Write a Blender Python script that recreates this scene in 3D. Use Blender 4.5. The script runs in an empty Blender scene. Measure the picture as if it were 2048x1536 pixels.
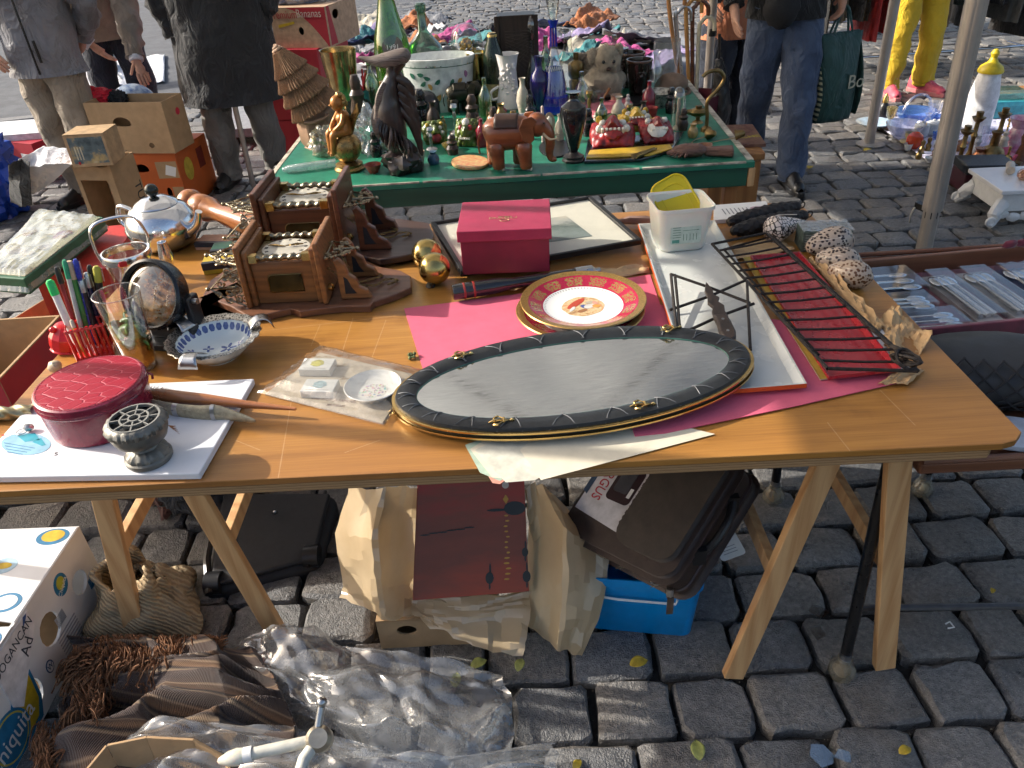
import bpy,math,random
from mathutils import Vector,Matrix,Euler,noise
random.seed(7)
R=math.radians
PI=math.pi
scene=bpy.context.scene
COL=scene.collection
CAM_H,PITCH,ROLL,FPX=1.55,R(33.5),R(-3.5),1539.0
FWD=Vector((0,math.cos(PITCH),-math.sin(PITCH)))
_up=Vector((0,math.sin(PITCH),math.cos(PITCH)))
_rt=Vector((1,0,0))
RT=_rt*math.cos(ROLL)+_up*math.sin(ROLL)
UP=_up*math.cos(ROLL)-_rt*math.sin(ROLL)
CPOS=Vector((0,0,CAM_H))
cd=bpy.data.cameras.new('camera')
cd.sensor_width=36.0
cd.lens=FPX/2048*36.0
cd.clip_start,cd.clip_end=0.05,500
cam=bpy.data.objects.new('camera',cd)
COL.objects.link(cam)
mw=Matrix((RT,UP,-FWD)).transposed().to_4x4()
mw.translation=CPOS
cam.matrix_world=mw
scene.camera=cam
SUN_EL,SUN_DX,SUN_DY=R(30),0.972,-0.235
world=bpy.data.worlds.new('World')
scene.world=world
world.use_nodes=True
wn=world.node_tree.nodes
sky=wn.new('ShaderNodeTexSky')
sky.sky_type='NISHITA'
sky.sun_disc=False
sky.sun_elevation=SUN_EL
sky.sun_rotation=math.atan2(-SUN_DX,-SUN_DY)
sky.air_density,sky.dust_density,sky.ozone_density=1.0,4.5,0.6
world.node_tree.links.new(sky.outputs[0],wn['Background'].inputs[0])
wn['Background'].inputs[1].default_value=0.14
sl=bpy.data.lights.new('sun','SUN')
sl.energy,sl.angle,sl.color=4.1,R(0.55),(1.0,0.945,0.86)
so=bpy.data.objects.new('sun',sl)
COL.objects.link(so)
ch=math.cos(SUN_EL)
so.rotation_euler=Vector((SUN_DX*ch,SUN_DY*ch,-math.sin(SUN_EL))).to_track_quat('-Z','Y').to_euler()
so.location=(-6,2,6)
vs=scene.view_settings
vs.view_transform,vs.look,vs.exposure,vs.gamma='Standard','None',0.74,1.0
vs.use_curve_mapping=False
cy=scene.cycles
cy.use_denoising=True
cy.max_bounces,cy.diffuse_bounces,cy.glossy_bounces,cy.transmission_bounces=7,3,4,5
cy.transparent_max_bounces=14
cy.caustics_reflective=cy.caustics_refractive=False
cy.sample_clamp_indirect=4.0
cy.use_adaptive_sampling=True
cy.adaptive_threshold,cy.adaptive_min_samples=.03,12
def ray(px,py):
 return FWD*FPX+RT*(px-1024)+UP*(768-py)
def U(px,py,z):
 d=ray(px,py)
 return CPOS+d*((z-CAM_H)/d.z)
def UY(px,py,y):
 d=ray(px,py)
 return CPOS+d*(y/d.y)
def depth(p):
 return(Vector(p)-CPOS).dot(FWD)
def W(p,n):
 return n*depth(p)/FPX
def HT(p,pytop):
 p=Vector(p)
 a=(p-CPOS).dot(UP);b=UP.z;c=(p-CPOS).dot(FWD);d=FWD.z
 k=(768-pytop)/FPX
 return(k*c-a)/(b-k*d)
MATS={}
class NT:
 def __init__(s,name):
  s.m=bpy.data.materials.new(name);s.m.use_nodes=True
  s.t=s.m.node_tree;s.n=s.t.nodes;s.n.clear()
  s.out=s.n.new('ShaderNodeOutputMaterial')
 def new(s,typ,ins=None,**props):
  nd=s.n.new('ShaderNode'+typ)
  for k,v in props.items():setattr(nd,k,v)
  for k,v in(ins or{}).items():
   s.put(nd.inputs[k],v)
  return nd
 def put(s,sock,v):
  if hasattr(v,'outputs'):s.t.links.new(v.outputs[0],sock)
  elif hasattr(v,'is_output'):s.t.links.new(v,sock)
  else:
   if sock.type=='RGBA' and len(v)==3:v=(*v,1)
   sock.default_value=v
 def math(s,op,a,b=0.0,c=0.0):
  nd=s.n.new('ShaderNodeMath');nd.operation=op
  s.put(nd.inputs[0],a);s.put(nd.inputs[1],b);s.put(nd.inputs[2],c)
  return nd
 def mix(s,fac,a,b,mode='MIX'):
  nd=s.n.new('ShaderNodeMix');nd.data_type='RGBA';nd.blend_type=mode
  s.put(nd.inputs[0],fac);s.put(nd.inputs[6],a);s.put(nd.inputs[7],b)
  return nd.outputs[2]
 def ramp(s,fac,stops,interp='LINEAR'):
  nd=s.n.new('ShaderNodeValToRGB');cr=nd.color_ramp;cr.interpolation=interp
  while len(cr.elements)>1:cr.elements.remove(cr.elements[-1])
  cr.elements[0].position=stops[0][0];cr.elements[0].color=(*stops[0][1],1)
  for p,c in stops[1:]:
   e=cr.elements.new(p);e.color=(*c,1)
  s.put(nd.inputs[0],fac)
  return nd.outputs[0]
 def coord(s,kind='Object',scale=(1,1,1),rot=(0,0,0),loc=(0,0,0)):
  tc=s.n.new('ShaderNodeTexCoord');mp=s.n.new('ShaderNodeMapping')
  s.t.links.new(tc.outputs[kind],mp.inputs[0])
  mp.inputs[1].default_value=loc;mp.inputs[2].default_value=rot;mp.inputs[3].default_value=scale
  return mp.outputs[0]
 def noise(s,vec,scale,detail=4,rough=.6,dist=0):
  return s.new('TexNoise',{'Vector':vec,'Scale':scale,'Detail':detail,'Roughness':rough,'Distortion':dist}).outputs[0]
 def bump(s,h,strength=.3,dist=.002):
  return s.new('Bump',{'Strength':strength,'Distance':dist,'Height':h})
 def pbsdf(s,**k):
  ins={}
  for a,v in k.items():
   ins[a.replace('_',' ')]=v
  nd=s.new('BsdfPrincipled',ins)
  s.t.links.new(nd.outputs[0],s.out.inputs[0])
  return nd
def M(key,col=None,r=.5,m=0.0,var=.18,ns=30,bump=.0,bs=250,col2=None,coat=0,sheen=0,sss=0,spec=.5):
 """plain procedural material: noise-broken colour and roughness, fine relief"""
 if key in MATS:return MATS[key]
 t=NT(key);v=t.coord()
 n=t.noise(v,ns)
 c2=col2 or tuple(x*(1-var*1.6)for x in col)
 c1=col if col2 else tuple(min(1,x*(1+var*.6))for x in col)
 colr=t.ramp(n,[(.3,c2),(.68,c1)])
 n2=t.noise(v,ns*2.7,3)
 rr=t.math('MULTIPLY_ADD',n2,.25,max(0.02,r-.12)if r>.1 else r*.4)
 b=t.pbsdf(Base_Color=colr,Roughness=rr,Metallic=m)
 b.inputs['Specular IOR Level'].default_value=spec
 if coat:b.inputs['Coat Weight'].default_value=coat;b.inputs['Coat Roughness'].default_value=.08
 if sheen:b.inputs['Sheen Weight'].default_value=sheen;b.inputs['Sheen Roughness'].default_value=.5
 if sss:
  b.inputs['Subsurface Weight'].default_value=sss;b.inputs['Subsurface Scale'].default_value=.01
  b.inputs['Subsurface Radius'].default_value=(1,.4,.2)
 if bump:t.put(b.inputs['Normal'],t.bump(t.noise(v,bs,5),bump))
 MATS[key]=t.m
 return t.m
def wood(key,c1,c2,scale=1.0,axis=0,r=.5,rings=9,coat=0,fine=1.0,bump=.15):
 if key in MATS:return MATS[key]
 t=NT(key)
 sc=[14*scale]*3;sc[axis]=.9*scale
 v=t.coord(scale=sc)
 n=t.noise(v,1.6,6,.62,.6)
 w=t.new('TexWave',{'Vector':v,'Scale':rings*.12,'Distortion':7,'Detail':3,'Detail Scale':1.2},wave_type='BANDS',bands_direction='DIAGONAL')
 f=t.math('MULTIPLY_ADD',w.outputs[1],.24,t.math('MULTIPLY',n,.78))
 sc2=[260*scale*fine]*3;sc2[axis]=5*scale
 pores=t.noise(t.coord(scale=sc2),1.0,3)
 f2=t.math('MULTIPLY_ADD',pores,.3,t.math('SUBTRACT',f,.15))
 colr=t.ramp(f2,[(.22,c2),(.62,c1),(.9,tuple(min(1,x*1.12)for x in c1))])
 b=t.pbsdf(Base_Color=colr,Roughness=t.math('MULTIPLY_ADD',pores,.22,r-.1))
 if coat:b.inputs['Coat Weight'].default_value=coat;b.inputs['Coat Roughness'].default_value=.12
 t.put(b.inputs['Normal'],t.bump(f2,bump,.001))
 MATS[key]=t.m
 return t.m
def thin(key,tint=(1,1,1),r=.04,gloss=.12,milky=0.0,mcol=(.8,.8,.8),bump=0,bs=60,edge=.6):
 """thin clear material (film, blown glass): tinted see-through, fresnel gloss, optional milkiness"""
 if key in MATS:return MATS[key]
 t=NT(key)
 gl=t.new('BsdfGlossy',{'Color':(1,1,1),'Roughness':r})
 lw=t.new('LayerWeight',{'Blend':.5})
 tr=t.new('BsdfTransparent',{'Color':t.mix(t.math('POWER',lw.outputs[1],3.0),tint,tuple(x*(1-.9*edge)for x in tint))})
 fac=t.math('MULTIPLY_ADD',t.math('POWER',lw.outputs[1],2.2),edge,.04+gloss*.2)
 fac.use_clamp=True
 base=tr
 if milky:
  df=t.new('BsdfDiffuse',{'Color':mcol});tl=t.new('BsdfTranslucent',{'Color':mcol})
  dm=t.new('MixShader',{0:.5,1:df,2:tl})
  mf=t.math('MULTIPLY',t.ramp(t.noise(t.coord(),25,4),[(.3,(.5,)*3),(.7,(1.2,)*3)]),milky)
  base=t.new('MixShader',{0:mf,1:tr,2:dm})
 mx=t.new('MixShader',{0:fac,1:base,2:gl})
 if bump:
  bp=t.bump(t.noise(t.coord(),bs,4),bump,.004)
  t.put(gl.inputs['Normal'],bp);t.put(lw.inputs['Normal'],bp)
 t.t.links.new(mx.outputs[0],t.out.inputs[0])
 MATS[key]=t.m
 return t.m
def rotm(rx=0,ry=0,rz=0,loc=(0,0,0),s=(1,1,1)):
 if not hasattr(s,'__len__'):s=(s,s,s)
 return Matrix.LocRotScale(Vector(loc),Euler((rx,ry,rz)),Vector(s))
class MB:
 def __init__(s):s.v=[];s.f=[];s.uv={}
 def add(s,vs,fs,T=None,uvs=None):
  o=len(s.v)
  s.v+=[tuple(T@Vector(p))for p in vs]if T else[tuple(p)for p in vs]
  s.f+=[tuple(i+o for i in f)for f in fs]
  if uvs:
   for i,q in enumerate(uvs):s.uv[o+i]=q
  return s
 def box(s,x0,x1,y0,y1,z0,z1,T=None,taper=(1,1)):
  cx,cy_=(x0+x1)/2,(y0+y1)/2
  g=lambda x,y:(cx+(x-cx)*taper[0],cy_+(y-cy_)*taper[1])
  vs=[(x0,y0,z0),(x1,y0,z0),(x1,y1,z0),(x0,y1,z0)]+[(*g(x,y),z1)for x,y in((x0,y0),(x1,y0),(x1,y1),(x0,y1))]
  return s.add(vs,[(0,3,2,1),(4,5,6,7),(0,1,5,4),(1,2,6,5),(2,3,7,6),(3,0,4,7)],T)
 def bar(s,a,b,w,h,up=(0,0,1)):
  a,b=Vector(a),Vector(b);d=(b-a);L=d.length;d.normalize()
  x=d.cross(Vector(up)).normalized();y=x.cross(d)
  T=Matrix((x,d,y)).transposed().to_4x4();T.translation=a
  return s.box(-w/2,w/2,0,L,-h/2,h/2,T)
 def lathe(s,prof,n=28,T=None,fn=None,sx=1,sy=1):
  vs,fs,rows=[],[],[]
  for r,z in prof:
   if r<=1e-6:rows.append([len(vs)]);vs.append((0,0,z))
   else:
    row=[]
    for i in range(n):
     a=2*PI*i/n;q=r*(fn(a,z)if fn else 1)
     row.append(len(vs));vs.append((q*math.cos(a)*sx,q*math.sin(a)*sy,z))
    rows.append(row)
  for A,B in zip(rows,rows[1:]):
   for i in range(n):
    j=(i+1)%n
    if len(A)==1 and len(B)==1:break
    if len(A)==1:fs.append((A[0],B[j],B[i])[::-1])
    elif len(B)==1:fs.append((A[i],A[j],B[0]))
    else:fs.append((A[i],A[j],B[j],B[i]))
  return s.add(vs,fs,T)
 def tube(s,pts,r,n=8,T=None,caps=True,closed=False,flat=1.0,wob=0,wf=20,side=None):
  pts=[Vector(p)for p in pts];k=len(pts)
  rs=r if hasattr(r,'__len__')else[r]*k
  vs,fs=[],[]
  prev=None
  for i,p in enumerate(pts):
   if closed:t=(pts[(i+1)%k]-pts[i-1])
   else:t=pts[min(i+1,k-1)]-pts[max(i-1,0)]
   t=t.normalized()if t.length>1e-9 else Vector((0,0,1))
   if prev is None:
    ref=Vector(side)if side else(Vector((0,0,1))if abs(t.z)<.9 else Vector((1,0,0)))
    x=(ref-t*ref.dot(t)).normalized()
   else:
    x=(prev-t*prev.dot(t)).normalized()
   prev=x;y=t.cross(x)
   for j in range(n):
    a=2*PI*j/n;q=rs[i]
    o=x*math.cos(a)*q+y*math.sin(a)*q*flat
    w=p+o
    if wob:w+=o.normalized()*wob*noise.noise(w*wf)
    vs.append(w)
  m=k if closed else k-1
  for i in range(m):
   for j in range(n):
    a,b=i*n+j,i*n+(j+1)%n;c,d=((i+1)%k)*n+(j+1)%n,((i+1)%k)*n+j
    fs.append((a,b,c,d))
  if caps and not closed:
   fs.append(tuple(range(n))[::-1]);fs.append(tuple(range((k-1)*n,k*n)))
  return s.add(vs,fs,T)
 def prism(s,out,z0,z1,T=None):
  n=len(out)
  vs=[(x,y,z0)for x,y in out]+[(x,y,z1)for x,y in out]
  fs=[tuple(range(n))[::-1],tuple(range(n,2*n))]+[(i,(i+1)%n,n+(i+1)%n,n+i)for i in range(n)]
  return s.add(vs,fs,T)
 def grid(s,fn,nu,nv,T=None):
  vs,uvs=[],[]
  for j in range(nv+1):
   for i in range(nu+1):
    vs.append(fn(i/nu,j/nv));uvs.append((i/nu,j/nv))
  fs=[(j*(nu+1)+i,j*(nu+1)+i+1,(j+1)*(nu+1)+i+1,(j+1)*(nu+1)+i)for j in range(nv)for i in range(nu)]
  return s.add(vs,fs,T,uvs)
 def ball(s,c,r,nu=16,nv=10,T=None,wob=0,wf=8,fn=None):
  if not hasattr(r,'__len__'):r=(r,r,r)
  vs=[(0,0,-1)]
  for j in range(1,nv):
   th=PI*j/nv-PI/2
   for i in range(nu):
    a=2*PI*i/nu
    vs.append((math.cos(th)*math.cos(a),math.cos(th)*math.sin(a),math.sin(th)))
  vs.append((0,0,1))
  fs=[(0,1+(i+1)%nu,1+i)for i in range(nu)]
  for j in range(nv-2):
   for i in range(nu):
    a,b=1+j*nu+i,1+j*nu+(i+1)%nu
    fs.append((a,b,b+nu,a+nu))
  L=len(vs)-1
  fs+=[(L,L-nu+i,L-nu+(i+1)%nu)for i in range(nu)]
  o=[]
  for p in vs:
   q=1.0
   if wob:q+=wob*noise.noise(Vector(p)*wf*.3+Vector(c)*31)
   if fn:q*=fn(*p)
   o.append((c[0]+p[0]*r[0]*q,c[1]+p[1]*r[1]*q,c[2]+p[2]*r[2]*q))
  return s.add(o,fs,T)
 def mesh(s,name,mat,smooth=True,ang=38):
  me=bpy.data.meshes.new(name)
  me.from_pydata(s.v,[],s.f)
  if s.uv:
   ul=me.uv_layers.new(name='uv')
   li=[0]*len(me.loops);me.loops.foreach_get('vertex_index',li)
   flat=[]
   for i in li:flat+=s.uv.get(i,(0,0))
   ul.data.foreach_set('uv',flat)
  me.materials.append(mat)
  if smooth:
   me.shade_smooth();me.set_sharp_from_angle(angle=R(ang))
  me.update()
  return me
 def build(s,name,mat,parent=None,smooth=True,ang=38,bevel=0,solid=0,sub=0,loc=None,rot=None,seg=2):
  o=bpy.data.objects.new(name,s.mesh(name,mat,smooth,ang))
  COL.objects.link(o)
  if parent is not None:o.parent=parent
  if loc is not None:o.location=loc
  if rot is not None:o.rotation_euler=rot
  if solid:
   md=o.modifiers.new('thick','SOLIDIFY');md.thickness=solid;md.offset=0
  if bevel:
   md=o.modifiers.new('bevel','BEVEL');md.width=bevel;md.segments=seg;md.limit_method='ANGLE';md.angle_limit=R(40)
  if sub:
   md=o.modifiers.new('sub','SUBSURF');md.levels=md.render_levels=sub
  return o
def tag(o,label,cat,group=None,kind=None):
 o['label']=label;o['category']=cat
 if group:o['group']=group
 if kind:o['kind']=kind
 return o
def thing(name,label,cat,loc=(0,0,0),rz=0,group=None,rot=None):
 o=bpy.data.objects.new(name,None);o.empty_display_size=.05
 COL.objects.link(o)
 o.location=loc;o.rotation_euler=rot or(0,0,rz)
 return tag(o,label,cat,group)
def solo(mb,name,mat,label,cat,loc=(0,0,0),rz=0,group=None,rot=None,**k):
 o=mb.build(name,mat,None,**k)
 o.location=loc;o.rotation_euler=rot or(0,0,rz)
 return tag(o,label,cat,group)
def struct(o):
 o['kind']='structure';return o
def stuff(o):
 o['kind']='stuff';return o
def copy_tree(o,parent=None):
 c=o.copy();COL.objects.link(c);c.parent=parent
 for chd in list(o.children):copy_tree(chd,c)
 return c
def text(parent,body,size,mat,loc=(0,0,0),rot=(0,0,0),depth_=.0004,name='lettering',sx=1.0,align='CENTER',shear=0):
 cu=bpy.data.curves.new('txt','FONT');cu.body=body;cu.size=size;cu.extrude=depth_
 cu.align_x=align;cu.align_y='CENTER';cu.resolution_u=3;cu.shear=shear
 to=bpy.data.objects.new('txt',cu)
 me=bpy.data.meshes.new_from_object(to)
 bpy.data.objects.remove(to);bpy.data.curves.remove(cu)
 me.name=name
 me.materials.clear();me.materials.append(mat)
 o=bpy.data.objects.new(name,me);COL.objects.link(o)
 o.parent=parent;o.location=loc;o.rotation_euler=rot;o.scale=(sx,1,1)
 return o
def arc(cx,cy_,rx,ry,a0,a1,n):
 return[(cx+rx*math.cos(a0+(a1-a0)*i/n),cy_+ry*math.sin(a0+(a1-a0)*i/n))for i in range(n+1)]
def rrect(w,h,r,n=4):
 o=[]
 for cx,cy_,a in((w/2-r,h/2-r,0),(-w/2+r,h/2-r,PI/2),(-w/2+r,-h/2+r,PI),(w/2-r,-h/2+r,1.5*PI)):
  o+=arc(cx,cy_,r,r,a,a+PI/2,n)
 return o
def lerp(a,b,t):return a+(b-a)*t
def fbm(x,y,z=0.0,o=3):
 return noise.fractal(Vector((x,y,z)),1.0,2.0,o)
def smooth_path(pts,n=6):
 pts=[Vector(p)for p in pts];out=[]
 for i in range(len(pts)-1):
  p0,p1,p2,p3=pts[max(i-1,0)],pts[i],pts[i+1],pts[min(i+2,len(pts)-1)]
  for k in range(n):
   t=k/n
   out.append(.5*((2*p1)+(p2-p0)*t+(2*p0-5*p1+4*p2-p3)*t*t+(3*p1-p0-3*p2+p3)*t**3))
 out.append(pts[-1]);return out
BLACK=M('black_plastic',(.012,.012,.013),.35)
BLACKM=M('black_matte',(.014,.014,.016),.8)
WHITE=M('white_paint',(.78,.77,.74),.45,var=.05)
CARD=M('cardboard',(.42,.27,.14),.85,var=.1,ns=18,bump=.15,bs=120)
CHROME=M('chrome',(.75,.76,.78),.08,1.0,var=.05)
STEEL=M('steel',(.5,.5,.5),.3,1.0,var=.1)
BRASS=M('brass',(.62,.42,.15),.22,1.0,var=.15)
OLDBRASS=M('old_brass',(.28,.19,.08),.36,1.0,var=.3,bump=.2)
GOLD=M('gold_trim',(.72,.5,.2),.22,1.0,var=.1)
KRAFT=M('kraft_paper',(.55,.36,.18),.75,var=.12,bump=.25,bs=40)
SKIN=M('skin',(.56,.3,.2),.55,var=.12,ns=40,sss=.1)
PAPER=M('white_paper',(.76,.75,.72),.8,var=.05)
INK=M('black_ink',(.02,.02,.022),.7)
RED=M('red_print',(.5,.02,.03),.5)
GLASS=thin('clear_glass',(.93,.96,.95),.02,.22)
# THE SETTING: ground, setts, road
def cobble_mat():
 t=NT('stone_sett');v=t.coord()
 rnd=t.new('ObjectInfo').outputs['Random']
 geo=t.new('NewGeometry')
 pos=geo.outputs['Position']
 n1=t.noise(pos,9,3,.65);n2=t.noise(pos,75,4,.7);n3=t.noise(pos,2.2,1)
 base=t.ramp(t.math('MULTIPLY_ADD',n1,.6,t.math('MULTIPLY',n3,.4)),[(.3,(.092,.09,.088)),(.55,(.178,.174,.168)),(.75,(.28,.272,.258))])
 isl=geo.outputs['Random Per Island']
 hue=t.ramp(t.math('FRACT',t.math('ADD',rnd,isl)),[(0,(.8,.82,.86)),(.45,(1,1,1)),(.7,(1.12,1.02,.92)),(1,(1.3,1.24,1.16))])
 colr=t.mix(.8,base,hue,'MULTIPLY')
 sp=t.ramp(n2,[(.32,(.5,.5,.52)),(.5,(.95,.95,.95)),(.72,(1.55,1.53,1.5))])
 colr=t.mix(.9,colr,sp,'MULTIPLY')
 grit=t.new('TexVoronoi',{'Vector':pos,'Scale':210.0},feature='F1')
 colr=t.mix(t.math('LESS_THAN',grit.outputs[0],.17),colr,(.34,.33,.31))
 colr=t.mix(t.ramp(t.noise(pos,4.5,3),[(.58,(0,0,0)),(.7,(.55,.55,.55))]),colr,(.075,.055,.036))
 bf=t.noise(pos,300,1,.6)
 b=t.pbsdf(Base_Color=colr,Roughness=t.math('MULTIPLY_ADD',n1,.6,.08))
 t.put(b.inputs['Normal'],t.bump(t.math('MULTIPLY_ADD',n2,1.0,t.math('MULTIPLY',bf,.35)),.9,.008))
 return t.m
SETT=cobble_mat()
DIRT=M('joint_dirt',(.035,.031,.027),.9,var=.4,ns=60,bump=.6,bs=180)
ground=struct(MB().add([(-60,-8,-.034),(60,-8,-.034),(60,90,-.034),(-60,90,-.034)],[(0,1,2,3)]).build('ground',DIRT,smooth=False))
def sett_mesh(w,d,rnd,lo=False):
 """irregular hewn sett: skirt, split shoulder, worn flat top"""
 hw,hd=w/2,d/2
 c=[rnd.uniform(.008,.024)for _ in range(4)]
 j=lambda a=.006:rnd.uniform(-a,a)
 if lo:
  out=[(hw,-hd+c[0]),(hw,hd-c[1]),(hw-c[1],hd),(-hw+c[2],hd),(-hw,hd-c[2]),(-hw,-hd+c[3]),(-hw+c[3],-hd),(hw-c[0],-hd)]
 else:
  out=[(hw+j(),j(.02)),(hw,hd-c[1]),(hw-c[1],hd),(hw*.35,hd+j()),(-hw*.35,hd+j()),(-hw+c[2],hd),(-hw,hd-c[2]),(-hw+j(),j(.02)),(-hw,-hd+c[3]),(-hw+c[3],-hd),(j(.03),-hd+j()),(hw-c[0],-hd),(hw,-hd+c[0])]
 out=[(x+j(.004),y+j(.004))for x,y in out]
 n=len(out)
 tx,ty=rnd.uniform(-.04,.04),rnd.uniform(-.04,.04)
 vs,fs=[],[]
 for k,(ins,z)in enumerate(((-.002,-.07),(.0,-.008),(.0065,.0))):
  for x,y in out:
   i_=ins+(rnd.uniform(-.003,.006)if k==2 else 0)
   l=math.hypot(x,y)
   q=max(.2,1-i_*1.25/l)
   vs.append((x*q,y*q,z+((x*tx+y*ty)+j(.0025)if k else 0)))
 vs.append((j(.02),j(.015),.002+j(.003)))
 for k in range(2):
  for i in range(n):
   m=(i+1)%n
   fs.append((k*n+i,k*n+m,(k+1)*n+m,(k+1)*n+i))
 for i in range(n):fs.append((2*n+i,2*n+(i+1)%n,3*n))
 return vs,fs
rs=random.Random(3)
variants=[]
for k in range(18):
 m_=MB();m_.add(*sett_mesh(.19,.155,random.Random(100+k)))
 variants.append(m_.mesh('cobble',SETT,True,33))
cells=[]
y=.35;row=0
while y<13:
 pitch=.142+rs.uniform(-.005,.005)
 x=-7.5-rs.uniform(0,.2);
 while x<9:
  w=.158+rs.uniform(0,.045)if rs.random()<.95 else .13
  cxm,cym=x+w/2,y+pitch/2+rs.uniform(-.004,.004)
  d=Vector((cxm,cym,0))-CPOS
  dz=d.dot(FWD)
  px,py=1024+FPX*d.dot(RT)/dz,768-FPX*d.dot(UP)/dz
  ok=-260<px<2300 and-160<py<1800
  if cxm<-2.6 and cym>7.2+.25*(cxm+2.6):ok=False
  if ok:cells.append((dz,cxm,cym,w,pitch,px,py))
  x+=w+.010
 y+=pitch+.007;row+=1
def visible_rank(c):
 px,py=c[5],c[6]
 inn=-20<px<2068 and-10<py<1556
 hid=(py<940 and py>420 and 150<px<1560)or(py>560 and py<900 and px<1850 and px>60)or(py<420 and 500<px<1500)
 hid=hid or(py>1240 and px<900)or(px<190 and 1050<py<1480)
 return(0 if inn and not hid else 1,c[0])
cells.sort(key=visible_rank)
far=MB()
for i,(dz,cx,cy_,w,pitch,px,py)in enumerate(cells):
 rr=random.Random(i*7+1)
 if i<300:
  o=bpy.data.objects.new('cobble',variants[i%18]);COL.objects.link(o);o.parent=ground
  o.location=(cx,cy_,rr.uniform(-.006,.006))
  flip=PI if rr.random()<.5 else 0
  o.rotation_euler=(rr.uniform(-.03,.03),rr.uniform(-.03,.03),flip+rr.uniform(-.035,.035))
  o.scale=((w-.004)/.19,(pitch-.004)/.155,1)
 else:
  vs_,fs_=sett_mesh(w-.004,pitch-.004,rr,cy_>6)
  far.add(vs_,fs_,rotm(rr.uniform(-.03,.03),rr.uniform(-.03,.03),rr.uniform(-.03,.03),(cx,cy_,rr.uniform(-.006,.006))))
stuff(far.build('distant_cobble_paving',SETT,ground,True,33))
grit_=MB();rg=random.Random(5)
for k in range(2600):
 c_=cells[rg.randrange(0,min(len(cells),420))]
 if rg.random()<.5:gx_,gy_=c_[1]+rg.uniform(-.5,.5)*c_[3],c_[2]+rg.choice((-.5,.5))*(c_[4]+.006)
 else:gx_,gy_=c_[1]+rg.choice((-.5,.5))*(c_[3]+.009),c_[2]+rg.uniform(-.5,.5)*c_[4]
 q=rg.uniform(.0015,.005);a=rg.uniform(0,6)
 grit_.add([(q,0,0),(-q*.5,q*.8,0),(-q*.6,-q*.7,0),(0,0,q*.9)],[(0,1,3),(1,2,3),(2,0,3)],rotm(0,0,a,(gx_+rg.uniform(-.006,.006),gy_+rg.uniform(-.005,.005),-.033)))
stuff(grit_.build('joint_grit',M('joint_grit',(.26,.24,.2),.9,ns=90,var=.8),ground,smooth=False))
ASPH=M('asphalt',(.1,.105,.115),.85,var=.2,ns=6,bump=.5,bs=300)
road=MB().prism([(-30,6.4-6.6),(-8,5.9),(-2.75,7.2),(-.9,12.2),(-.9,60),(-30,60)],-.05,.0)
struct(road.build('asphalt_road',ASPH))
KERB=M('kerb_stone',(.2,.2,.195),.8,bump=.4)
struct(MB().bar((-8,5.9,-.02),(-2.75,7.2,-.02),.13,.1).bar((-2.72,7.2,-.02),(-.88,12.2,-.02),.13,.1).build('kerb',KERB,bevel=.01))
def canvas_mat():
 t=NT('canvas_roof')
 n=t.noise(t.coord(scale=(1,.25,1)),3.5,5)
 c=t.ramp(n,[(.3,(.5,.5,.5)),(.7,(.66,.66,.65))])
 d=t.new('BsdfDiffuse',{'Color':c});tl=t.new('BsdfTranslucent',{'Color':c})
 MATS['canvas_roof']=t.m
 mx=t.new('MixShader',{0:.4,1:d,2:tl});t.t.links.new(mx.outputs[0],t.out.inputs[0])
 return t.m
ALU=M('anodised_aluminium',(.55,.5,.45),.38,.7,var=.08,ns=8)
gz=thing('market_gazebo','aluminium framed pop-up gazebo with grey canvas roof over the stalls','gazebo')
gx0,gx1,gy0,gy1,ge,gp=-2.0,2.35,1.42,5.3,2.25,2.95
def roof_pt(u,v):
 x,y=lerp(gx0+.07,gx1,u),lerp(gy0,gy1,v)
 k=min(u,1-u,v,1-v)*2
 sag=-.05*math.sin(k*PI)+.018*fbm(u*9,v*9)*min(1,k*4)+.022*math.sin(u*38+v*30+3*math.sin(v*7))*k
 return(x,y,ge+(gp-ge)*k+sag)
MB().grid(roof_pt,48,48).build('canopy_roof',canvas_mat(),gz)
val=MB()
for(a,b)in(((gx0,gy0),(gx1,gy0)),((gx1,gy0),(gx1,gy1)),((gx1,gy1),(gx0+.07,gy1)),((gx0+.07,gy1),(gx0+.07,gy0))):
 val.grid(lambda u,v,a=a,b=b:(lerp(a[0],b[0],u)+.01*math.sin(u*40),lerp(a[1],b[1],u)+.01*math.sin(u*37),ge+.006-v*(.1+.015*math.cos(u*50))),60,3)
val.build('valance',MATS['canvas_roof'],gz)
tr=MB()
for(a,b)in(((gx1,gy0),(gx1,gy1)),((gx1,gy1),(gx0,gy1))):
 for k in range(4):
  p=Vector((*a,ge-.06)).lerp(Vector((*b,ge-.06)),k/4);q=Vector((*a,ge-.06)).lerp(Vector((*b,ge-.06)),(k+1)/4)
  dz=Vector((0,0,-.32))
  tr.bar(p,q+dz,.022,.012);tr.bar(p+dz,q,.022,.012)
mid=((gx0+gx1)/2,(gy0+gy1)/2)
for s_ in(0,1):
 for q_ in(0,1):tr.bar((lerp(gx0+.1,gx1,s_),lerp(gy0,gy1,q_),ge-.06),(mid[0],mid[1],gp-.26),.025,.02)
tr.bar((gx0+.1,mid[1]+.4,ge-.12),(gx1,mid[1]+.2,ge-.1),.02,.02)
tr.build('roof_truss',M('dark_truss',(.12,.12,.12),.5,.5),gz)
def fluted(r0,n=24):
 return lambda a,z:1-.05*(math.cos(a*8)>.55)
def pole(base,top,r,name='pole'):
 base,top=Vector(base),Vector(top);d=top-base
 m_=MB();T=Matrix.LocRotScale(base,d.to_track_quat('Z','Y'),None)
 m_.lathe([(0,0),(r,0),(r,d.length),(0,d.length)],48,T,fluted(r))
 return m_.build(name,ALU,gz,ang=30)
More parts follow.
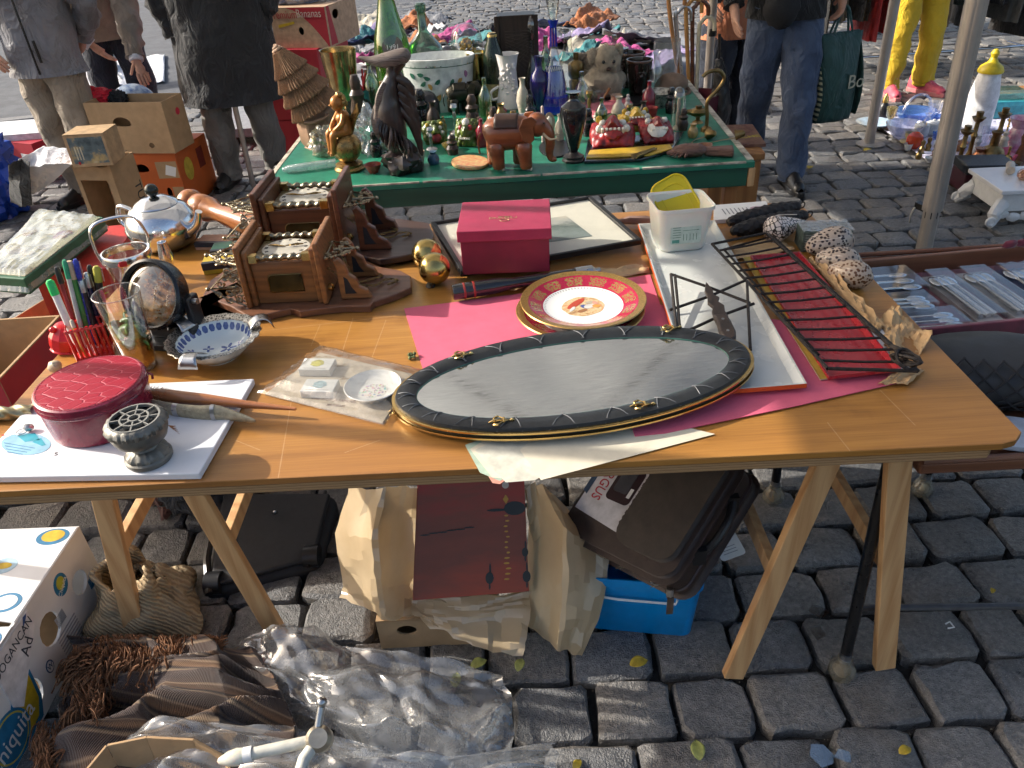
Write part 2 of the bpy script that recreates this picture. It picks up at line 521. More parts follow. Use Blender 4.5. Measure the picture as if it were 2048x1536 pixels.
b1=U(1826,598,0.012);t1=UY(1954,0,b1.y-.02);dd=(t1-b1);e1=b1+dd*(2.2/dd.z)
j1=b1.lerp(e1,.42)
j1=b1+dd*(UY(1866,425,b1.y-.01).z/dd.z)
pole(b1,j1,W(j1,36)/2*.86);p1u=pole(j1,e1,W(j1,38)/2)
T1=Matrix.LocRotScale(j1,dd.to_track_quat('Z','Y'),None)
clampm=MB().lathe([(.0,-.035),(.026,-.035),(.029,-.028),(.029,.02),(.024,.03),(0,.03)],24,T1)
clampm.box(-.075,-.02,-.012,.012,-.018,.006,T1)
cl=clampm.build('height_clamp',BLACK,gz)
MB().tube([j1+Vector((-.07,0,.012)),j1+Vector((-.078,0,-.02)),j1+Vector((-.074,0,-.05))],.004,6).build('clamp_lever',STEEL,cl)
b2=U(1738,285,0.012);t2=UY(1790,0,b2.y);dd2=t2-b2
pole(b2,b2+dd2*(2.2/dd2.z),W(b2,19)/2)
MB().lathe([(0,0),(.085,0),(.085,.006),(.03,.014),(0,.014)],28,rotm(loc=(b2.x+.01,b2.y,0.0))).build('foot_plate',M('galvanised_plate',(.45,.42,.38),.5,.6),gz)
b3=U(1404,330,0.0);t3=UY(1427,0,b3.y);dd3=t3-b3
pole(b3,b3+dd3*(2.2/dd3.z),W(b3,15)/2)
MB().lathe([(0,-.02),(.026,-.02),(.026,.02),(0,.02)],20,rotm(loc=UY(1424,64,b3.y))).build('height_clamp',BLACK,gz)
b4=U(507,372,0.0);t4=UY(462,180,b4.y);dd4=t4-b4
pole(b4,b4+dd4*(2.2/dd4.z),.016)
for x_,y_ in((gx0+.1,2.24),(gx0+.2,gy0+.03),(gx1-.03,gy0+.03)):
 pole((x_,y_,0),(x_,y_,ge),.02)
TZ=.75
def tabletop_mat():
 t=NT('oak_veneer_top');v=t.coord(scale=(1.1,16,16))
 n=t.noise(v,1.5,6,.62,.5)
 pores=t.noise(t.coord(scale=(6,280,280)),1.0,3)
 big=t.noise(t.coord(),2.5,4)
 f=t.math('MULTIPLY_ADD',pores,.35,t.math('MULTIPLY',n,.65))
 colr=t.ramp(f,[(.28,(.2,.08,.015)),(.5,(.365,.162,.03)),(.72,(.49,.24,.05))])
 colr=t.mix(t.ramp(t.noise(t.coord(scale=(.5,1,1)),1.7,3),[(.45,(0,0,0)),(.7,(.4,.4,.4))]),colr,(.32,.14,.06))
 sc=None;pos=t.new('NewGeometry').outputs['Position'];nzv=t.noise(t.coord(),60,2)
 def vm(op,a_,b_=None,o_=0):
  nd=t.n.new('ShaderNodeVectorMath');nd.operation=op;t.put(nd.inputs[0],a_)
  if b_ is not None:t.put(nd.inputs[3 if op=='SCALE' else 1],b_)
  return nd.outputs[o_]
 for k,(A,B)in enumerate((((588,770),(556,958)),((706,636),(684,706)),((772,640),(742,720)),((1655,845),(1705,908)),((640,650),(622,692)),((470,668),(790,632)),((1760,780),(1830,850)),((690,905),(760,880)),((470,880),(520,900)))):
  A,B=U(*A,TZ),U(*B,TZ);ab=B-A
  d_=vm('SUBTRACT',pos,tuple(A));tt_=t.math('DIVIDE',vm('DOT_PRODUCT',d_,tuple(ab),1),ab.length_squared);tt_.use_clamp=True
  ds=vm('LENGTH',vm('SUBTRACT',d_,vm('SCALE',tuple(ab),tt_)),None,1)
  ln=t.math('LESS_THAN',ds,t.math('MULTIPLY',nzv,.0017))
  sc=ln if sc is None else t.math('MAXIMUM',sc,ln)
 colr=t.mix(t.math('MULTIPLY',sc,.27),colr,(.68,.47,.27))
 stain=t.ramp(t.noise(t.coord(loc=(3,1,0)),5.5,5),[(.60,(0,0,0)),(.72,(.5,.5,.5))])
 colr=t.mix(stain,colr,t.mix(1.0,colr,(.62,.55,.5),'MULTIPLY'))
 b=t.pbsdf(Base_Color=colr,Roughness=t.math('MULTIPLY_ADD',big,.3,.24))
 t.put(b.inputs['Normal'],t.bump(t.math('SUBTRACT',f,t.math('MULTIPLY',sc,.6)),.12,.001))
 return t.m
def ply_mat():
 t=NT('plywood_edge')
 z=t.new('SeparateXYZ',{0:t.coord()}).outputs[2]
 nz=t.noise(t.coord(scale=(5,5,90)),1.0,5)
 f=t.math('FRACT',t.math('MULTIPLY_ADD',z,190,t.math('MULTIPLY',nz,.5)))
 colr=t.ramp(f,[(0,(.32,.18,.08)),(.42,(.52,.33,.16)),(.52,(.22,.115,.05)),(1,(.44,.27,.125))])
 b=t.pbsdf(Base_Color=colr,Roughness=.7);t.put(b.inputs['Normal'],t.bump(f,.3,.002))
 return t.m
ft=thing('trestle_tabletop','long scratched oak veneer board on trestles covered with bric-a-brac','table',(0,0,0))
PLY=ply_mat()
tx0,tx1,ty0,ty1=-.955,.825,.955,2.04
o=MB().prism([(tx0-.005,ty0+.03),(tx1-.045,ty0-.006),(tx1-.02,ty0+.001),(tx1,ty0+.02),(tx1+.002,ty1-.01),(tx1-.012,ty1),(tx0,ty1)],TZ-.013,TZ).build('board_top',tabletop_mat(),ft,smooth=False,bevel=.0015)
MB().prism([(tx0+.004,ty0+.034),(tx1-.06,ty0-.001),(tx1-.05,ty0+.008),(tx1-.012,ty1-.01),(tx0+.004,ty1-.01)],TZ-.033,TZ-.0135).build('board_core',PLY,ft,smooth=False,bevel=.001)
PINE=wood('pine',(.62,.37,.17),(.42,.2,.07),1.3,2,.6,7)
def trestle(x,yf,yb,label,top=.065,foot=.17,dx=0):
 t=thing('folding_trestle',label,'trestle',(x,yf,0),group='trestles under the long board')
 D=yb-yf;zt=TZ-.036
 for s_ in(-1,1):
  for yy in(.03,D-.03):
   a=Vector((s_*foot+dx,yy,.004));b=Vector((s_*top,yy,zt))
   MB().bar(a,b,.045,.022,(0,1,0)).build('leg',PINE,t,smooth=False,bevel=.002)
  MB().box(s_*top*1.0-.011,s_*top*1.0+.011,.045,D-.045,zt-.05,zt-.001).build('top_rail',PINE,t,smooth=False,bevel=.002)
  k=.45;xx=lerp(s_*foot+dx,s_*top,k)
  MB().bar((xx,.053,zt*k),(xx,D-.053,zt*k),.04,.02,(1,0,0)).build('cross_rail',PINE,t,smooth=False,bevel=.002)
 MB().tube([(-.118,D*.45,.33),(0,D*.45,.345),(.118,D*.45,.33)],.005,6).build('spreader',STEEL,t)
 return t
a,b=U(300,1243,0),U(560,1268,0)
trestle((a.x+b.x)/2,1.24,1.94,'left pine folding trestle standing in a torn plastic bag',.06,(b.x-a.x)/2)
a,b=U(1462,1345,0),U(1772,1345,0)
trestle((a.x+b.x)/2,1.05,1.9,'right pine folding trestle beside the blue tub and black rack leg',.05,(b.x-a.x)/2)
RZ=.70
GREEN=M('green_paint',(.018,.19,.115),.42,var=.22,ns=9,bump=.1)
GREENF=wood('green_edge_paint',(.012,.085,.05),(.006,.045,.028),.8,0,.5,6)
gt=thing('green_table','green painted table with chipped pale edges crowded with figurines','table')
rx0,rx1,ry0,ry1=-.82,.865,2.55,3.78
MB().prism([(rx0,ry0-.0),(rx1,ry0+.0),(rx1+.05,ry1),(rx0+.03,ry1)],RZ-.02,RZ).build('table_top',GREEN,gt,smooth=False,bevel=.002)
MB().box(rx0,rx1-.02,ry0+.004,ry0+.03,RZ-.085,RZ-.021).build('apron',GREENF,gt,smooth=False,bevel=.003)
MB().box(rx1-.018,rx1+.006,ry0+.002,ry0+.04,RZ-.088,RZ-.0215).build('corner_block',PINE,gt,smooth=False,bevel=.004)
EDGEW=M('worn_white_edge',(.5,.45,.36),.7,var=.5,ns=22)
x=rx0+.02
while x<rx1-.05:
 w_=random.uniform(.12,.45)
 if random.random()<.95:MB().box(x,min(x+w_,rx1-.03),ry0-.0005,ry0+random.uniform(.005,.011),RZ-.004,RZ+.0015).build('worn_edge',EDGEW,gt,smooth=False)
 x+=w_+random.uniform(.004,.02)
MB().prism([(rx1-.022,ry0+.02),(rx1+.001,ry0+.02),(rx1+.051,ry1),(rx1+.028,ry1)],RZ-.001,RZ+.002).build('white_side_strip',EDGEW,gt,smooth=False)
MB().prism([(rx0,ry0+.02),(rx0+.016,ry0+.02),(rx0+.046,ry1),(rx0+.03,ry1)],RZ-.001,RZ+.002).build('white_side_strip',EDGEW,gt,smooth=False)
OAKLEG=wood('orange_wood',(.42,.19,.06),(.26,.1,.03),1.2,2,.5,7)
for x_,y_ in((rx1-.06,ry0+.06),(rx0+.05,ry0+.06),(rx1-.02,ry1-.06),(rx0+.05,ry1-.06)):
 MB().box(x_-.022,x_+.022,y_-.022,y_+.022,0,RZ-.022).build('leg',OAKLEG,gt,smooth=False,bevel=.003)
# THINGS ON THE FRONT TABLE
def PO(pts,z):
 return[(U(x,y,z).x,U(x,y,z).y)for x,y in pts]
def slab(name,mat,pts,z0,z1,parent=None,bevel=.0,smooth=False,**k):
 """flat sheet or board whose outline is known in the picture: built on its real plane, origin at its middle"""
 w=PO(pts,z1)
 cx,cy_=sum(p[0]for p in w)/len(w),sum(p[1]for p in w)/len(w)
 o=MB().prism([(x-cx,y-cy_)for x,y in w][::(1 if area2(w)>0 else-1)],z0-z1,0).build(name,mat,parent,smooth=smooth,bevel=bevel,**k)
 o.location=(cx,cy_,z1)
 if parent is not None and parent.type=='EMPTY':o.location-=parent.location
 return o
def area2(w):
 return sum(w[i][0]*w[(i+1)%len(w)][1]-w[(i+1)%len(w)][0]*w[i][1]for i in range(len(w)))
def sheet(name,mat,q,amp=.01,nu=24,nv=18,freq=4,solid=.0008,seed=0,parent=None,edge=0,ang=22):
 """crumpled sheet: q = four world corners; heights broken by ridged noise"""
 q=[Vector(p)for p in q];c=sum(q,Vector())/4
 def fn(u,v):
  p=q[0].lerp(q[1],u).lerp(q[3].lerp(q[2],u),v)
  n1=abs(fbm(u*freq+seed,v*freq,seed,4));n2=noise.noise(Vector((u*freq*.6+seed*3,v*freq*.6,1.7)))
  e=edge*noise.noise(Vector((u*7+seed,v*7,9)))
  return(p.x-c.x+e,p.y-c.y+e*.7,p.z-c.z+amp*(n1*1.2+n2*.7))
 o=MB().grid(fn,nu,nv).build(name,mat,parent,solid=solid,ang=ang)
 o.location=c
 return o
def Uz(px,py,z):
 return U(px,py,z)
PINK=M('pink_card',(.66,.12,.19),.8,var=.07,ns=14,bump=.15,bs=400)
CREAM=M('cream_paper',(.66,.6,.46),.8,var=.06)
tag(slab('pink_card_sheet',PINK,[(808,617),(1080,582),(1300,549),(1352,700),(1260,775),(848,745)],TZ+.0006,TZ+.002),'bright pink card sheet lying under the decorated plates','card')
tag(slab('pink_card_sheet',PINK,[(1170,590),(1560,640),(1812,762),(1590,812),(1330,866),(1270,872)],TZ+.0026,TZ+.004),'pink card sheet under the white tray, its front edge in shade','card')
ps=[((1150,800),(1430,868),(1290,905),(1082,960),(1040,900)),((1030,860),(1180,900),(1070,960),(1012,965),(950,900)),((1000,860),(1150,890),(1030,958),(985,955),(940,898)),((1010,860),(1120,880),(1000,962),(960,945),(930,890)),((1010,860),(1120,880),(1000,968),(985,966),(945,900))]
for i,(p,m_,l)in enumerate(zip(ps,(CREAM,M('ivory_paper',(.6,.58,.48),.8),CREAM,M('green_paper',(.42,.52,.4),.8),M('salmon_paper',(.68,.3,.22),.8)),('broad cream paper sheet hanging over the front table edge','ivory paper sheet fanned under the oval mirror','narrow cream paper sheet second in the fanned stack','pale green paper sheet peeping from the fanned stack','salmon paper sheet lowest in the fanned stack'))):
 tag(slab('paper_sheet',m_,p,TZ+.0022-i*.0004,TZ+.0025-i*.0004),l,'paper','loose paper under the mirror')
def mirror():
 c=Vector((.114,1.178,TZ+.02));a,b=.332,.161
 t=thing('oval_mirror','oval mirror with quilted black frame and thin gold rims lying flat','mirror',c,rot=(0,R(-1.7),R(5.2)))
 w=.044
 n=120
 def ring(prof,mat,name):
  m_=MB();k=len(prof);vs=[];fs=[]
  for i in range(n):
   th=2*PI*i/n
   for d,z in prof:vs.append(((a+d)*math.cos(th),(b+d)*math.sin(th),z))
  for i in range(n):
   for j in range(k):
    fs.append((i*k+j,((i+1)%n)*k+j,((i+1)%n)*k+(j+1)%k,i*k+(j+1)%k))
  return m_.add(vs,fs).build(name,mat,t,ang=50)
 LEA=M('black_quilted_leather',(.016,.018,.02),.38,var=.2,ns=90,bump=.2,bs=500)
 ring([(-w,0.002),(-w,.012),(-w*.75,.018),(-w*.45,.02),(-w*.15,.017),(-.003,.009),(-.003,.002)],LEA,'frame')
 for z,d in((.0095,.0),(-.001,.0012)):
  ring([(d-.004,z-.0022),(d+.0014,z-.0022),(d+.002,z),(d+.0014,z+.0022),(d-.004,z+.0022)],GOLD,'gold_rim')
 ring([(-.02,-.006),(-.002,-.006),(-.002,.002),(-.02,.002)],BLACK,'backing')
 gl=[((a-w+.002)*math.cos(2*PI*i/n),(b-w+.002)*math.sin(2*PI*i/n))for i in range(n)]
 t2=NT('mirror_silver');nn=t2.noise(t2.coord(scale=(1,6,1)),26,5,.7)
 t2.pbsdf(Base_Color=t2.ramp(t2.noise(t2.coord(scale=(1,12,1)),40,4,.7),[(.4,(.6,.62,.61)),(.7,(.7,.71,.7))]),Metallic=1.0,Roughness=t2.ramp(nn,[(.4,(.07,)*3),(.66,(.2,)*3)]))
 MB().prism(gl,.006,.0105).build('mirror_glass',t2.m,t,smooth=False)
 ring([(-w-.0005,.0106),(-w+.0035,.0106),(-w+.003,.0125),(-w,.0122)],M('green_glass_edge',(.06,.16,.13),.1),'glass_edge')
 SEAM=M('grey_seam_thread',(.13,.135,.14),.5)
 N=44
 for i in range(N):
  th=2*PI*(i+.5)/N;th2=2*PI*(i+.5+(.55 if i%2 else-.55))/N
  pts=[]
  for k in range(6):
   u=k/5;d=-w*(.1,.25,.45,.6,.75,.92)[k];q=lerp(th,th2,u)
   z=.0098+.0112*math.sin(min(1,u*1.02)*PI*.82+.12)**.8 if 0<u<1 else .012
   z=[.0115,.0178,.0204,.0209,.0196,.0158][k]
   pts.append(((a+d)*math.cos(q),(b+d)*math.sin(q),z))
  MB().tube(pts,.0009,5).build('seam',SEAM,t)
 for px,py in((980,713),(1305,677),(1322,830),(945,876)):
  p=U(px,py,c.z+.022)
  loc=Matrix.Rotation(-R(5.2),3,'Z')@(p-c)
  th=math.atan2(loc.y/b,loc.x/a)
  m_=MB()
  m_.tube([(-.022,0,0),(-.012,0,.002),(0,0,.0025),(.014,0,.001)],[.0005,.005,.0028,.002],8,flat=.6)
  for s_ in(-1,1):
   m_.tube(smooth_path([(.012,0,.001),(.002,s_*.005,.003),(-.006,s_*.011,.003),(-.013,s_*.009,.001),(-.011,s_*.005,.001)],4),[.0014]*8+[.0022]*5+[.0012]*4,6)
  m_.tube([(.004,-.006,.003),(.004,.006,.003)],.0022,8)
  m_.tube([(.012,0,0),(.018,0,.001),(.022,0,0)],[.0018,.0042,.001],8,flat=.5)
  k_=math.hypot(loc.x/(a-.022),loc.y/(b-.022))
  o=m_.build('gilt_lily_ornament',GOLD,t);o.location=(loc.x/k_,loc.y/k_,.0205);o.rotation_euler=(0,0,(0 if loc.y<0 else .12)+R(-4))
 return t
mirror()
def plate(loc,label,deco=True,rad=.135):
 t=thing('dinner_plate',label,'plate',loc,R(20),group='decorated plates')
 s=rad/.135
 prof=lambda pr:[(r*s,z*s)for r,z in pr]
 PW=M('porcelain_white',(.78,.77,.74),.12,var=.04,coat=.5)
 MB().lathe(prof([(0,.001),(.075,.001),(.078,.004),(.1,.012),(.1335,.0215),(.135,.0235)]),64).build('underside',PW,t)
 MB().lathe(prof([(.135,.0236),(.1335,.0256),(.118,.022)]),64).build('gilt_rim',M('matt_gilding',(.5,.3,.09),.32,.75,var=.25,ns=300),t)
 tb=NT('burgundy_glaze');cxyz=tb.coord()
 sep=tb.new('SeparateXYZ',{0:cxyz});x_,y_=sep.outputs[0],sep.outputs[1]
 ang=tb.math('ARCTAN2',y_,x_);rr=tb.math('POWER',tb.math('ADD',tb.math('MULTIPLY',x_,x_),tb.math('MULTIPLY',y_,y_)),.5)
 pol=tb.new('CombineXYZ',{0:tb.math('MULTIPLY',ang,.102*s),1:rr,2:0.0})
 vor=tb.new('TexVoronoi',{'Vector':pol,'Scale':170/s},feature='DISTANCE_TO_EDGE')
 fl=tb.math('ABSOLUTE',tb.math('SINE',tb.math('MULTIPLY',ang,6)))
 mk=tb.math('MULTIPLY',tb.math('LESS_THAN',vor.outputs[0],.11),tb.math('GREATER_THAN',tb.math('ADD',fl,tb.math('MULTIPLY',tb.noise(pol,120,3),.6)),.75))
 mid_=tb.math('MULTIPLY',tb.math('GREATER_THAN',rr,.09*s),tb.math('LESS_THAN',rr,.113*s))
 mk=tb.math('MULTIPLY',mk,mid_)
 tb.pbsdf(Base_Color=tb.mix(mk,(.36,.012,.045),(.62,.42,.14)),Roughness=.14,Metallic=tb.math('MULTIPLY',mk,.7))
 MB().lathe(prof([(.118,.0221),(.1,.0145),(.086,.0092)]),64).build('burgundy_band',tb.m,t)
 tw=NT('white_centre_glaze');sep=tw.new('SeparateXYZ',{0:tw.coord()});x_,y_=sep.outputs[0],sep.outputs[1]
 ang=tw.math('ARCTAN2',y_,x_);rr=tw.math('POWER',tw.math('ADD',tw.math('MULTIPLY',x_,x_),tw.math('MULTIPLY',y_,y_)),.5)
 dn=tw.math('MULTIPLY',tw.math('GREATER_THAN',tw.math('SINE',tw.math('MULTIPLY',ang,72)),.35),tw.math('MULTIPLY',tw.math('GREATER_THAN',rr,.0795*s),tw.math('LESS_THAN',rr,.084*s)))
 tw.pbsdf(Base_Color=tw.mix(tw.math('MULTIPLY',dn,.75),(.78,.77,.73),(.32,.28,.2)),Roughness=.12)
 MB().lathe(prof([(.086,.00925),(.078,.0062),(.05,.0045),(0,.0042)]),64).build('white_centre',tw.m,t)
 if deco:
  COLS=[((.5,.33,.12),.9),((.45,.04,.02),.5),((.6,.5,.3),.6),((.5,.3,.12),.45),((.1,.14,.4),.3),((.66,.58,.5),.25),((.55,.2,.06),.3),((.25,.12,.05),.22)]
  base=MB().prism([(.046*s*math.cos(k*PI/20)*(1+.03*math.sin(k*5)),.043*s*math.sin(k*PI/20)*(1+.03*math.cos(k*7)))for k in range(40)],.0046,.0049)
  tp=NT('painted_scene');n=tp.noise(tp.coord(),45,5,.7,.8)
  tp.pbsdf(Base_Color=tp.ramp(n,[(.3,(.22,.11,.05)),(.42,(.5,.3,.13)),(.52,(.66,.52,.3)),(.62,(.55,.26,.1)),(.75,(.7,.62,.48))]),Roughness=.15)
  pc=base.build('painted_scene',tp.m,t,smooth=False)
  for(x_,y_,rx,ry,ro,col)in((-.008,.018,.03,.009,.5,(.45,.05,.02)),(.012,-.006,.013,.009,.2,(.6,.55,.5)),(.004,-.004,.008,.012,.6,(.07,.1,.28)),(.026,-.012,.009,.007,-.4,(.65,.28,.06)),(-.026,-.002,.012,.004,.7,(.75,.72,.66)),(.02,.01,.01,.006,0,(.5,.42,.3)),(.03,.002,.005,.008,0,(.66,.3,.22)),(-.01,-.018,.012,.006,.1,(.3,.13,.05))):
   MB().prism([(rx*s*math.cos(k*PI/8),ry*s*math.sin(k*PI/8))for k in range(16)],0,.0003,rotm(0,0,ro,(x_*s,y_*s,.005+.0001*abs(x_)*100))).build('painted_figure',M('enamel_%d_%d'%(int(x_*1e3),int(y_*1e3)),col,.2),pc,smooth=False)
 return t
pl0=U(1160,628,TZ+.014)
plate((pl0.x,pl0.y,TZ+.0045),'lower plate of the stack, only its pale rim showing',False,.136)
pl1=U(1166,612,TZ+.022)
plate((pl1.x,pl1.y,TZ+.0165),'upper plate with burgundy band, gilt rim and painted figures',True,.134)
def gift_box():
 p=U(1017,548,TZ+.02);w=.212;d=.185;h=HT((p.x,p.y,p.z),462)
 h=.105
 t=thing('gift_box','burgundy cardboard gift box with lid and faint gold print','box',(p.x,p.y+d/2,TZ+.02),R(-3))
 BUR=M('burgundy_card',(.22,.012,.035),.5,var=.12,ns=12,bump=.05,bs=300)
 MB().box(-w/2+.004,w/2-.004,-d/2+.004,d/2-.004,0,h).build('box_body',BUR,t,smooth=False,bevel=.002)
 lid=MB().box(-w/2-.002,w/2+.002,-d/2-.001,d/2+.003,h-.022,h+.005).build('box_lid',M('burgundy_lid',(.36,.025,.07),.5,var=.12,ns=10),t,smooth=False,bevel=.002)
 GP=M('faded_gold_print',(.45,.27,.14),.5,.3)
 text(lid,'DABU',.016,GP,(-.004,-.02,h+.0052),sx=1.6)
 MB().tube([(-.016,-.012+.0,h+.0056),(.016,-.012,h+.0056)],.0006,4).build('print_rule',GP,lid)
 MB().tube([(.011*math.cos(a*PI/6),-.036+.006*math.sin(a*PI/6),h+.0056)for a in range(12)],.0008,4,closed=True).build('print_crest',GP,lid)
gift_box()
def framed_print():
 q=[U(922,552,TZ+.012),U(1283,487,TZ+.02),U(1182,399,TZ+.052),U(862,452,TZ+.046)]
 c=sum(q,Vector())/4
 t=thing('framed_print','black framed landscape print with wide cream mount lying under the box','picture frame',c)
 q=[p-c for p in q]
 ctr=Vector((0,0,0))
 ins=lambda k:[p.lerp(ctr,k)for p in q]
 nz=(q[1]-q[0]).cross(q[3]-q[0]).normalized()
 up=nz*.014
 o0,i0=q,ins(.055)
 for k in range(4):
  a,b,c2,d=o0[k],o0[(k+1)%4],i0[(k+1)%4],i0[k]
  vs=[p-nz*.004 for p in(a,b,c2,d)]+[p+up*.9 for p in(a,b,c2,d)]
  MB().add(vs,[(0,3,2,1),(4,5,6,7),(0,1,5,4),(1,2,6,5),(2,3,7,6),(3,0,4,7)]).build('frame_bar',BLACK,t,smooth=False,bevel=.002)
 def quad(pts,off,name,mat):
  vs=[p+nz*off for p in pts]+[p+nz*(off-.001)for p in pts]
  return MB().add(vs,[(0,1,2,3),(7,6,5,4),(0,4,5,1),(1,5,6,2),(2,6,7,3),(3,7,4,0)]).build(name,mat,t,smooth=False)
 quad(ins(.05),.004,'mount',M('cream_mount',(.68,.64,.52),.8,var=.04))
 tp=NT('landscape_print');n=tp.noise(tp.coord(scale=(1,3,1)),9,6,.65)
 sep=tp.new('SeparateXYZ',{0:tp.coord()})
 g=tp.math('MULTIPLY_ADD',sep.outputs[1],4.5,tp.math('MULTIPLY',n,.55))
 tp.pbsdf(Base_Color=tp.ramp(g,[(.0,(.1,.13,.12)),(.25,(.2,.24,.22)),(.42,(.12,.15,.13)),(.5,(.35,.36,.32)),(.62,(.5,.46,.36))]),Roughness=.7)
 L=lambda u,v:q[0].lerp(q[1],u).lerp(q[3].lerp(q[2],u),v)
 quad([L(.36,.3),L(.79,.26),L(.76,.72),L(.36,.75)],.0052,'print',tp.m)
 MB().add([p+nz*.0085 for p in ins(.05)],[(0,1,2,3)]).build('glazing',thin('picture_glass',(.98,.985,.98),.03,-.05,edge=.12),t,smooth=False)
framed_print()
def cue():
 a,b=U(905,585,TZ+.024),U(1200,540,TZ+.024)
 d=b-a;L=d.length
 t=thing('black_cane_handle','glossy black cane with red rings and chrome ferrule before the box','cane',a,rot=(0,0,math.atan2(d.y,d.x)))
 T=rotm(0,PI/2,0)
 MB().lathe([(0,0),(.016,.0),(.018,.003),(.018,.1),(.0125,.14),(.0125,L-.06),(0,L-.06)],24,T).build('shaft',M('gloss_black',(.01,.01,.011),.12,coat=.6),t)
 for x_ in(.024,.046):MB().lathe([(.0182,x_),(.0187,x_+.001),(.0187,x_+.004),(.0182,x_+.005)],24,T).build('red_ring',M('red_band',(.3,.03,.02),.3),t)
 MB().lathe([(0,L-.06),(.014,L-.06),(.0145,L-.055),(.0145,L-.02),(.009,L-.014),(.006,L-.01),(.006,L),(0,L)],24,T).build('chrome_ferrule',STEEL,t)
cue()
tag(sheet('brown_paper_strip',KRAFT,[U(960,592,TZ+.003),U(1300,545,TZ+.004),U(1290,530,TZ+.006),U(1000,570,TZ+.004)],.012,30,6,5,seed=4),'crumpled brown paper strip behind the plates','paper')
for(px,py,l)in((872,573,'front one of two polished brass balls beside the gift box'),(857,543,'rear one of two polished brass balls beside the clock board')):
 p=U(px,py,TZ+.0);r=.0375
 t=thing('brass_ball',l,'brass ball',(p.x,p.y+.015,TZ),group='brass balls')
 MB().ball((0,0,r+.002),r,40,24).build('ball',M('aged_brass_ball',(.62,.45,.16),.2,1.0,var=.25,ns=14),t)
 MB().lathe([(0,0),(.012,0),(.011,.006),(0,.006)],16,rotm(.3,-.4,0,(-.012,-.012,.0))).build('stud',BLACK,t)
def tray(name,label,pts,z0,hgt,inner,outer,flare=.012,lipw=.004):
 w=PO(pts,z0);n=len(w)
 cx,cy_=sum(p[0]for p in w)/n,sum(p[1]for p in w)/n
 w=[(x-cx,y-cy_)for x,y in w]
 def off(k):
  return[(x*(1-k/max(abs(x),.05)*.9 if True else 1),y*(1-k/max(abs(y),.05)*.9))for x,y in w]
 t=thing(name,label,'tray',(cx,cy_,z0))
 o,i1,i0=w,off(lipw),off(lipw+flare)
 vs=[(x,y,hgt)for x,y in o]+[(x,y,hgt-.0005)for x,y in i1]+[(x,y,.003)for x,y in i0]
 fs=[(k,(k+1)%n,n+(k+1)%n,n+k)for k in range(n)]+[(n+k,n+(k+1)%n,2*n+(k+1)%n,2*n+k)for k in range(n)]+[tuple(range(2*n,3*n))]
 MB().add(vs,fs).build('tray_inside',inner,t,smooth=False)
 vs=[(x,y,hgt-.0004)for x,y in o]+[(x*1.003,y*1.002,hgt*.45)for x,y in o]+[(x,y,0)for x,y in i0]
 fs=[(k,n+k,n+(k+1)%n,(k+1)%n)for k in range(n)]+[(n+k,2*n+k,2*n+(k+1)%n,n+(k+1)%n)for k in range(n)]+[tuple(range(2*n,3*n))[::-1]]
 MB().add(vs,fs).build('tray_outside',outer,t,smooth=False)
 return t
ENW=M('grey_white_enamel',(.6,.6,.55),.25,var=.08,ns=6,coat=.3)
ORANGE=M('orange_enamel',(.62,.09,.015),.35,var=.1)
tray('enamel_tray','long grey-white enamel tray with orange underside',[(1385,800),(1611,782),(1428,452),(1276,459)],TZ+.006,.016,ENW,ORANGE)
def tub():
 p=U(1362,506,TZ+.01)
 t=thing('plastic_tub','translucent white plastic tub with printed label on the enamel tray','tub',(p.x+.004,p.y+.06,TZ+.0105),R(4))
 PL=M('milky_plastic',(.7,.69,.62),.35,var=.03,sss=.25)
 def rr(w,z):return[(x,y,z)for x,y in rrect(w,w*.92,.02,5)]
 rings=[rr(.106,0),rr(.114,.006),rr(.134,.102),rr(.142,.103),rr(.142,.112),rr(.139,.112),rr(.131,.108),rr(.110,.01)]
 vs=sum(rings,[]);n=len(rings[0])
 fs=[tuple(range(n))[::-1]]+[(k*n+i,k*n+(i+1)%n,(k+1)*n+(i+1)%n,(k+1)*n+i)for k in range(len(rings)-1)for i in range(n)]+[tuple(range((len(rings)-1)*n,len(rings)*n))]
 MB().add(vs,fs).build('tub_body',PL,t,ang=30)
 T=rotm(PI/2-.09,0,0,(.0,-.0588,.052))
 lab=MB().prism(rrect(.075,.056,.005),0,.0006,T).build('label',M('pale_green_label',(.5,.56,.47),.5,var=.1,ns=90),t,smooth=False)
 DG=M('green_print',(.12,.22,.15),.6)
 for k in range(6):
  MB().box(-.032,-.012,.018-k*.006,.0195-k*.006,.0007,.0009,T).build('print_line',DG,lab,smooth=False)
 for k in range(5):
  MB().box(-.006+k*.008,-.0045+k*.008,-.02,-.004,.0007,.0009,T).build('print_line',DG,lab,smooth=False)
 for a in(.004,.02):MB().box(-.008,.033,a,a+.0012,.0007,.0009,T).build('print_line',DG,lab,smooth=False)
 MB().box(-.033,-.015,-.025,-.017,.0007,.0009,T).build('barcode',M('barcode_green',(.1,.3,.22),.6),lab,smooth=False)
 t2=thing('tub_lid','bright yellow plastic lid standing upright in the white tub','lid',(p.x+.03,p.y+.085,TZ+.062),rot=(R(50),R(-22),R(14)))
 YL=M('yellow_plastic',(.62,.48,.006),.35,var=.04)
 MB().prism(rrect(.1,.135,.03,6),-.003,.001,rotm(loc=(0,.05,0))).build('lid_plate',YL,t2,bevel=.001)
 MB().tube([(x,y+.05,.001)for x,y in rrect(.094,.129,.028,6)],.003,6,closed=True).build('lid_rim',YL,t2)
 MB().tube([(x,y+.05,.0012)for x,y in rrect(.06,.09,.02,6)],.0014,6,closed=True).build('lid_groove',YL,t2)
tub()
IRON=M('rusty_black_iron',(.03,.022,.018),.6,.3,var=.5,ns=120,bump=.4)
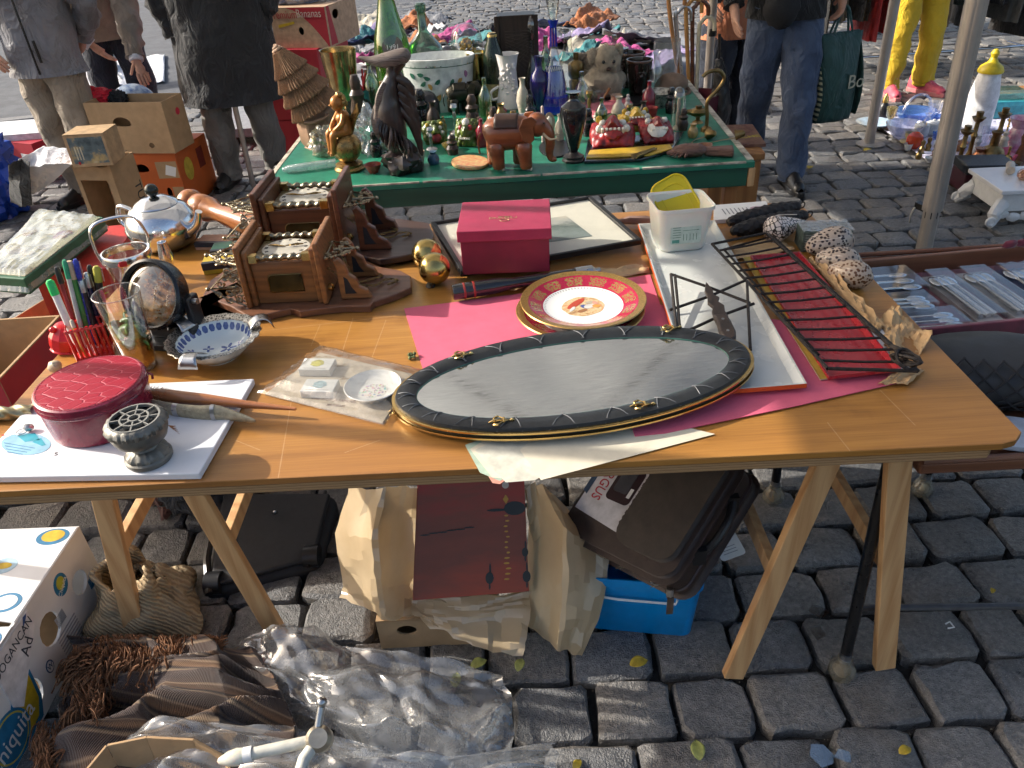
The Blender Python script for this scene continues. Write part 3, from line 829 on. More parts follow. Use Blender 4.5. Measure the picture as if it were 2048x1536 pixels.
t=thing('iron_wire_stand','bent black iron wire stand lying on the enamel tray','wire stand',U(1425,620,TZ+.01))
L0=t.location
for pts in([(1344,549,.05),(1420,575,.042),(1500,606,.034)],[(1342,548,.05),(1348,610,.032),(1354,668,.016)],[(1350,550,.048),(1356,610,.03),(1360,664,.016)],[(1340,620,.02),(1420,592,.034),(1492,560,.05)],[(1362,668,.016),(1440,632,.026),(1508,607,.035)],[(1494,562,.05),(1497,630,.032),(1501,700,.016),(1483,698,.016)]):
 MB().tube([U(x,y,TZ+z)-L0 for x,y,z in pts],.0032,7,wob=.0006,wf=90).build('wire_rod',IRON,t)
def knife():
 a,b=U(1412,566,TZ+.046),U(1462,684,TZ+.03)
 d=b-a;L=d.length
 t=thing('carved_knife','dark carved wooden knife resting across the iron wire stand','knife',a,rot=(0,math.asin(-d.z/L),math.atan2(d.y,d.x)))
 s=L/.19
 DW=M('dark_carved_wood',(.05,.03,.02),.4,var=.3,ns=60,bump=.3)
 bl=[(0,0),(.03,.006),(.045,.004),(.055,.012),(.068,.006),(.082,.014),(.1,.011),(.118,.013),(.118,-.012),(.098,-.011),(.085,-.006),(.07,-.012),(.05,-.008),(.03,-.009),(.012,-.004)]
 MB().prism([(x*s,y*s)for x,y in bl][::-1],-.004,.004).build('blade',DW,t,bevel=.0015)
 hd=[(.112,.01),(.135,.013),(.165,.014),(.183,.01),(.19,0),(.183,-.01),(.165,-.013),(.135,-.011),(.112,-.012)]
 MB().prism([(x*s,y*s)for x,y in hd][::-1],-.007,.007).build('handle',DW,t,bevel=.004)
 for k in(0,1):MB().lathe([(0,-.008),(.003,-.008),(.003,.008),(0,.008)],10,rotm(loc=((.13+.035*k)*s,0,0))).build('rivet',STEEL,t)
knife()
REDT=M('red_enamel_tray',(.4,.02,.03),.28,var=.1,ns=8,coat=.3)
YELT=M('mustard_enamel',(.5,.36,.07),.4,var=.15)
tray('red_tray','glossy red metal tray beneath the iron rack',[(1655,764),(1800,748),(1598,512),(1500,520)],TZ+.009,.012,REDT,REDT,.004,.003)
tray('yellow_tray','mustard yellow tray mostly hidden under the red tray',[(1640,762),(1690,755),(1560,508),(1486,518)],TZ+.0045,.004,YELT,M('pale_tray_edge',(.6,.52,.35),.5),.003,.003)
def rack():
 z=TZ+.04
 TL,TR,BR,BL=[U(*p,z)for p in((1424,488),(1532,466),(1836,742),(1655,737))]
 c=(TL+TR+BR+BL)/4
 t=thing('iron_grill_rack','long black iron grill rack with a scroll handle laid over the red tray','rack',c)
 tl,tr_,br,bl=TL-c,TR-c,BR-c,BL-c
 for a,b in((tl,tr_),(tr_,br),(br,bl),(bl,tl)):
  MB().tube([a,a.lerp(b,.5),b],.0034,7).build('frame_rod',IRON,t)
 off=Vector((.03,0,-.016))
 MB().tube([tl+off,tr_+off*.6,br.lerp(tr_,.12)+off*.4],.0028,7).build('lower_rod',IRON,t)
 MB().tube([tl+off,bl.lerp(tl,.1)+off*.4],.0028,7).build('lower_rod',IRON,t)
 for k in range(14):
  u=.07+.88*k/13
  MB().tube([tl.lerp(bl,u),tl.lerp(bl,u).lerp(tr_.lerp(br,u),.5)+Vector((0,.0,-.002)),tr_.lerp(br,u)],.0028,6,wob=.0005,wf=120).build('cross_rod',IRON,t)
 m_=MB();e=U(1812,718,z+.01)-c
 for s_ in(0,1,2):
  m_.tube([e+Vector((.016*math.cos(k*PI/6+s_*.7),.022*math.sin(k*PI/6),.008*math.sin(k*PI/6+s_*2)))for k in range(12)],.0034,6,closed=True)
 m_.build('scroll_handle',IRON,t)
 MB().tube(smooth_path([tr_.lerp(br,.86),tr_.lerp(br,.92)+Vector((.004,0,.008)),e],5),.0045,7,wob=.002,wf=150).build('twisted_stem',IRON,t)
rack()
tag(slab('white_paper_scrap',PAPER,[(1742,662),(1762,655),(1822,738),(1800,745)],TZ+.006,TZ+.007),'white paper scrap showing at the red tray corner','paper')
tag(sheet('brown_paper_sheet',KRAFT,[U(1612,520,TZ+.004),U(1640,532,TZ+.02),U(1772,652,TZ+.012),U(1748,672,TZ+.004)],.02,10,30,4,seed=2),'torn kraft paper strip running beside the patterned shells','paper')
tag(sheet('brown_paper_sheet',KRAFT,[U(1745,655,TZ+.006),U(1785,610,TZ+.01),U(1862,684,TZ+.006),U(1800,745,TZ+.005)],.035,22,22,3,seed=8),'crumpled kraft paper near the scroll handle of the rack','paper')
tag(sheet('brown_paper_sheet',KRAFT,[U(1755,770,TZ+.004),U(1790,748,TZ+.006),U(1850,738,TZ+.005),U(1815,772,TZ+.003)],.012,14,12,3,seed=12),'small kraft paper corner under the red tray end','paper')
tag(sheet('brown_paper_sheet',KRAFT,[U(1470,520,TZ+.004),U(1590,500,TZ+.006),U(1560,475,TZ+.006),U(1462,490,TZ+.003)],.008,14,12,3,seed=15),'flat kraft paper piece under the far end of the rack','paper')
def shell_mat(key,ground_c,spot_c,scale,tent=False):
 t=NT(key);v=t.coord()
 vo=t.new('TexVoronoi',{'Vector':v,'Scale':scale,'Randomness':.9},feature='DISTANCE_TO_EDGE' if tent else 'F1')
 nz=t.noise(v,scale*1.4,4)
 if tent:f=t.math('GREATER_THAN',vo.outputs[0],.09)
 else:f=t.math('GREATER_THAN',t.math('MULTIPLY_ADD',nz,.5,vo.outputs[0]),.66)
 c=t.mix(f,spot_c,t.mix(nz,ground_c,tuple(x*.8 for x in ground_c)))
 t.pbsdf(Base_Color=c,Roughness=.25)
 return t.m
def shell(px,py,label,mat,L,Rr,rz,cone=False,tilt=0):
 L,Rr=L*1.2,Rr*1.12
 p=U(px,py,TZ+.0)
 t=thing('sea_shell',label,'sea shell',(p.x,p.y,TZ+Rr*.9),rot=(tilt,0,rz),group='patterned sea shells')
 if cone:prof=[(0,-L*.55),(Rr*.15,-L*.52),(Rr*.55,-L*.2),(Rr*.9,L*.2),(Rr,L*.33),(Rr*.75,L*.4),(Rr*.4,L*.45),(0,L*.52)]
 else:prof=[(0,-L*.5),(Rr*.3,-L*.47),(Rr*.75,-L*.3),(Rr*.98,-L*.02),(Rr,L*.12),(Rr*.82,L*.32),(Rr*.5,L*.42),(Rr*.36,L*.44),(Rr*.2,L*.49),(0,L*.5)]
 m_=MB().lathe(prof,28,rotm(0,PI/2,0),lambda a,z:1+.04*math.sin(a*2+z*40))
 m_.build('shell_body',mat,t,sub=1)
 MB().tube(smooth_path([(-L*.4,-Rr*.35,Rr*.5),(0,-Rr*.72,Rr*.62),(L*.3,-Rr*.4,Rr*.62)],5),[.0012]*5+[.0024]*3+[.0012]*3,6).build('shell_lip',M('shell_lip',(.66,.55,.45),.3),t)
SH1=shell_mat('leopard_shell',(.46,.36,.28),(.03,.018,.016),120)
SH2=shell_mat('rust_leopard_shell',(.48,.36,.26),(.1,.04,.016),130)
SH3=shell_mat('tented_cone_shell',(.72,.6,.52),(.03,.02,.018),95,True)
shell(1566,478,'black and white netted cone shell beside the cone weights',SH3,.1,.032,R(-155),True)
shell(1655,515,'largest dark spotted shell against the small printed box',SH1,.105,.036,R(15))
shell(1672,545,'middle spotted shell in the row along the table edge',SH1,.085,.03,R(-30))
shell(1695,572,'rust spotted shell nearest the camera in the row',SH2,.082,.03,R(-40))
def small_box():
 p=U(1652,503,TZ)
 t=thing('film_wrapped_box','small grey-green printed box wrapped in shiny film behind the shells','box',(p.x,p.y+.03,TZ),R(-5))
 b=MB().box(-.058,.058,-.032,.032,0,.052).build('carton',M('grey_green_print',(.09,.12,.1),.45,var=.5,ns=150),t,smooth=False,bevel=.002)
 for k in range(7):MB().box(-.052,.052,-.0325,-.0322,.006+k*.006,.0085+k*.006).build('print_line',M('pale_print',(.3,.33,.3),.6),b,smooth=False)
 MB().grid(lambda u,v:(lerp(-.06,.06,u),lerp(-.034,.034,v),.055+.004*noise.noise(Vector((u*9,v*7,3)))),24,14).build('film',thin('crinkled_film',(.95,.96,.96),.06,.5,.35,(.75,.8,.85),1.0,60),t,ang=20)
small_box()
def cone_weight(a,b,label):
 a,b=U(*a,TZ+.021),U(*b,TZ+.021);d=b-a;L=d.length
 t=thing('pine_cone_weight',label,'clock weight',a,rot=(0,0,math.atan2(d.y,d.x)),group='cast iron cone weights')
 CI=M('cast_iron_brown',(.022,.017,.015),.62,.2,var=.3,bump=.3)
 n,rows=30,34
 def fn(u,v):
  r=.021*(math.sin(min(1,u*2.2+.12)*PI/2)**.6)*(1 if u<.72 else 1-.35*((u-.72)/.28)**1.5)
  bmp=.0026*max(0,math.sin(v*2*PI*7+(int(u*15)%2)*PI))*abs(math.sin(u*15*PI))
  r=(r+bmp)*(1 if u>0 else .2)
  return(u*L,r*math.cos(v*2*PI),r*math.sin(v*2*PI))
 MB().grid(fn,90,56).build('cone_body',CI,t,ang=60)
 MB().lathe([(0,L-.004),(.015,L-.004),(.0155,L+.004),(.012,L+.014),(.006,L+.02),(0,L+.021)],20,rotm(0,PI/2,0)).build('neck_cap',CI,t)
 MB().tube([(L+.028+.008*math.cos(k*PI/6),0,.008*math.sin(k*PI/6))for k in range(12)],.0017,6,closed=True).build('hanging_ring',IRON,t)
cone_weight((1462,463),(1602,432),'front one of two black cast iron pine cone clock weights')
cone_weight((1455,445),(1588,414),'rear one of two black cast iron pine cone clock weights')
lf=slab('printed_leaflet',PAPER,[(1428,440),(1428,410),(1532,402),(1545,432)],TZ+.001,TZ+.012)
tag(lf,'stack of printed leaflets near the far table edge','leaflet')
for k in range(7):
 MB().box(-.05+k*.011,-.047+k*.011,-.022,.018,.0003,.0006).build('print_line',M('grey_print',(.25,.25,.26),.7),lf,smooth=False)
MB().prism([(.02*math.cos(k*.5),.014*math.sin(k*.5))for k in range(12)],.0003,.0006,rotm(loc=(.045,.008,0))).build('print_figure',M('mauve_print',(.45,.3,.36),.7),lf,smooth=False)
p=U(1275,443,TZ+.015)
o=MB().tube([(-.05,.0,.0),(-.02,.002,.004),(.02,-.002,.004),(.055,0,-.002)],[.006,.012,.013,.008],8,flat=.6,wob=.003,wf=60)
solo(o,'driftwood_piece',wood('grey_pink_wood',(.4,.25,.2),(.2,.11,.08),3,0),'pinkish weathered wood piece behind the enamel tray','wood',p,R(-5))
# LEFT HALF OF THE FRONT TABLE
def filigree(parent,w,h,T,seed,n=16,mat=None):
 r=random.Random(seed);m_=MB()
 for k in range(n):
  cx,cy_=r.uniform(-w/2,w/2)*.85,r.uniform(0,h)
  lim=1-abs(cx)/(w/2)*.5
  cy_*=lim
  R0=r.uniform(.005,.01);s_=r.choice((-1,1));a0=r.uniform(0,6)
  pts=[(cx+R0*(1-i/16)*math.cos(a0+s_*i*.62),cy_+R0*(1-i/16)*math.sin(a0+s_*i*.62),.001*math.sin(i))for i in range(15)]
  m_.tube(pts,[.0026-.00009*i for i in range(15)],6,T)
 m_.tube([(-w/2,0,0),(0,.002,0),(w/2,0,0)],.0022,6,T);m_.tube([(-w/2,0,0),(-w*.3,h*.55,0),(0,h,0),(w*.3,h*.55,0),(w/2,0,0)],.0024,6,T)
 m_.ball((0,h+.006,0),.005,10,8,T);m_.tube([(0,h*.2,0),(0,h,.002)],[.004,.002],8,T)
 return m_.build('filigree_ornament',mat,parent)
def chain(parent,pts,name='chain',mat=None):
 m_=MB();pp=smooth_path(pts,5)
 for i in range(len(pp)-1):
  a,b=pp[i],pp[i+1];d=(b-a)
  if d.length<1e-5:continue
  q=d.to_track_quat('X','Z');Tm=Matrix.LocRotScale((a+b)/2,q,None)@Matrix.Rotation((i%2)*PI/2,4,'X')
  l=d.length*.75
  m_.tube([(l*math.cos(k*PI/4),.0026*math.sin(k*PI/4),0)for k in range(8)],.0009,5,Tm,closed=True)
 return m_.build(name,mat or OLDBRASS,parent)
PEWTER=M('antique_pewter',(.34,.29,.2),.34,1.0,var=.45,ns=160,bump=.4)
def clock(loc,rz,s,cm,bm,label,board,num=True):
 """wall clock lying on its back: the dial looks up, the top of the clock points left"""
 t=thing('wooden_wall_clock',label,'clock',loc,rz,group='carved wall clocks lying on their backs')
 L,D,H=.135*s,.125*s,.1*s
 w=PO(board,loc[2]);inv=Matrix.Rotation(-rz,2)
 bo=[tuple(inv@(Vector(p)-Vector(loc[:2])))for p in w]
 if area2(bo)<0:bo=bo[::-1]
 MB().prism(bo,-.018,-.0005).build('backboard',bm,t,smooth=False,bevel=.003)
 MB().box(-L/2,L/2,-D/2,D/2,0,H).build('case',cm,t,smooth=False,bevel=.002)
 for x0,x1,e,top in((-L/2-.012*s,-L/2-.0005,.012,.03),(-L/2-.024*s,-L/2-.0125*s,.02,.045),(L/2+.0005,L/2+.012*s,.012,.03),(L/2+.0125*s,L/2+.024*s,.02,.045)):
  out=[(-D/2-e*s,0),(D/2+e*s,0),(D/2+e*s,H+top*s),(-D/2-e*s,H+top*s)]
  MB().prism(out,0,x1-x0,Matrix(((0,0,1,x0),(1,0,0,0),(0,1,0,0),(0,0,0,1)))).build('cornice_board',cm,t,smooth=False,bevel=.003)
 el=lambda rx,ry:[(rx*math.cos(2*PI*k/40),ry*math.sin(2*PI*k/40))for k in range(40)]
 MB().box(-L/2+.004,L/2-.004,-D/2+.012*s,D/2-.012*s,H+.0004,H+.004).build('dial_plate',PEWTER,t,smooth=False,bevel=.001)
 dl=MB().prism(el(L*.40,D*.40),H+.0042,H+.007*s).build('dial',M('silvered_dial',(.62,.58,.48),.35,.25,var=.15,ns=40),t,smooth=False,bevel=.001)
 if num:
  for k,rn in enumerate(('XII','I','II','III','IIII','V','VI','VII','VIII','IX','X','XI')):
   a=PI-k*PI/6
   text(dl,rn,.011*s,INK,(L*.33*math.cos(a),D*.33*math.sin(a),H+.0073*s),(0,0,a-PI/2),.0003,'numeral',.7)
 for k,(a,ln,wd)in enumerate(((2.9,.62,.009),(.15,.5,.012))):
  m_=MB();dx,dy=math.cos(a),math.sin(a)
  m_.tube([(0,0,0),(dx*L*.2,dy*L*.2,.001),(dx*L*ln*.55,dy*L*ln*.55,.0)],[.0012,.0032,.0006],6,flat=.6)
  for q in(.1,.18,.25):m_.ball((dx*L*q,dy*L*q,.0005),(wd*.5,wd*.32,.0015),10,6,wob=.3,wf=9)
  o=m_.build('clock_hand',OLDBRASS,t);o.location=(0,0,H+.0095*s+.0015*k)
 for y_ in(-D/2+.001,D/2-.001):
  def col(u,v,y_=y_):
   th=v*2*PI;r=.0062*s*(1+.36*math.sin(th*1+u*2*PI*5))
   return(lerp(-L/2+.018*s,L/2-.018*s,u),y_+r*math.cos(th),H+.010*s+r*math.sin(th))
  MB().grid(col,64,12).build('twisted_column',PEWTER,t,ang=80)
  for x_ in(-L/2+.009*s,L/2-.009*s):
   MB().box(x_-.009*s,x_+.009*s,y_-.008*s,y_+.008*s,H+.001,H+.019*s).build('brass_cap',BRASS,t,smooth=False,bevel=.001)
 wo=[(-.036*s,.028*s),(-.036*s,.05*s)]+[(-.024*s+.012*s*math.cos(PI-k*PI/8),.058*s+.012*s*math.sin(PI-k*PI/8))for k in range(5)]+[(.04*s,.07*s),(.04*s,.028*s)]
 T=Matrix(((1,0,0,0),(0,0,1,-D/2-.0012),(0,1,0,0),(0,0,0,1)))
 MB().prism(wo,0,.0016,T).build('side_window',M('dark_amber_pane',(.05,.035,.012),.1,var=.4,ns=25),t,smooth=False)
 MB().tube([T@Vector((x,y,-.0006))for x,y in wo],.0013,5,closed=True).build('window_bead',OLDBRASS,t)
 br=[(0,0),(.07,0),(.062,.02),(.045,.03),(.04,.05),(.026,.06),(.02,.085),(.008,.1),(-.004,.095),(0,.08)]
 for y_ in(-D/2+.006,D/2-.006):
  T2=Matrix(((1,0,0,L/2+.05*s),(0,0,1,y_),(0,1,0,0),(0,0,0,1)))
  MB().prism([(x*s,y*s)for x,y in br][::-1],-.007*s,.007*s,T2).build('bracket',cm,t,smooth=False,bevel=.003)
  MB().prism([(x*s,y*s)for x,y in((.012,.014),(.038,.014),(.028,.03),(.022,.05),(.014,.056))],-.0075*s,.0075*s,T2).build('bracket_dark_inset',BLACKM,t,smooth=False)  # black inset stands in for the dark cut-out; the bracket is solid
  MB().lathe([(0,0),(.008*s,0),(.009*s,.008*s),(0,.014*s)],14,rotm(0,PI/2,0,(L/2+.026*s,y_,.03*s))).build('brass_foot',BRASS,t)
 X=-L/2-.025*s
 filigree(t,D*1.05,.085*s,Matrix(((0,-1,0,X),(1,0,0,0),(0,0,1,H*.98),(0,0,0,1))),3,34,PEWTER)
 for y_ in(-D/2-.004,D/2+.004):
  filigree(t,H*.95,.075*s,Matrix(((0,-1,0,X),(0,0,1,y_),(1,0,0,H*.45),(0,0,0,1))),5,26,PEWTER)
 filigree(t,D*.8,.06*s,Matrix(((0,1,0,L/2+.026*s),(1,0,0,0),(0,0,1,H*.95),(0,0,0,1))),8,16,PEWTER)
 e=L/2+.05*s
 chain(t,[(L/2+.01,.03,H+.01),(e-.01,.02,H*.9),(e+.01,.01,H*.5),(e+.03,-.02,.02),(e+.07,-.01,.006),(e+.09,.02,.005),(e+.12,.015,.004),(e+.1,-.01,.006)])
 chain(t,[(L/2+.012,-.02,H*.7),(e+.0,-.03,H*.4),(e+.02,0,.01),(e+.06,.03,.004),(e+.08,.045,.004),(e+.06,.06,.004)])
 return t
OAK=wood('clock_oak',(.27,.11,.034),(.15,.055,.018),3.4,0,.42,6,coat=.25)
OAKD=wood('clock_oak_dark',(.13,.043,.017),(.07,.024,.011),3.4,0,.38,6,coat=.3)
BRD=wood('backboard_brown',(.17,.07,.035),(.1,.04,.02),1.5,0,.45,8,coat=.2)
BRDD=wood('backboard_dark',(.07,.035,.025),(.04,.02,.014),1.5,0,.4,8,coat=.2)
p=U(580,606,TZ+.0185)
clock((p.x,p.y+.066,TZ+.0185),R(-1),1.0,OAK,BRD,'nearer carved oak wall clock on a scalloped backboard',[(395,612),(398,597),(430,600),(462,612),(497,632),(535,627),(580,616),(600,622),(640,616),(690,611),(740,611),(748,602),(790,588),(822,574),(822,552),(800,540),(760,533),(735,522),(700,515),(600,512),(500,522),(450,540),(420,560)])
clock((-.495,1.9,TZ+.026),R(-2),1.15,OAKD,BRDD,'farther darker wall clock with brass twisted columns on its back',[(520,505),(700,520),(735,512),(760,518),(800,512),(860,500),(868,470),(858,445),(800,437),(720,432),(640,440),(520,455)],True)
def mill():
 a,b=U(372,402,TZ+.055),U(556,470,TZ+.045);d=b-a;L=d.length
 t=thing('wooden_pepper_mill','turned wooden pepper mill lying behind the clocks','pepper mill',a,rot=(0,math.asin(-d.z/L),math.atan2(d.y,d.x)))
 Wd=wood('turned_cherry',(.4,.15,.045),(.25,.08,.022),2.0,2,.3,9,coat=.4)
 s=L
 o=MB().lathe([(0,0),(.022,.002),(.037,.012),(.04,.03),(.034,.045),(.028,.05),(.034,.06),(.037,.08),(.036,.1),(.028,.113),(0,.113)],36).build('mill_head',Wd,t);o.rotation_euler=(0,PI/2,0)
 o=MB().lathe([(0,.114),(.033,.114),(.036,.12),(.034,.128),(.026,.15),(.024,.18),(.029,.22),(.034,s-.03),(.036,s),(0,s)],36).build('mill_body',Wd,t);o.rotation_euler=(0,PI/2,0)
 MB().ball((-.004,0,0),.009,12,8).build('top_knob',STEEL,t)
mill()
def kettle():
 p=U(325,505,TZ)
 t=thing('chrome_teapot','round polished chrome teapot with black ball knob','teapot',(p.x,p.y+.05,TZ),R(-20))
 t.scale=(.92,.92,.92)
 MB().lathe([(0,0),(.06,0),(.082,.012),(.099,.04),(.103,.065),(.095,.095),(.075,.119),(.06,.126)],56).build('body',CHROME,t)
 lid=MB().lathe([(.061,.1265),(.062,.128),(.058,.133),(.035,.146),(.012,.15),(0,.15)],48).build('lid',CHROME,t)
 MB().ball((0,0,.168),.019,20,14).build('knob',M('green_black_knob',(.015,.025,.02),.25),lid)
 MB().lathe([(0,.148),(.006,.148),(.006,.155),(0,.155)],12).build('knob_stem',STEEL,lid)
 MB().tube(smooth_path([(.085,0,.05),(.125,0,.075),(.145,0,.115)],5),[.02,.019,.018,.017,.015,.014,.013,.012,.011,.01,.01],14).build('spout',CHROME,t)
 MB().tube(smooth_path([(-.09,0,.1),(-.14,0,.11),(-.15,0,.06),(-.098,0,.04)],5),.007,10).build('handle',CHROME,t)
kettle()
def stopper():
 p=U(345,552,TZ)
 t=thing('bottle_stopper','small gold and chrome drop shaped stopper standing before the teapot','stopper',(p.x,p.y,TZ))
 MB().lathe([(0,.0),(.017,0),(.018,.004),(.013,.01),(.012,.022),(0,.022)],24).build('blue_base',M('blue_plastic',(.03,.12,.3),.3),t)
 MB().lathe([(0,.022),(.009,.023),(.016,.04),(.0175,.055),(.014,.075),(.0115,.088),(.011,.092),(.009,.092),(.009,.088),(0,.088)],28).build('metal_drop',CHROME,t)
stopper()
def bucket():
 p=U(268,592,TZ)
 t=thing('glass_ice_bucket','cut glass ice bucket with silver rim and swing handle','ice bucket',(p.x,p.y+.03,TZ),R(15))
 cut=lambda a,z:1+.02*math.sin(a*22+z*300)*math.cos(a*11-z*210)
 MB().lathe([(0,.0),(.037,0),(.04,.004),(.052,.09)],66,None,cut).build('glass_body',thin('cut_glass',(.9,.93,.92),.03,.5),t)
 MB().lathe([(.053,.084),(.0565,.086),(.0575,.096),(.0545,.104),(.05,.105),(.049,.1),(.051,.086)],48).build('silver_rim',CHROME,t)
 MB().box(-.008,.008,-.0595,-.056,.088,.1).build('red_label',RED,t,smooth=False)
 h=MB().tube(smooth_path([(-.055,0,.095),(-.06,0,.13),(-.052,0,.178),(-.0,0,.186),(.045,0,.172),(.06,0,.125),(.055,0,.095)],5),.0036,8,flat=1.6).build('swing_handle',CHROME,t)
 h.rotation_euler=(0,0,R(25))
bucket()
for(px,py,w,d,h,m_,l,rz)in((455,545,.12,.05,.03,M('mustard_box',(.5,.36,.03),.5),'flat yellow and black box behind the teapot',8),(470,520,.12,.06,.03,M('dark_green_box',(.012,.08,.045),.45),'dark green flat box beneath the clock ornament',6),(430,500,.1,.06,.02,M('pinkish_card',(.52,.3,.2),.7),'light brown card packet behind the mill',-8)):
 p=U(px,py,TZ);t=thing('flat_carton',l,'carton',(p.x,p.y+d/2,TZ),R(rz))
 MB().box(-w/2,w/2,-d/2,d/2,0,h).build('carton_body',m_,t,smooth=False,bevel=.0015)
 MB().box(-w/2-.0004,w/2+.0004,-d/2-.0006,-d/2+.012,h*.4,h+.0006).build('dark_flap',M('navy_flap',(.015,.02,.035),.5),t,smooth=False)
def dome():
 p=U(352,694,TZ)
 t=thing('round_flower_dome','round black framed glass dome of dried amber flowers on a black stand','glass dome',(p.x,p.y+.02,TZ),R(-18))
 MB().prism([(-.07,-.045),(.075,-.04),(.08,.05),(-.065,.05)],0,.018).build('stand_base',BLACK,t,smooth=False,bevel=.004)
 MB().prism([(-.05,-.02),(.06,-.02),(.065,.04),(-.045,.04)],.018,.05).build('stand_block',BLACK,t,smooth=False,bevel=.006)
 T=rotm(R(66),0,0,(-.022,.0,.112))
 MB().lathe([(.0,-.028),(.06,-.028),(.07,-.02),(.0735,.0),(.0735,.014),(.068,.018),(.064,.016),(.063,.008)],56,T).build('black_ring',M('satin_black_rim',(.015,.016,.017),.22),t)
 tp=NT('dried_flower_picture');v=tp.coord()
 n=tp.noise(v,28,6,.72,1.2);n2=tp.noise(v,9,3)
 c=tp.ramp(tp.math('MULTIPLY_ADD',n2,.5,tp.math('MULTIPLY',n,.5)),[(.34,(.2,.19,.17)),(.44,(.36,.28,.19)),(.5,(.4,.17,.04)),(.57,(.17,.06,.015)),(.64,(.5,.26,.09))])
 tp.pbsdf(Base_Color=c,Roughness=.8)
 MB().lathe([(0,.004),(.0625,.004),(.063,.0035)],40,T).build('flower_picture',tp.m,t)
 fm=MB();r=random.Random(5)
 for k in range(60):
  a,q=r.uniform(0,6.28),.056*math.sqrt(r.random())
  x,y=q*math.cos(a),q*math.sin(a)
  if x+y*.4<-.005 and r.random()<.6:continue
  for j in range(4):
   fm.ball((x+r.uniform(-.004,.004),y+r.uniform(-.004,.004),.008),(.003,.0015,.002),6,4,T@rotm(0,0,0))
 stuff(fm.build('dried_petals',M('amber_petals',(.42,.16,.03),.7,var=.5,ns=120),t))
 MB().lathe([(.063,.0085),(.05,.0165),(.03,.0205),(0,.022)],48,T).build('domed_glass',thin('dome_glass',(.95,.96,.95),.02,.3),t)
 MB().lathe([(0,-.008),(.006,-.008),(.006,.012),(0,.012)],14,rotm(0,PI/2,0,(.06,.01,.1))).build('pivot_screw',STEEL,t)
 MB().box(.045,.06,-.005,.03,.03,.11).build('support_arm',BLACK,t,smooth=False,bevel=.003)
 MB().lathe([(.02,-.0215),(.0,-.0215)],20,rotm(R(90),0,0,(.05,-.03,.03))).build('lens_cap',GLASS,t)
dome()
pp=U(190,716,TZ)
def pen_holder():
 t=thing('red_pen_rack','ribbed translucent red plastic pen rack','pen holder',(pp.x,pp.y+.01,TZ),R(22))
 RP=M('red_plastic',(.55,.02,.02),.25,sss=.15,var=.1)
 MB().box(-.036,.036,-.022,.026,0,.012).build('rack_base',RP,t,smooth=False,bevel=.003)
 for k in range(8):
  for y_ in(-.02,.023):
   MB().tube([(-.033+k*.0094,y_,.01),(-.034+k*.0096,y_,.078)],.0032,6).build('rib',RP,t)
 for z_ in(.074,):MB().tube([(-.036,-.021,z_),(.036,-.021,z_),(.036,.024,z_),(-.036,.024,z_)],.003,6,closed=True).build('top_rail',RP,t)
pen_holder()
def pen(px0,py0,px1,py1,z1,col,label,r=.0048,cap=None,tip=None,clip=None):
 a=U(px0,py0,TZ+.015);b=UY(px1,py1,a.y+.012)
 d=b-a;L=d.length
 t=thing('pen',label,'pen',a,rot=d.to_track_quat('Z','Y').to_euler(),group='pens in the red rack')
 MB().lathe([(0,0),(.0012,0),(r*.9,.02),(r,.03),(r,L*.8),(r*.95,L*.8),(0,L*.8)],14).build('barrel',col,t)
 MB().lathe([(0,L*.8),(r*1.12,L*.8),(r*1.1,L*.97),(r*.6,L),(0,L)],14).build('cap',cap or col,t)
 MB().bar((0,-r*1.3,L*.97),(0,-r*1.5,L*.8),.0022,.001,(1,0,0)).build('clip',clip or STEEL,t)
PENS=[((160,700),(98,560),WHITE,'white pen with bright green cap leaning furthest left',M('green_cap',(.03,.6,.14),.3),.0075),((165,690),(112,534),M('maroon_barrel',(.2,.01,.02),.3),'maroon pen with black clip second from left',BLACK,.005),((172,695),(128,520),M('white_green_barrel',(.6,.62,.58),.3),'slim white pen with green end',M('green_end',(.05,.4,.2),.3),.0045),((185,690),(138,522),M('green_barrel',(.06,.26,.06),.35),'thick green marker with a wood coloured tip',M('pale_wood_tip',(.6,.45,.28),.6),.0075),((192,690),(150,518),M('blue_clear_barrel',(.03,.04,.25),.25),'ballpoint with curved blue cap',M('blue_cap',(.03,.05,.4),.25),.005),((200,690),(160,556),M('black_silver_barrel',(.02,.02,.024),.2),'black pen with silver top and rings',STEEL,.0058),((205,685),(172,545),M('navy_barrel',(.012,.014,.045),.25),'navy blue pen at the back of the rack',STEEL,.0055),((212,680),(178,530),M('brown_barrel',(.05,.03,.025),.3),'dark brown pen with steel tip',BLACK,.005),((218,682),(192,532),BLACK,'black marker with yellow ring furthest right',M('yellow_ring',(.5,.45,.05),.4),.0068),((172,712),(142,640),M('yellow_pencil',(.6,.42,.03),.4),'short yellow pencil at the rack corner',CREAM,.0035)]
for a,b,c,l,cp,r in PENS:pen(*a,*b,0,c,l,r,cp)
def red_bauble():
 p=U(128,708,TZ)
 t=thing('red_plastic_sharpener','shiny red plastic sharpener leaning on the pen rack','sharpener',(p.x,p.y+.02,TZ+.002),R(30))
 RP=M('red_gloss_plastic',(.6,.02,.025),.15,sss=.1)
 MB().lathe([(0,0),(.03,0),(.034,.012),(.034,.03),(.026,.048),(.018,.058),(0,.06)],12,rotm(0,.25,0)).build('shell',RP,t,bevel=.004,ang=20)
 MB().ball((-.012,-.012,.055),.007,10,8).build('knob',RP,t)
red_bauble()
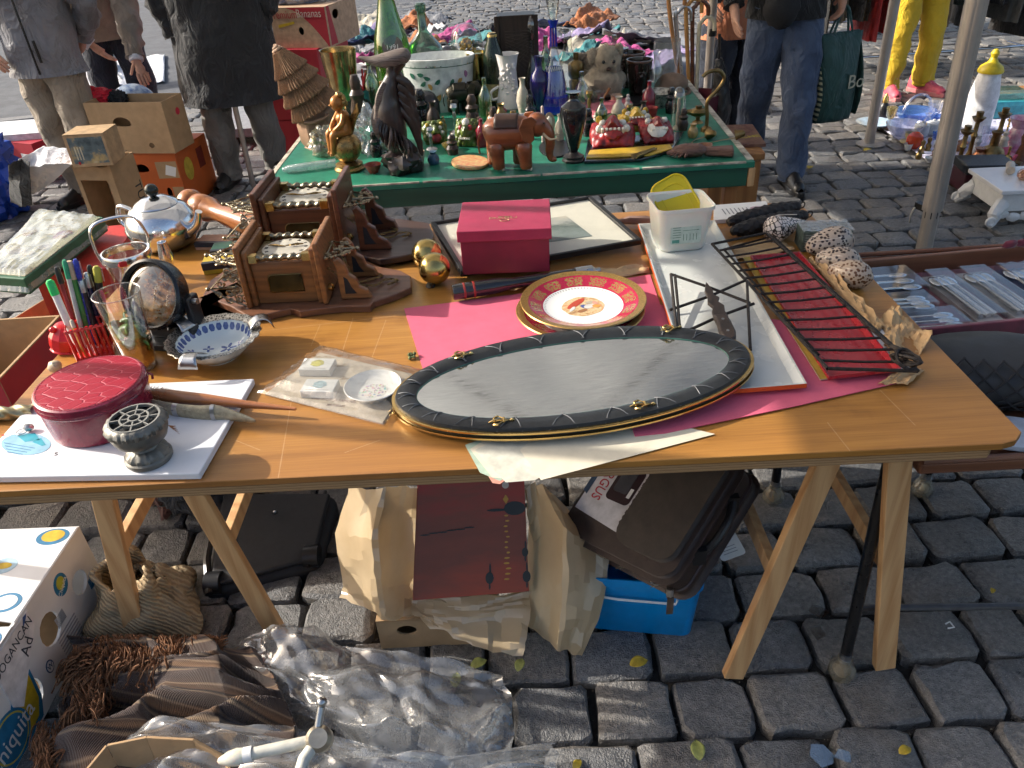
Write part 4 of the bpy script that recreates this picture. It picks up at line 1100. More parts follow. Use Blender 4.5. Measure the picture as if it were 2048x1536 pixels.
def tumbler():
 p=U(280,742,TZ)
 t=thing('mint_tea_glass','tall half-empty tea glass with mint leaves','glass',(p.x,p.y+.018,TZ))
 s=1.0
 MB().lathe([(0,0),(.027,0),(.0285,.004),(.043,.165),(.0442,.166),(.0445,.168)],44).build('tumbler',thin('tumbler_glass',(.93,.95,.94),.01,.7),t)
 MB().lathe([(0,.0095),(.0262,.0125),(.0305,.058),(0,.058)],32).build('tea',thin('amber_tea',(.75,.42,.1),.05,.1,.4,(.55,.28,.06)),t)
 MB().tube([(.0438*math.cos(k*PI/18),.0438*math.sin(k*PI/18),.1675)for k in range(36)],.0011,6,closed=True).build('rim',thin('rim_glass',(.8,.84,.83),.02,1.6),t)
 MB().lathe([(0,.001),(.0265,.001),(.0272,.009),(0,.009)],32).build('thick_base',thin('base_glass',(.75,.78,.76),.03,1.0),t)
 r=random.Random(2);m_=MB()
 LF=M('mint_green',(.075,.17,.015),.45,var=.5,ns=70)
 for k in range(30):
  a=r.uniform(0,6.28);q=r.uniform(.004,.024);z=r.uniform(.05,.1)
  T=rotm(r.uniform(-1.2,1.2),r.uniform(-1.2,1.2),a,(q*math.cos(a),q*math.sin(a),z),r.uniform(1.0,1.6))
  MB().grid(lambda u,v:((v-.5)*.02*math.sin(u*PI)**.7,(u-.5)*.026,.003*math.cos((v-.5)*3)+.002*math.sin(u*9)),6,4,T).build('mint_leaf',LF,t,solid=.0006)
tumbler()
def delft_bowl():
 p=U(424,742,TZ)
 t=thing('blue_white_bowl','blue and white porcelain bowl with silver lace rim and three handles','bowl',(p.x,p.y+.055,TZ),R(10))
 tb=NT('delft_glaze');sep=tb.new('SeparateXYZ',{0:tb.coord()});x_,y_=sep.outputs[0],sep.outputs[1]
 ang=tb.math('ARCTAN2',y_,x_);rr=tb.math('POWER',tb.math('ADD',tb.math('MULTIPLY',x_,x_),tb.math('MULTIPLY',y_,y_)),.5)
 ringm=tb.math('MULTIPLY',tb.math('GREATER_THAN',rr,.064),tb.math('LESS_THAN',rr,.0725))
 sc=tb.math('GREATER_THAN',tb.math('ABSOLUTE',tb.math('SINE',tb.math('MULTIPLY',ang,15))),tb.math('MULTIPLY_ADD',tb.math('ABSOLUTE',tb.math('SUBTRACT',rr,.0685)),120,.25))
 pat=tb.math('MULTIPLY',ringm,sc)
 fl=None
 for cx,cy_,R_,np_ in((.018,.014,.019,5),(-.022,.02,.012,4),(-.004,-.012,.009,3),(-.03,-.022,.016,5),(.026,-.03,.014,4),(.042,.02,.008,3),(-.05,.004,.009,4)):
  u_,v_=tb.math('SUBTRACT',x_,cx),tb.math('SUBTRACT',y_,cy_)
  dd_=tb.math('POWER',tb.math('ADD',tb.math('MULTIPLY',u_,u_),tb.math('MULTIPLY',v_,v_)),.5)
  pe=tb.math('MULTIPLY_ADD',tb.math('COSINE',tb.math('MULTIPLY',tb.math('ARCTAN2',v_,u_),np_)),R_*.35,R_*.6)
  q_=tb.math('MULTIPLY',tb.math('LESS_THAN',dd_,pe),tb.math('GREATER_THAN',dd_,R_*.16))
  fl=q_ if fl is None else tb.math('MAXIMUM',fl,q_)
 f=tb.math('MAXIMUM',pat,fl)
 shade_=tb.mix(tb.noise(tb.coord(),120,3),(.02,.035,.16),(.16,.22,.42))
 tb.pbsdf(Base_Color=tb.mix(f,(.66,.7,.68),shade_),Roughness=.1)
 MB().lathe([(.075,.046),(.066,.03),(.045,.013),(.02,.009),(0,.009)],56).build('bowl_inside',tb.m,t)
 MB().lathe([(0,.0),(.036,0),(.038,.006),(.05,.01),(.07,.028),(.08,.045)],56).build('bowl_outside',M('pale_glaze',(.66,.69,.66),.15),t)
 tl=NT('silver_lace');ang=None
 vo=tl.new('TexVoronoi',{'Vector':tl.coord(),'Scale':170},feature='DISTANCE_TO_EDGE')
 tl.pbsdf(Base_Color=tl.ramp(vo.outputs[0],[(.02,(.65,.62,.55)),(.2,(.12,.11,.1))]),Metallic=.9,Roughness=.3)
 scal=lambda a,z:1+.02*math.cos(a*22)
 MB().lathe([(.075,.0463),(.086,.050),(.094,.0515),(.095,.0505),(.086,.0485),(.075,.045)],88,None,scal).build('lace_rim',tl.m,t)
 for k,a in enumerate((.25,2.4,4.4)):
  T=rotm(0,0,a)
  MB().grid(lambda u,v:(.07+.048*u,(v-.5)*(.04-.012*math.sin(u*PI)),.05+.006*u+.012*math.sin(u*PI)-.012*(u>.85)*(u-.85)/.15),10,6,T).build('scroll_handle',STEEL,t,solid=.002)
delft_bowl()
wb=slab('white_flat_box',M('white_board',(.74,.74,.76),.45,var=.03),[(-70,955),(398,947),(508,757),(90,775)],TZ+.001,TZ+.014,bevel=.002)
tag(wb,'white flat cardboard box with blue print under the round case','box')
def on_wb(pts,mat,name,dz=.0003):
 w=PO(pts,TZ+.0145)
 MB().prism([(x-wb.location.x,y-wb.location.y)for x,y in w][::(1 if area2(w)>0 else-1)],.0002,.0003+dz).build(name,mat,wb,smooth=False)
el=lambda cx,cy_,rx,ry,n=20:[(cx+rx*math.cos(2*PI*k/n),cy_+ry*math.sin(2*PI*k/n))for k in range(n)]
on_wb(el(52,888,50,22),M('sky_blue_print',(.25,.48,.62),.5),'print_oval')
on_wb([(35,872),(70,866),(80,880),(50,884)],M('cyan_print',(.02,.32,.42),.5),'print_shape',.0006)
on_wb([(64,884),(82,876),(92,890),(84,892)],M('cyan_print',(.02,.32,.42),.5),'print_shape',.0006)
for k in range(4):on_wb([(8+k*2,885+k*6),(70-k*8,896+k*4),(70-k*8,897+k*4),(8+k*2,886.5+k*6)],M('blue_line',(.05,.2,.35),.5),'print_line',.0006)
p=U(112,908,TZ+.0145)
text(wb,'S',.014,INK,(p.x-wb.location.x,p.y-wb.location.y,.0005),(0,0,R(20)),.0002)
p=U(5,870,TZ+.0145)
text(wb,'a',.012,RED,(p.x-wb.location.x,p.y-wb.location.y,.0005),(0,0,R(60)),.0002)
for k in range(5):on_wb([(335+k*5,850+k*4),(352+k*2,852+k*4),(342+k*4,855+k*3)],M('rust_print',(.35,.14,.05),.6),'print_shape')
def round_box():
 p=U(168,898,TZ+.0145)
 t=thing('round_leather_case','round burgundy leather case with crocodile pattern lid','case',(p.x,p.y+.088,TZ+.0145),R(20))
 BL=M('burgundy_gloss',(.22,.006,.03),.25,coat=.25,var=.08)
 MB().lathe([(0,0),(.084,0),(.087,.003),(.091,.06),(0,.06)],72).build('case_body',BL,t)
 tb=NT('crocodile_leather');v=tb.coord()
 vv=tb.coord(scale=(24,40,1),rot=(0,0,.9))
 vo=tb.new('TexVoronoi',{'Vector':vv,'Scale':1.3,'Randomness':.5},feature='DISTANCE_TO_EDGE')
 g=tb.ramp(vo.outputs[0],[(0,(0,0,0)),(.07,(1,1,1))])
 b=tb.pbsdf(Base_Color=tb.mix(g,(.4,.05,.08),(.3,.002,.02)),Roughness=.5);b.inputs['Specular IOR Level'].default_value=.25
 tb.put(b.inputs['Normal'],tb.bump(tb.math('ADD',g,tb.math('MULTIPLY',tb.noise(v,160,4),.25)),.55,.0016))
 ld=MB().lathe([(.092,.0605),(.0935,.063),(.0925,.0655),(.094,.068),(.093,.071),(.0938,.074),(.092,.079),(.088,.081)],72).build('lid_edge',M('burgundy_edge',(.24,.012,.04),.25,coat=.3),t)
 MB().lathe([(.0882,.0812),(.06,.0822),(0,.0826)],72).build('lid_top',tb.m,t)
 st=MB()
 for k in range(110):
  a=2*PI*k/110
  st.tube([(.0862*math.cos(a),.0862*math.sin(a),.0818),(.0862*math.cos(a+.036),.0862*math.sin(a+.036),.0818)],.0005,4)
 stuff(st.build('stitching',M('pale_red_thread',(.5,.16,.18),.6),t))
 MB().tube([(.094,0,.072),(.1,.002,.066),(.099,.0,.058)],.0022,6).build('zip_pull',BL,t)
round_box()
def burner():
 p=U(287,940,TZ+.0145)
 t=thing('pewter_rose_bowl','small footed pewter rose bowl with pierced grille top','rose bowl',(p.x,p.y+.03,TZ+.0145))
 PW=M('dull_pewter',(.2,.19,.165),.5,.55,var=.25,bump=.2)
 orn=lambda f,amp:(lambda a,z:1+amp*math.sin(a*f)*math.cos(a*f*.37))
 MB().lathe([(0,0),(.036,0),(.038,.003),(.038,.009),(.035,.012)],48).build('foot',PW,t)
 MB().lathe([(.035,.0122),(.034,.018),(.026,.025),(.022,.027)],60,None,orn(26,.05)).build('foot_ornament',PW,t)
 MB().lathe([(.022,.0272),(.02,.031),(.028,.036),(.041,.046),(.0455,.058),(.044,.066)],48).build('bowl',PW,t)
 MB().lathe([(.044,.0662),(.0485,.068),(.0495,.075),(.045,.082),(.04,.084)],84,None,orn(30,.045)).build('ornate_rim',PW,t)
 MB().lathe([(0,.076),(.0395,.076),(.0398,.0835)],40).build('dark_well',BLACKM,t)
 gr=M('pewter_bright',(.35,.34,.31),.4,.6)
 for r_ in(.009,.022,.039):MB().lathe([(r_-.0014,.079),(r_+.0014,.079),(r_+.0014,.085),(r_-.0014,.085),(r_-.0014,.079)],40).build('grille_ring',gr,t)
 for k in range(8):
  a=k*PI/4+.2
  MB().bar((.0105*math.cos(a),.0105*math.sin(a),.082),(.0375*math.cos(a),.0375*math.sin(a),.082),.0022,.005).build('grille_spoke',gr,t,smooth=False)
burner()
def fur_stick():
 a,b=U(272,788,TZ+.03),U(592,818,TZ+.02);d=b-a;L=d.length
 t=thing('fur_topped_stick','polished wooden stick with a white and tan fur end','stick',a,rot=(0,math.asin(-d.z/L),math.atan2(d.y,d.x)))
 MB().tube([(.04,0,0),(.07,0,.001),(.14,0,.002),(.22,0,0),(L,0,0)],[.014,.0135,.011,.0075,.003],16).build('shaft',wood('reddish_shaft',(.4,.15,.055),(.24,.07,.025),3,0,.3,8,coat=.4),t)
 r=random.Random(9);m_=MB()
 for k in range(900):
  x=r.uniform(-.005,.085)*r.random()**.3;an=r.uniform(0,2*PI)
  rad=.016*(1-max(0,x-.06)/.04)
  base=Vector((x,rad*.75*math.cos(an),rad*.6*math.sin(an)))
  dr=Vector((r.uniform(.3,1.0),.55*math.cos(an)+r.uniform(-.4,.4),.55*math.sin(an)+r.uniform(-.4,.4))).normalized()
  tipp=base+dr*r.uniform(.008,.015);sd=dr.cross(Vector((r.uniform(-1,1),r.uniform(-1,1),1))).normalized()*.0006
  o_=len(m_.v);m_.v+=[tuple(base-sd),tuple(base+sd),tuple(tipp)];m_.f.append((o_,o_+1,o_+2))
 stuff(m_.build('fur',M('white_tan_fur',(.62,.52,.4),.9,ns=55,col2=(.36,.18,.08)),t))
 MB().ball((.035,0,0),(.045,.014,.012),16,10,wob=.2).build('fur_pad',M('fur_underlayer',(.5,.42,.33),.95,ns=60,col2=(.3,.16,.08)),t)
fur_stick()
def horn():
 path=smooth_path([U(296,806,TZ+.026),U(340,818,TZ+.024),U(400,826,TZ+.023),U(450,828,TZ+.022),U(510,842,TZ+.017)],6)
 t=thing('engraved_horn_sheath','curved dagger sheath with engraved pale metal scrolls','sheath',path[0])
 k=len(path)
 HM=M('engraved_pale_metal',(.4,.35,.24),.5,.3,var=.2,ns=130,bump=.6,bs=160)
 MB().tube([p-path[0]for p in path],[lerp(.011,.0175,min(1,i/(k*.62)))if i<k*.66 else lerp(.0175,.0015,(i-k*.66)/(k*.34))for i in range(k)],16,flat=.55).build('sheath_body',HM,t)
 for i in(int(k*.62),int(k*.3)):
  MB().tube([path[i]-path[0],path[i+1]-path[0]],.0185 if i>k*.5 else .0145,16,flat=.58).build('band',STEEL,t)
 sc=MB()
 for j in range(10):
  c=path[int(k*.25)+j].lerp(path[int(k*.25)+j+1],.5)-path[0]+Vector((0,-.003,.0095))
  sc.tube([c+Vector((.006*(1-i/12)*math.cos(i*.7+j),.005*(1-i/12)*math.sin(i*.7+j),0))for i in range(11)],.0007,4)
 sc.build('scroll_engraving',M('light_scroll',(.42,.37,.27),.4,.7),t)
horn()
def brass_handle():
 p=U(20,838,TZ+.0)
 t=thing('twisted_brass_handle','twisted brass handle with ball finial at the table corner','handle',(p.x,p.y,TZ),R(4))
 BG=M('worn_brass_grey',(.4,.34,.2),.35,.8,var=.3)
 def tw(u,v):
  th=v*2*PI;r=.0125*(1+.16*math.cos(3*(th-u*9)))
  return(lerp(-.1,.05,u),r*math.cos(th),.014+r*math.sin(th))
 MB().grid(tw,70,24).build('twisted_shaft',BG,t,ang=70)
 MB().ball((-.055,.03,.019),.019,18,12,wob=.15,wf=20).build('ball_finial',M('dark_worn_brass',(.2,.17,.12),.4,.8,bump=.5),t)
brass_handle()
p=U(98,752,TZ)
o=MB().lathe([(0,0),(.007,.001),(.013,.01),(.0125,.018),(.006,.025),(0,.028)],20,rotm(0,1.1,.3),lambda a,z:1+.08*math.sin(a*2+z*300))
solo(o,'snail_shell',M('cream_snail',(.62,.52,.36),.35,ns=60,col2=(.45,.33,.2)),'small cream snail shell behind the round case','shell',(p.x,p.y+.01,TZ+.008))
p=U(60,862,TZ+.0145)
t=thing('silver_key_fob','small silver pendant and ring beside the round case','pendant',(p.x,p.y,TZ+.016))
MB().ball((0,0,.006),(.009,.007,.007),14,8,wob=.3).build('pendant_bead',STEEL,t)
MB().tube([(-.012+.009*math.cos(k*PI/8),-.004+.009*math.sin(k*PI/8),.001)for k in range(16)],.0008,5,closed=True).build('ring',STEEL,t)
def sleeve():
 q=[(515,787),(640,692),(848,742),(768,853)]
 cd_=slab('printed_card',M('beige_card',(.5,.42,.32),.6,var=.2,ns=30),[(530,788),(640,705),(825,748),(765,846)],TZ+.0005,TZ+.003)
 tag(cd_,'beige printed card inside the clear sleeve','card')
 c0=U(690,833,TZ+.003)
 text(cd_,'THE WORLD FAMOUS',.011,M('brown_print',(.16,.07,.04),.7),(U(668,803,TZ).x-cd_.location.x,U(668,803,TZ).y-cd_.location.y,.0003),(0,0,R(-14)),.0001,sx=.8)
 text(cd_,'BRUXELLES',.009,MATS['brown_print'],(U(672,814,TZ).x-cd_.location.x,U(672,814,TZ).y-cd_.location.y,.0003),(0,0,R(-14)),.0001,sx=.8)
 for(px,py,c1,l)in((637,742,(.52,.48,.08),'white matchbox with yellow emblem in the clear sleeve'),(642,785,(.35,.5,.55),'white matchbox with pale blue emblem in the clear sleeve')):
  p=U(px,py,TZ+.003)
  t=thing('little_white_box',l,'box',(p.x,p.y,TZ+.0032),R(-8),group='little white boxes in the sleeve')
  b=MB().box(-.032,.032,-.02,.022,0,.016).build('box_body',M('white_box_card',(.68,.68,.66),.55,var=.04),t,smooth=False,bevel=.0015)
  MB().prism([(.013*math.cos(k*.4)*(1+.15*math.sin(k*3)),.012*math.sin(k*.4))for k in range(16)],.0161,.0165,rotm(loc=(.0,.003,0))).build('emblem',M('emblem_%d'%py,c1,.6,var=.3,ns=200),b,smooth=False)
  MB().box(-.022,.022,-.016,-.0145,.0161,.0164).build('print_line',M('grey_print2',(.35,.33,.33),.7),b,smooth=False)
 p=U(744,790,TZ+.003)
 t=thing('small_white_dish','small white dish with a coloured crest inside the clear sleeve','dish',(p.x+.003,p.y+.008,TZ+.0035),R(10))
 MB().lathe([(0,.0),(.03,0),(.045,.006),(.054,.017),(.0525,.018),(.043,.008),(.03,.0035),(0,.003)],48).build('dish_body',PW_ if False else M('porcelain_white',(.78,.77,.74),.12),t)
 cr=MB()
 for k in range(26):
  a=random.uniform(0,6.28);r_=random.uniform(0,.024)
 tcr=NT('crest_print');vo=tcr.new('TexVoronoi',{'Vector':tcr.coord(),'Scale':190})
 tcr.pbsdf(Base_Color=tcr.mix(tcr.math('GREATER_THAN',vo.outputs[0],.45),tcr.mix(.55,vo.outputs[1],(.45,.3,.22)),(.72,.7,.66)),Roughness=.2)
 MB().prism([(.026*math.cos(k*PI/15)*(1+.06*math.sin(k*3)),.022*math.sin(k*PI/15))for k in range(30)],.0036,.0039).build('crest',tcr.m,t,smooth=False)
 Q=[U(x,y,TZ+.004)for x,y in q];c=sum(Q,Vector())/4
 def fn(u,v):
  p_=Q[0].lerp(Q[1],u).lerp(Q[3].lerp(Q[2],u),v)-c
  e=min(u,1-u,v,1-v)
  return(p_.x,p_.y,.002+min(.0205,e*.13)+.003*abs(fbm(u*6,v*6,2))+.0012*math.sin(u*50)*(e<.12))
 o=MB().grid(fn,44,44).build('clear_plastic_sleeve',thin('clear_film',(.96,.96,.94),.08,.1,.14,(.7,.68,.62),.3,40),ang=25);o.location=c
 tag(o,'clear plastic sleeve of souvenirs lying beside the oval mirror','sleeve')
sleeve()
p=U(825,716,TZ)
m_=MB();r=random.Random(4)
for k in range(14):m_.ball((r.uniform(-.006,.006),r.uniform(-.009,.009),r.uniform(.003,.01)),r.uniform(.002,.004),7,5,wob=.4)
stuff(m_.build('leaf_clump',M('dry_green_herb',(.14,.17,.06),.8,var=.4,ns=200),thing('dried_herb_bud','tiny dried green herb bud beside the pink card','herb',(p.x,p.y,TZ))))
# THINGS ON THE GREEN TABLE
def turned(name,label,cat,px,py,pytop,wpx,prof,mat,z=RZ,y=None,n=32,group=None,fn=None,part='body',rz=0,h=None):
 """lathe-turned thing: stands at picture point (px, py) on plane z (or at depth y), as tall and wide as the picture shows"""
 p=U(px,py,z)if y is None else Vector((UY(px,py,y).x,y,z))
 h=h or HT(p,pytop);w=W(p,wpx)/2
 zm=max(q[1]for q in prof);rm=max(q[0]for q in prof)
 t=thing(name,label,cat,(p.x,p.y+w,z),rz,group)
 t['h']=h;t['w']=w
 MB().lathe([(r/rm*w,q/zm*h)for r,q in prof],n,None,fn).build(part,mat,t)
 return t,w,h
def lp(t,prof,mat,name,w,h,rm=1,zm=1,n=32,fn=None):
 return MB().lathe([(r/rm*w,q/zm*h)for r,q in prof],n,None,fn).build(name,mat,t)
def elephant(px,py,L,mat,dark,label,rz=0,tusks=True,z=RZ):
 p=U(px,py,z)
 t=thing('carved_elephant',label,'elephant figure',(p.x,p.y+.05,z),rz)
 s=L/.2
 def sc(pts):return[(x*s,y*s,zz*s)for x,y,zz in pts]
 m_=MB()
 m_.tube(sc([(-.085,0,.1),(-.07,0,.108),(-.03,0,.118),(.02,0,.12),(.05,0,.125),(.075,0,.13)]),[.036*s,.054*s,.06*s,.057*s,.05*s,.034*s],18,flat=.85)
 for x,y in((-.058,.028),(-.05,-.03),(.03,.028),(.042,-.03)):
  lean=.008 if y<0 else-.01
  m_.tube(sc([(x,y*.8,.1),(x+lean*.4,y,.06),(x+lean,y,.025),(x+lean,y,.003)]),[.036*s,.027*s,.021*s,.024*s],12)
 body=m_.build('body',mat,t,sub=1,ang=70)
 h=MB();h.ball((.088*s,0,.142*s),(.036*s,.032*s,.04*s),20,14)
 h.tube(smooth_path(sc([(.1,0,.15),(.122,0,.12),(.13,0,.085),(.126,0,.05),(.134,0,.028),(.15,0,.03)]),4),[s*(.024-.0008*i)for i in range(21)],12)
 h.build('head',mat,t,sub=1,ang=70)
 for y in(-1,1):
  e=[(0,0),(.012,.016),(-.004,.03),(-.03,.026),(-.042,0),(-.034,-.032),(-.014,-.05),(.002,-.034)]
  T=rotm(PI/2,0,0,(.078*s,y*.032*s,.142*s))@rotm(0,-.35*y,0)
  MB().prism([(a*s*1.15,b*s*1.15)for a,b in e],-.003*s,.003*s,T).build('ear',mat,t,bevel=.002)
  if tusks:MB().tube(smooth_path(sc([(.108,y*.016,.118),(.13,y*.022,.1),(.158,y*.024,.104)]),4),[.0045*s]*5+[.003*s]*3+[.001*s],8).build('tusk',M('ivory_wood',(.62,.48,.3),.4),t)
  MB().ball((.112*s,y*.022*s,.152*s),.0035*s,8,6).build('eye',BLACK,t)
 def sad(u,v):
  th=lerp(-1.15,1.15,v);x=lerp(-.05,.028,u)
  return(x*s,.0585*s*math.sin(th)*.86,(.117+.061*math.cos(th))*s)
 MB().grid(sad,8,16).build('saddle_cloth',dark,t,solid=.003)
 MB().tube(smooth_path(sc([(-.1,0,.12),(-.112,0,.09),(-.108,0,.05)]),4),.003*s,6).build('tail',mat,t)
 for x,y in((-.05,.028),(-.042,-.03),(.02,.028),(.05,-.03)):
  for k in(-1,0,1):MB().ball(((x+.016)*s,(y+.008*k)*s,.006*s),(.004*s,.0035*s,.005*s),8,6).build('toenail',M('pale_nail',(.6,.5,.38),.5),t)
 return t
REDW=wood('red_carved_wood',(.26,.075,.024),(.13,.034,.012),1.6,0,.32,5,coat=.4)
elephant(1026,345,.205,REDW,M('dark_saddle',(.05,.022,.014),.4),'red-brown carved wooden elephant with dark saddle and pale tusks',R(-8))
elephant(925,232,.14,M('dark_bronze',(.06,.055,.04),.4,.8,var=.3),M('dark_bronze2',(.045,.04,.03),.45,.8),'small dark bronze elephant with a rider behind the painted masks',R(8),False)
def bird():
 p=U(806,352,RZ);H=HT(p,104)
 t=thing('carved_bird_statue','tall dark carved wooden bird standing on a rock base','statue',(p.x,p.y+.04,RZ))
 DK=M('dark_carved_ebony',(.045,.03,.026),.35,ns=28,col2=(.02,.013,.011),bump=.5,bs=60,coat=.3)
 LG=wood('greyish_carved_grain',(.2,.16,.14),(.05,.035,.03),5,0,.4,12)
 s=H/.34
 m_=MB()
 r=random.Random(6)
 for k in range(9):
  a=k*.7;m_.ball((.03*s*math.cos(a),.022*s*math.sin(a),(.02+.012*(k%3))*s),(.03*s,.026*s,.026*s),12,8,wob=.45,wf=7)
 m_.build('rock_base',DK,t)
 MB().tube(smooth_path([(.0,0,.04*s),(-.012*s,.0,.1*s),(-.02*s,0,.17*s),(-.012*s,0,.23*s),(.0,0,.27*s),(.006*s,0,.3*s)],5),[s*q for q in(.018,.02,.024,.03,.034,.037,.039,.04,.041,.041,.04,.038,.036,.033,.03,.028,.026,.024,.022,.02,.019,.018,.017,.016,.015,.015)],16,wob=.004,wf=50).build('body',DK,t)
 MB().tube(smooth_path([(-.085*s,0,.326*s),(-.045*s,0,.314*s),(.0,0,.314*s),(.04*s,0,.322*s),(.06*s,0,.322*s)],5),[s*q for q in(.002,.004,.006,.008,.01,.013,.015,.017,.019,.02,.021,.022,.022,.022,.021,.021,.02,.018,.014,.009,.004)],16,flat=1.15).build('head_crest',LG,t)
 MB().tube(smooth_path([(.03*s,0,.31*s),(.015*s,-.0,.29*s),(.004*s,0,.26*s)],4),[.018*s,.018*s,.017*s,.016*s,.015*s,.014*s,.014*s,.014*s,.013*s],12).build('throat',DK,t)
 for k in range(6):
  MB().tube(smooth_path([(-.02*s-.004*k*s,-.02*s+.004*k*s,(.26-.01*k)*s),(-.045*s-.002*k*s,-.022*s,(.2-.012*k)*s),(-.03*s+.006*k*s,-.02*s,(.13-.01*k)*s)],5),[s*q for q in(.004,.007,.009,.01,.01,.0095,.009,.008,.006,.004,.002)],8,flat=.5).build('wing_feather',LG,t)
 for k in range(5):
  MB().tube(smooth_path([(.015*s,-.01*s,(.27-.02*k)*s),(.05*s,-.012*s,(.24-.03*k)*s),(.045*s+.004*s*k,-.01*s,(.16-.028*k)*s)],5),[s*q for q in(.006,.009,.011,.012,.012,.012,.011,.01,.008,.006,.003)],8,flat=.6,wob=.004,wf=70).build('tail_feather',DK,t)
 for k in range(34):
  a=k*2.4;z=.06+.21*((k*.618)%1);rr_=(.03+.012*math.sin(z*14))*s
  T=rotm(0,0,a,(rr_*math.cos(a)-.012*s,rr_*math.sin(a),z*s))@rotm(0,PI/2-.25,0)
  MB().tube(smooth_path([(-.03*s,0,.002),(0,.004*s*math.sin(k),.012*s),(.035*s,.01*s*math.sin(k*2),.004*s)],3),[s*q for q in(.003,.006,.009,.011,.009,.006,.002)],6,T,flat=.45).build('carved_plume',LG if k%3==0 else DK,t)
 for x in(-.018,.014):MB().tube([(x*s,-.004*s,.15*s),(x*s*1.2,-.006*s,.09*s),(x*s*1.3,-.008*s,.05*s)],[.009*s,.006*s,.007*s],8).build('leg',DK,t)
bird()
def cherub():
 p=U(698,344,RZ);H=HT(p,180);s=H/.23
 t=thing('gilded_cherub','gilded winged cherub seated on a mottled gold ball','figurine',(p.x,p.y+.03,RZ),R(-60))
 GB=M('mottled_gold',(.45,.27,.09),.3,.75,ns=60,col2=(.16,.11,.045),bump=.25)
 AM=M('amber_gilt',(.42,.17,.04),.35,.4,var=.25,ns=40)
 MB().lathe([(0,0),(.043*s,0),(.045*s,.006*s),(.038*s,.012*s),(.04*s,.018*s),(.028*s,.024*s),(0,.024*s)],36).build('round_foot',GB,t)
 MB().ball((0,0,.066*s),.044*s,32,20).build('ball',GB,t)
 b=MB()
 b.tube(smooth_path([(0,0,.105*s),(0,.006*s,.13*s),(0,.002*s,.155*s),(0,-.004*s,.17*s)],5),[s*q for q in(.024,.024,.024,.023,.022,.021,.02,.02,.02,.021,.02,.018,.013,.01,.009,.009)],16)
 for x in(-1,1):
  b.tube(smooth_path([(x*.01*s,0,.11*s),(x*.016*s,-.035*s,.112*s),(x*.014*s,-.042*s,.085*s),(x*.01*s,-.046*s,.06*s),(x*.01*s,-.055*s,.055*s)],5),[s*(.014-.00045*i)for i in range(21)],10)
  b.tube(smooth_path([(x*.019*s,0,.16*s),(x*.028*s,-.012*s,.14*s),(x*.016*s,-.03*s,.122*s),(x*.006*s,-.034*s,.115*s)],5),[s*(.0085-.0002*i)for i in range(16)],10)
 b.ball((0,-.006*s,.19*s),(.019*s,.02*s,.022*s),20,14)
 b.ball((0,-.026*s,.187*s),(.004*s,.005*s,.004*s),8,6)
 b.build('body',AM,t,ang=70)
 hr=MB();r=random.Random(3)
 for k in range(46):
  a,e=r.uniform(-.1,3.3),r.uniform(-.4,1.5)
  hr.ball((.019*s*math.cos(a)*math.cos(e),(.004+.019*math.sin(a)*math.cos(e))*s-.004*s,(.192+.022*math.sin(e))*s),.0062*s,7,5)
 hr.build('curly_hair',GB,t)
 for x in(-1,1):
  MB().grid(lambda u,v:(x*(.008+.045*u)*s,(.022+.012*u)*s,(.15+.035*u-(.05*v)*(1-.6*u)+.012*math.sin(v*9)*u)*s),8,8).build('wing',GB,t,solid=.004)
cherub()
def thatch():
 p=U(640,300,RZ);H=HT(p,80);s=H/.42
 t=thing('thatched_wooden_vessel','brown wooden vessel with layered straw roof leaning left','wooden vessel',(p.x,p.y+.06,RZ),R(10))
 BW=M('pale_brown_wood',(.3,.18,.11),.6,var=.2,ns=14,bump=.3)
 ST=wood('straw_bundle',(.34,.2,.11),(.13,.07,.04),6,2,.8,14,bump=.6)
 MB().lathe([(0,0),(.07*s,0),(.085*s,.02*s),(.09*s,.09*s),(.08*s,.15*s),(.05*s,.165*s),(.045*s,.17*s),(0,.17*s)],6).build('base_pot',BW,t,bevel=.008)
 MB().tube([(-.05*s,-.085*s,.12*s),(-.02*s,-.092*s,.118*s),(.03*s,-.09*s,.13*s),(.05*s,-.08*s,.14*s)],.008*s,8).build('carved_lug',BW,t)
 Tl=rotm(0,R(-24),0,(-.0,0,.15*s))
 for k,(r0,r1,z0,z1)in enumerate(((.105,.06,.0,.095),(.1,.055,.06,.15),(.088,.045,.115,.2),(.07,.025,.165,.25))):
  n=180
  def fn(a,z):return 1+.05*math.sin(a*45)+.025*math.sin(a*17+z*90)
  MB().lathe([(r0*s*.75,z0*s+.012*s),(r0*s,z0*s),(r0*s*1.02,z0*s+.006*s),(lerp(r0,r1,.5)*s,lerp(z0,z1,.5)*s),(r1*s,z1*s),(0,z1*s)],n,Tl,fn).build('straw_tier',ST,t,ang=30)
 MB().tube([Tl@Vector((.022*s*(1-i/22)*math.cos(i*.8),.022*s*(1-i/22)*math.sin(i*.8),(.25+.0012*i)*s))for i in range(20)],.006*s,8).build('coiled_finial',M('pale_straw',(.45,.3,.2),.7),t)
 MB().lathe([(.05*s,.0),(.06*s,.005*s),(.06*s,.06*s),(.05*s,.07*s)],24,rotm(0,R(-10),0,(0,0,.155*s))).build('neck',BW,t)
thatch()
turned('champagne_bucket','tarnished gold champagne bucket behind the cherub','bucket',690,232,105,72,[(0,0),(.62,0),(.64,.02),(.98,.96),(1.0,1.0),(.93,.99),(.6,.05),(0,.04)],M('tarnished_silver_gilt',(.5,.38,.2),.22,1.0,var=.3),n=40)
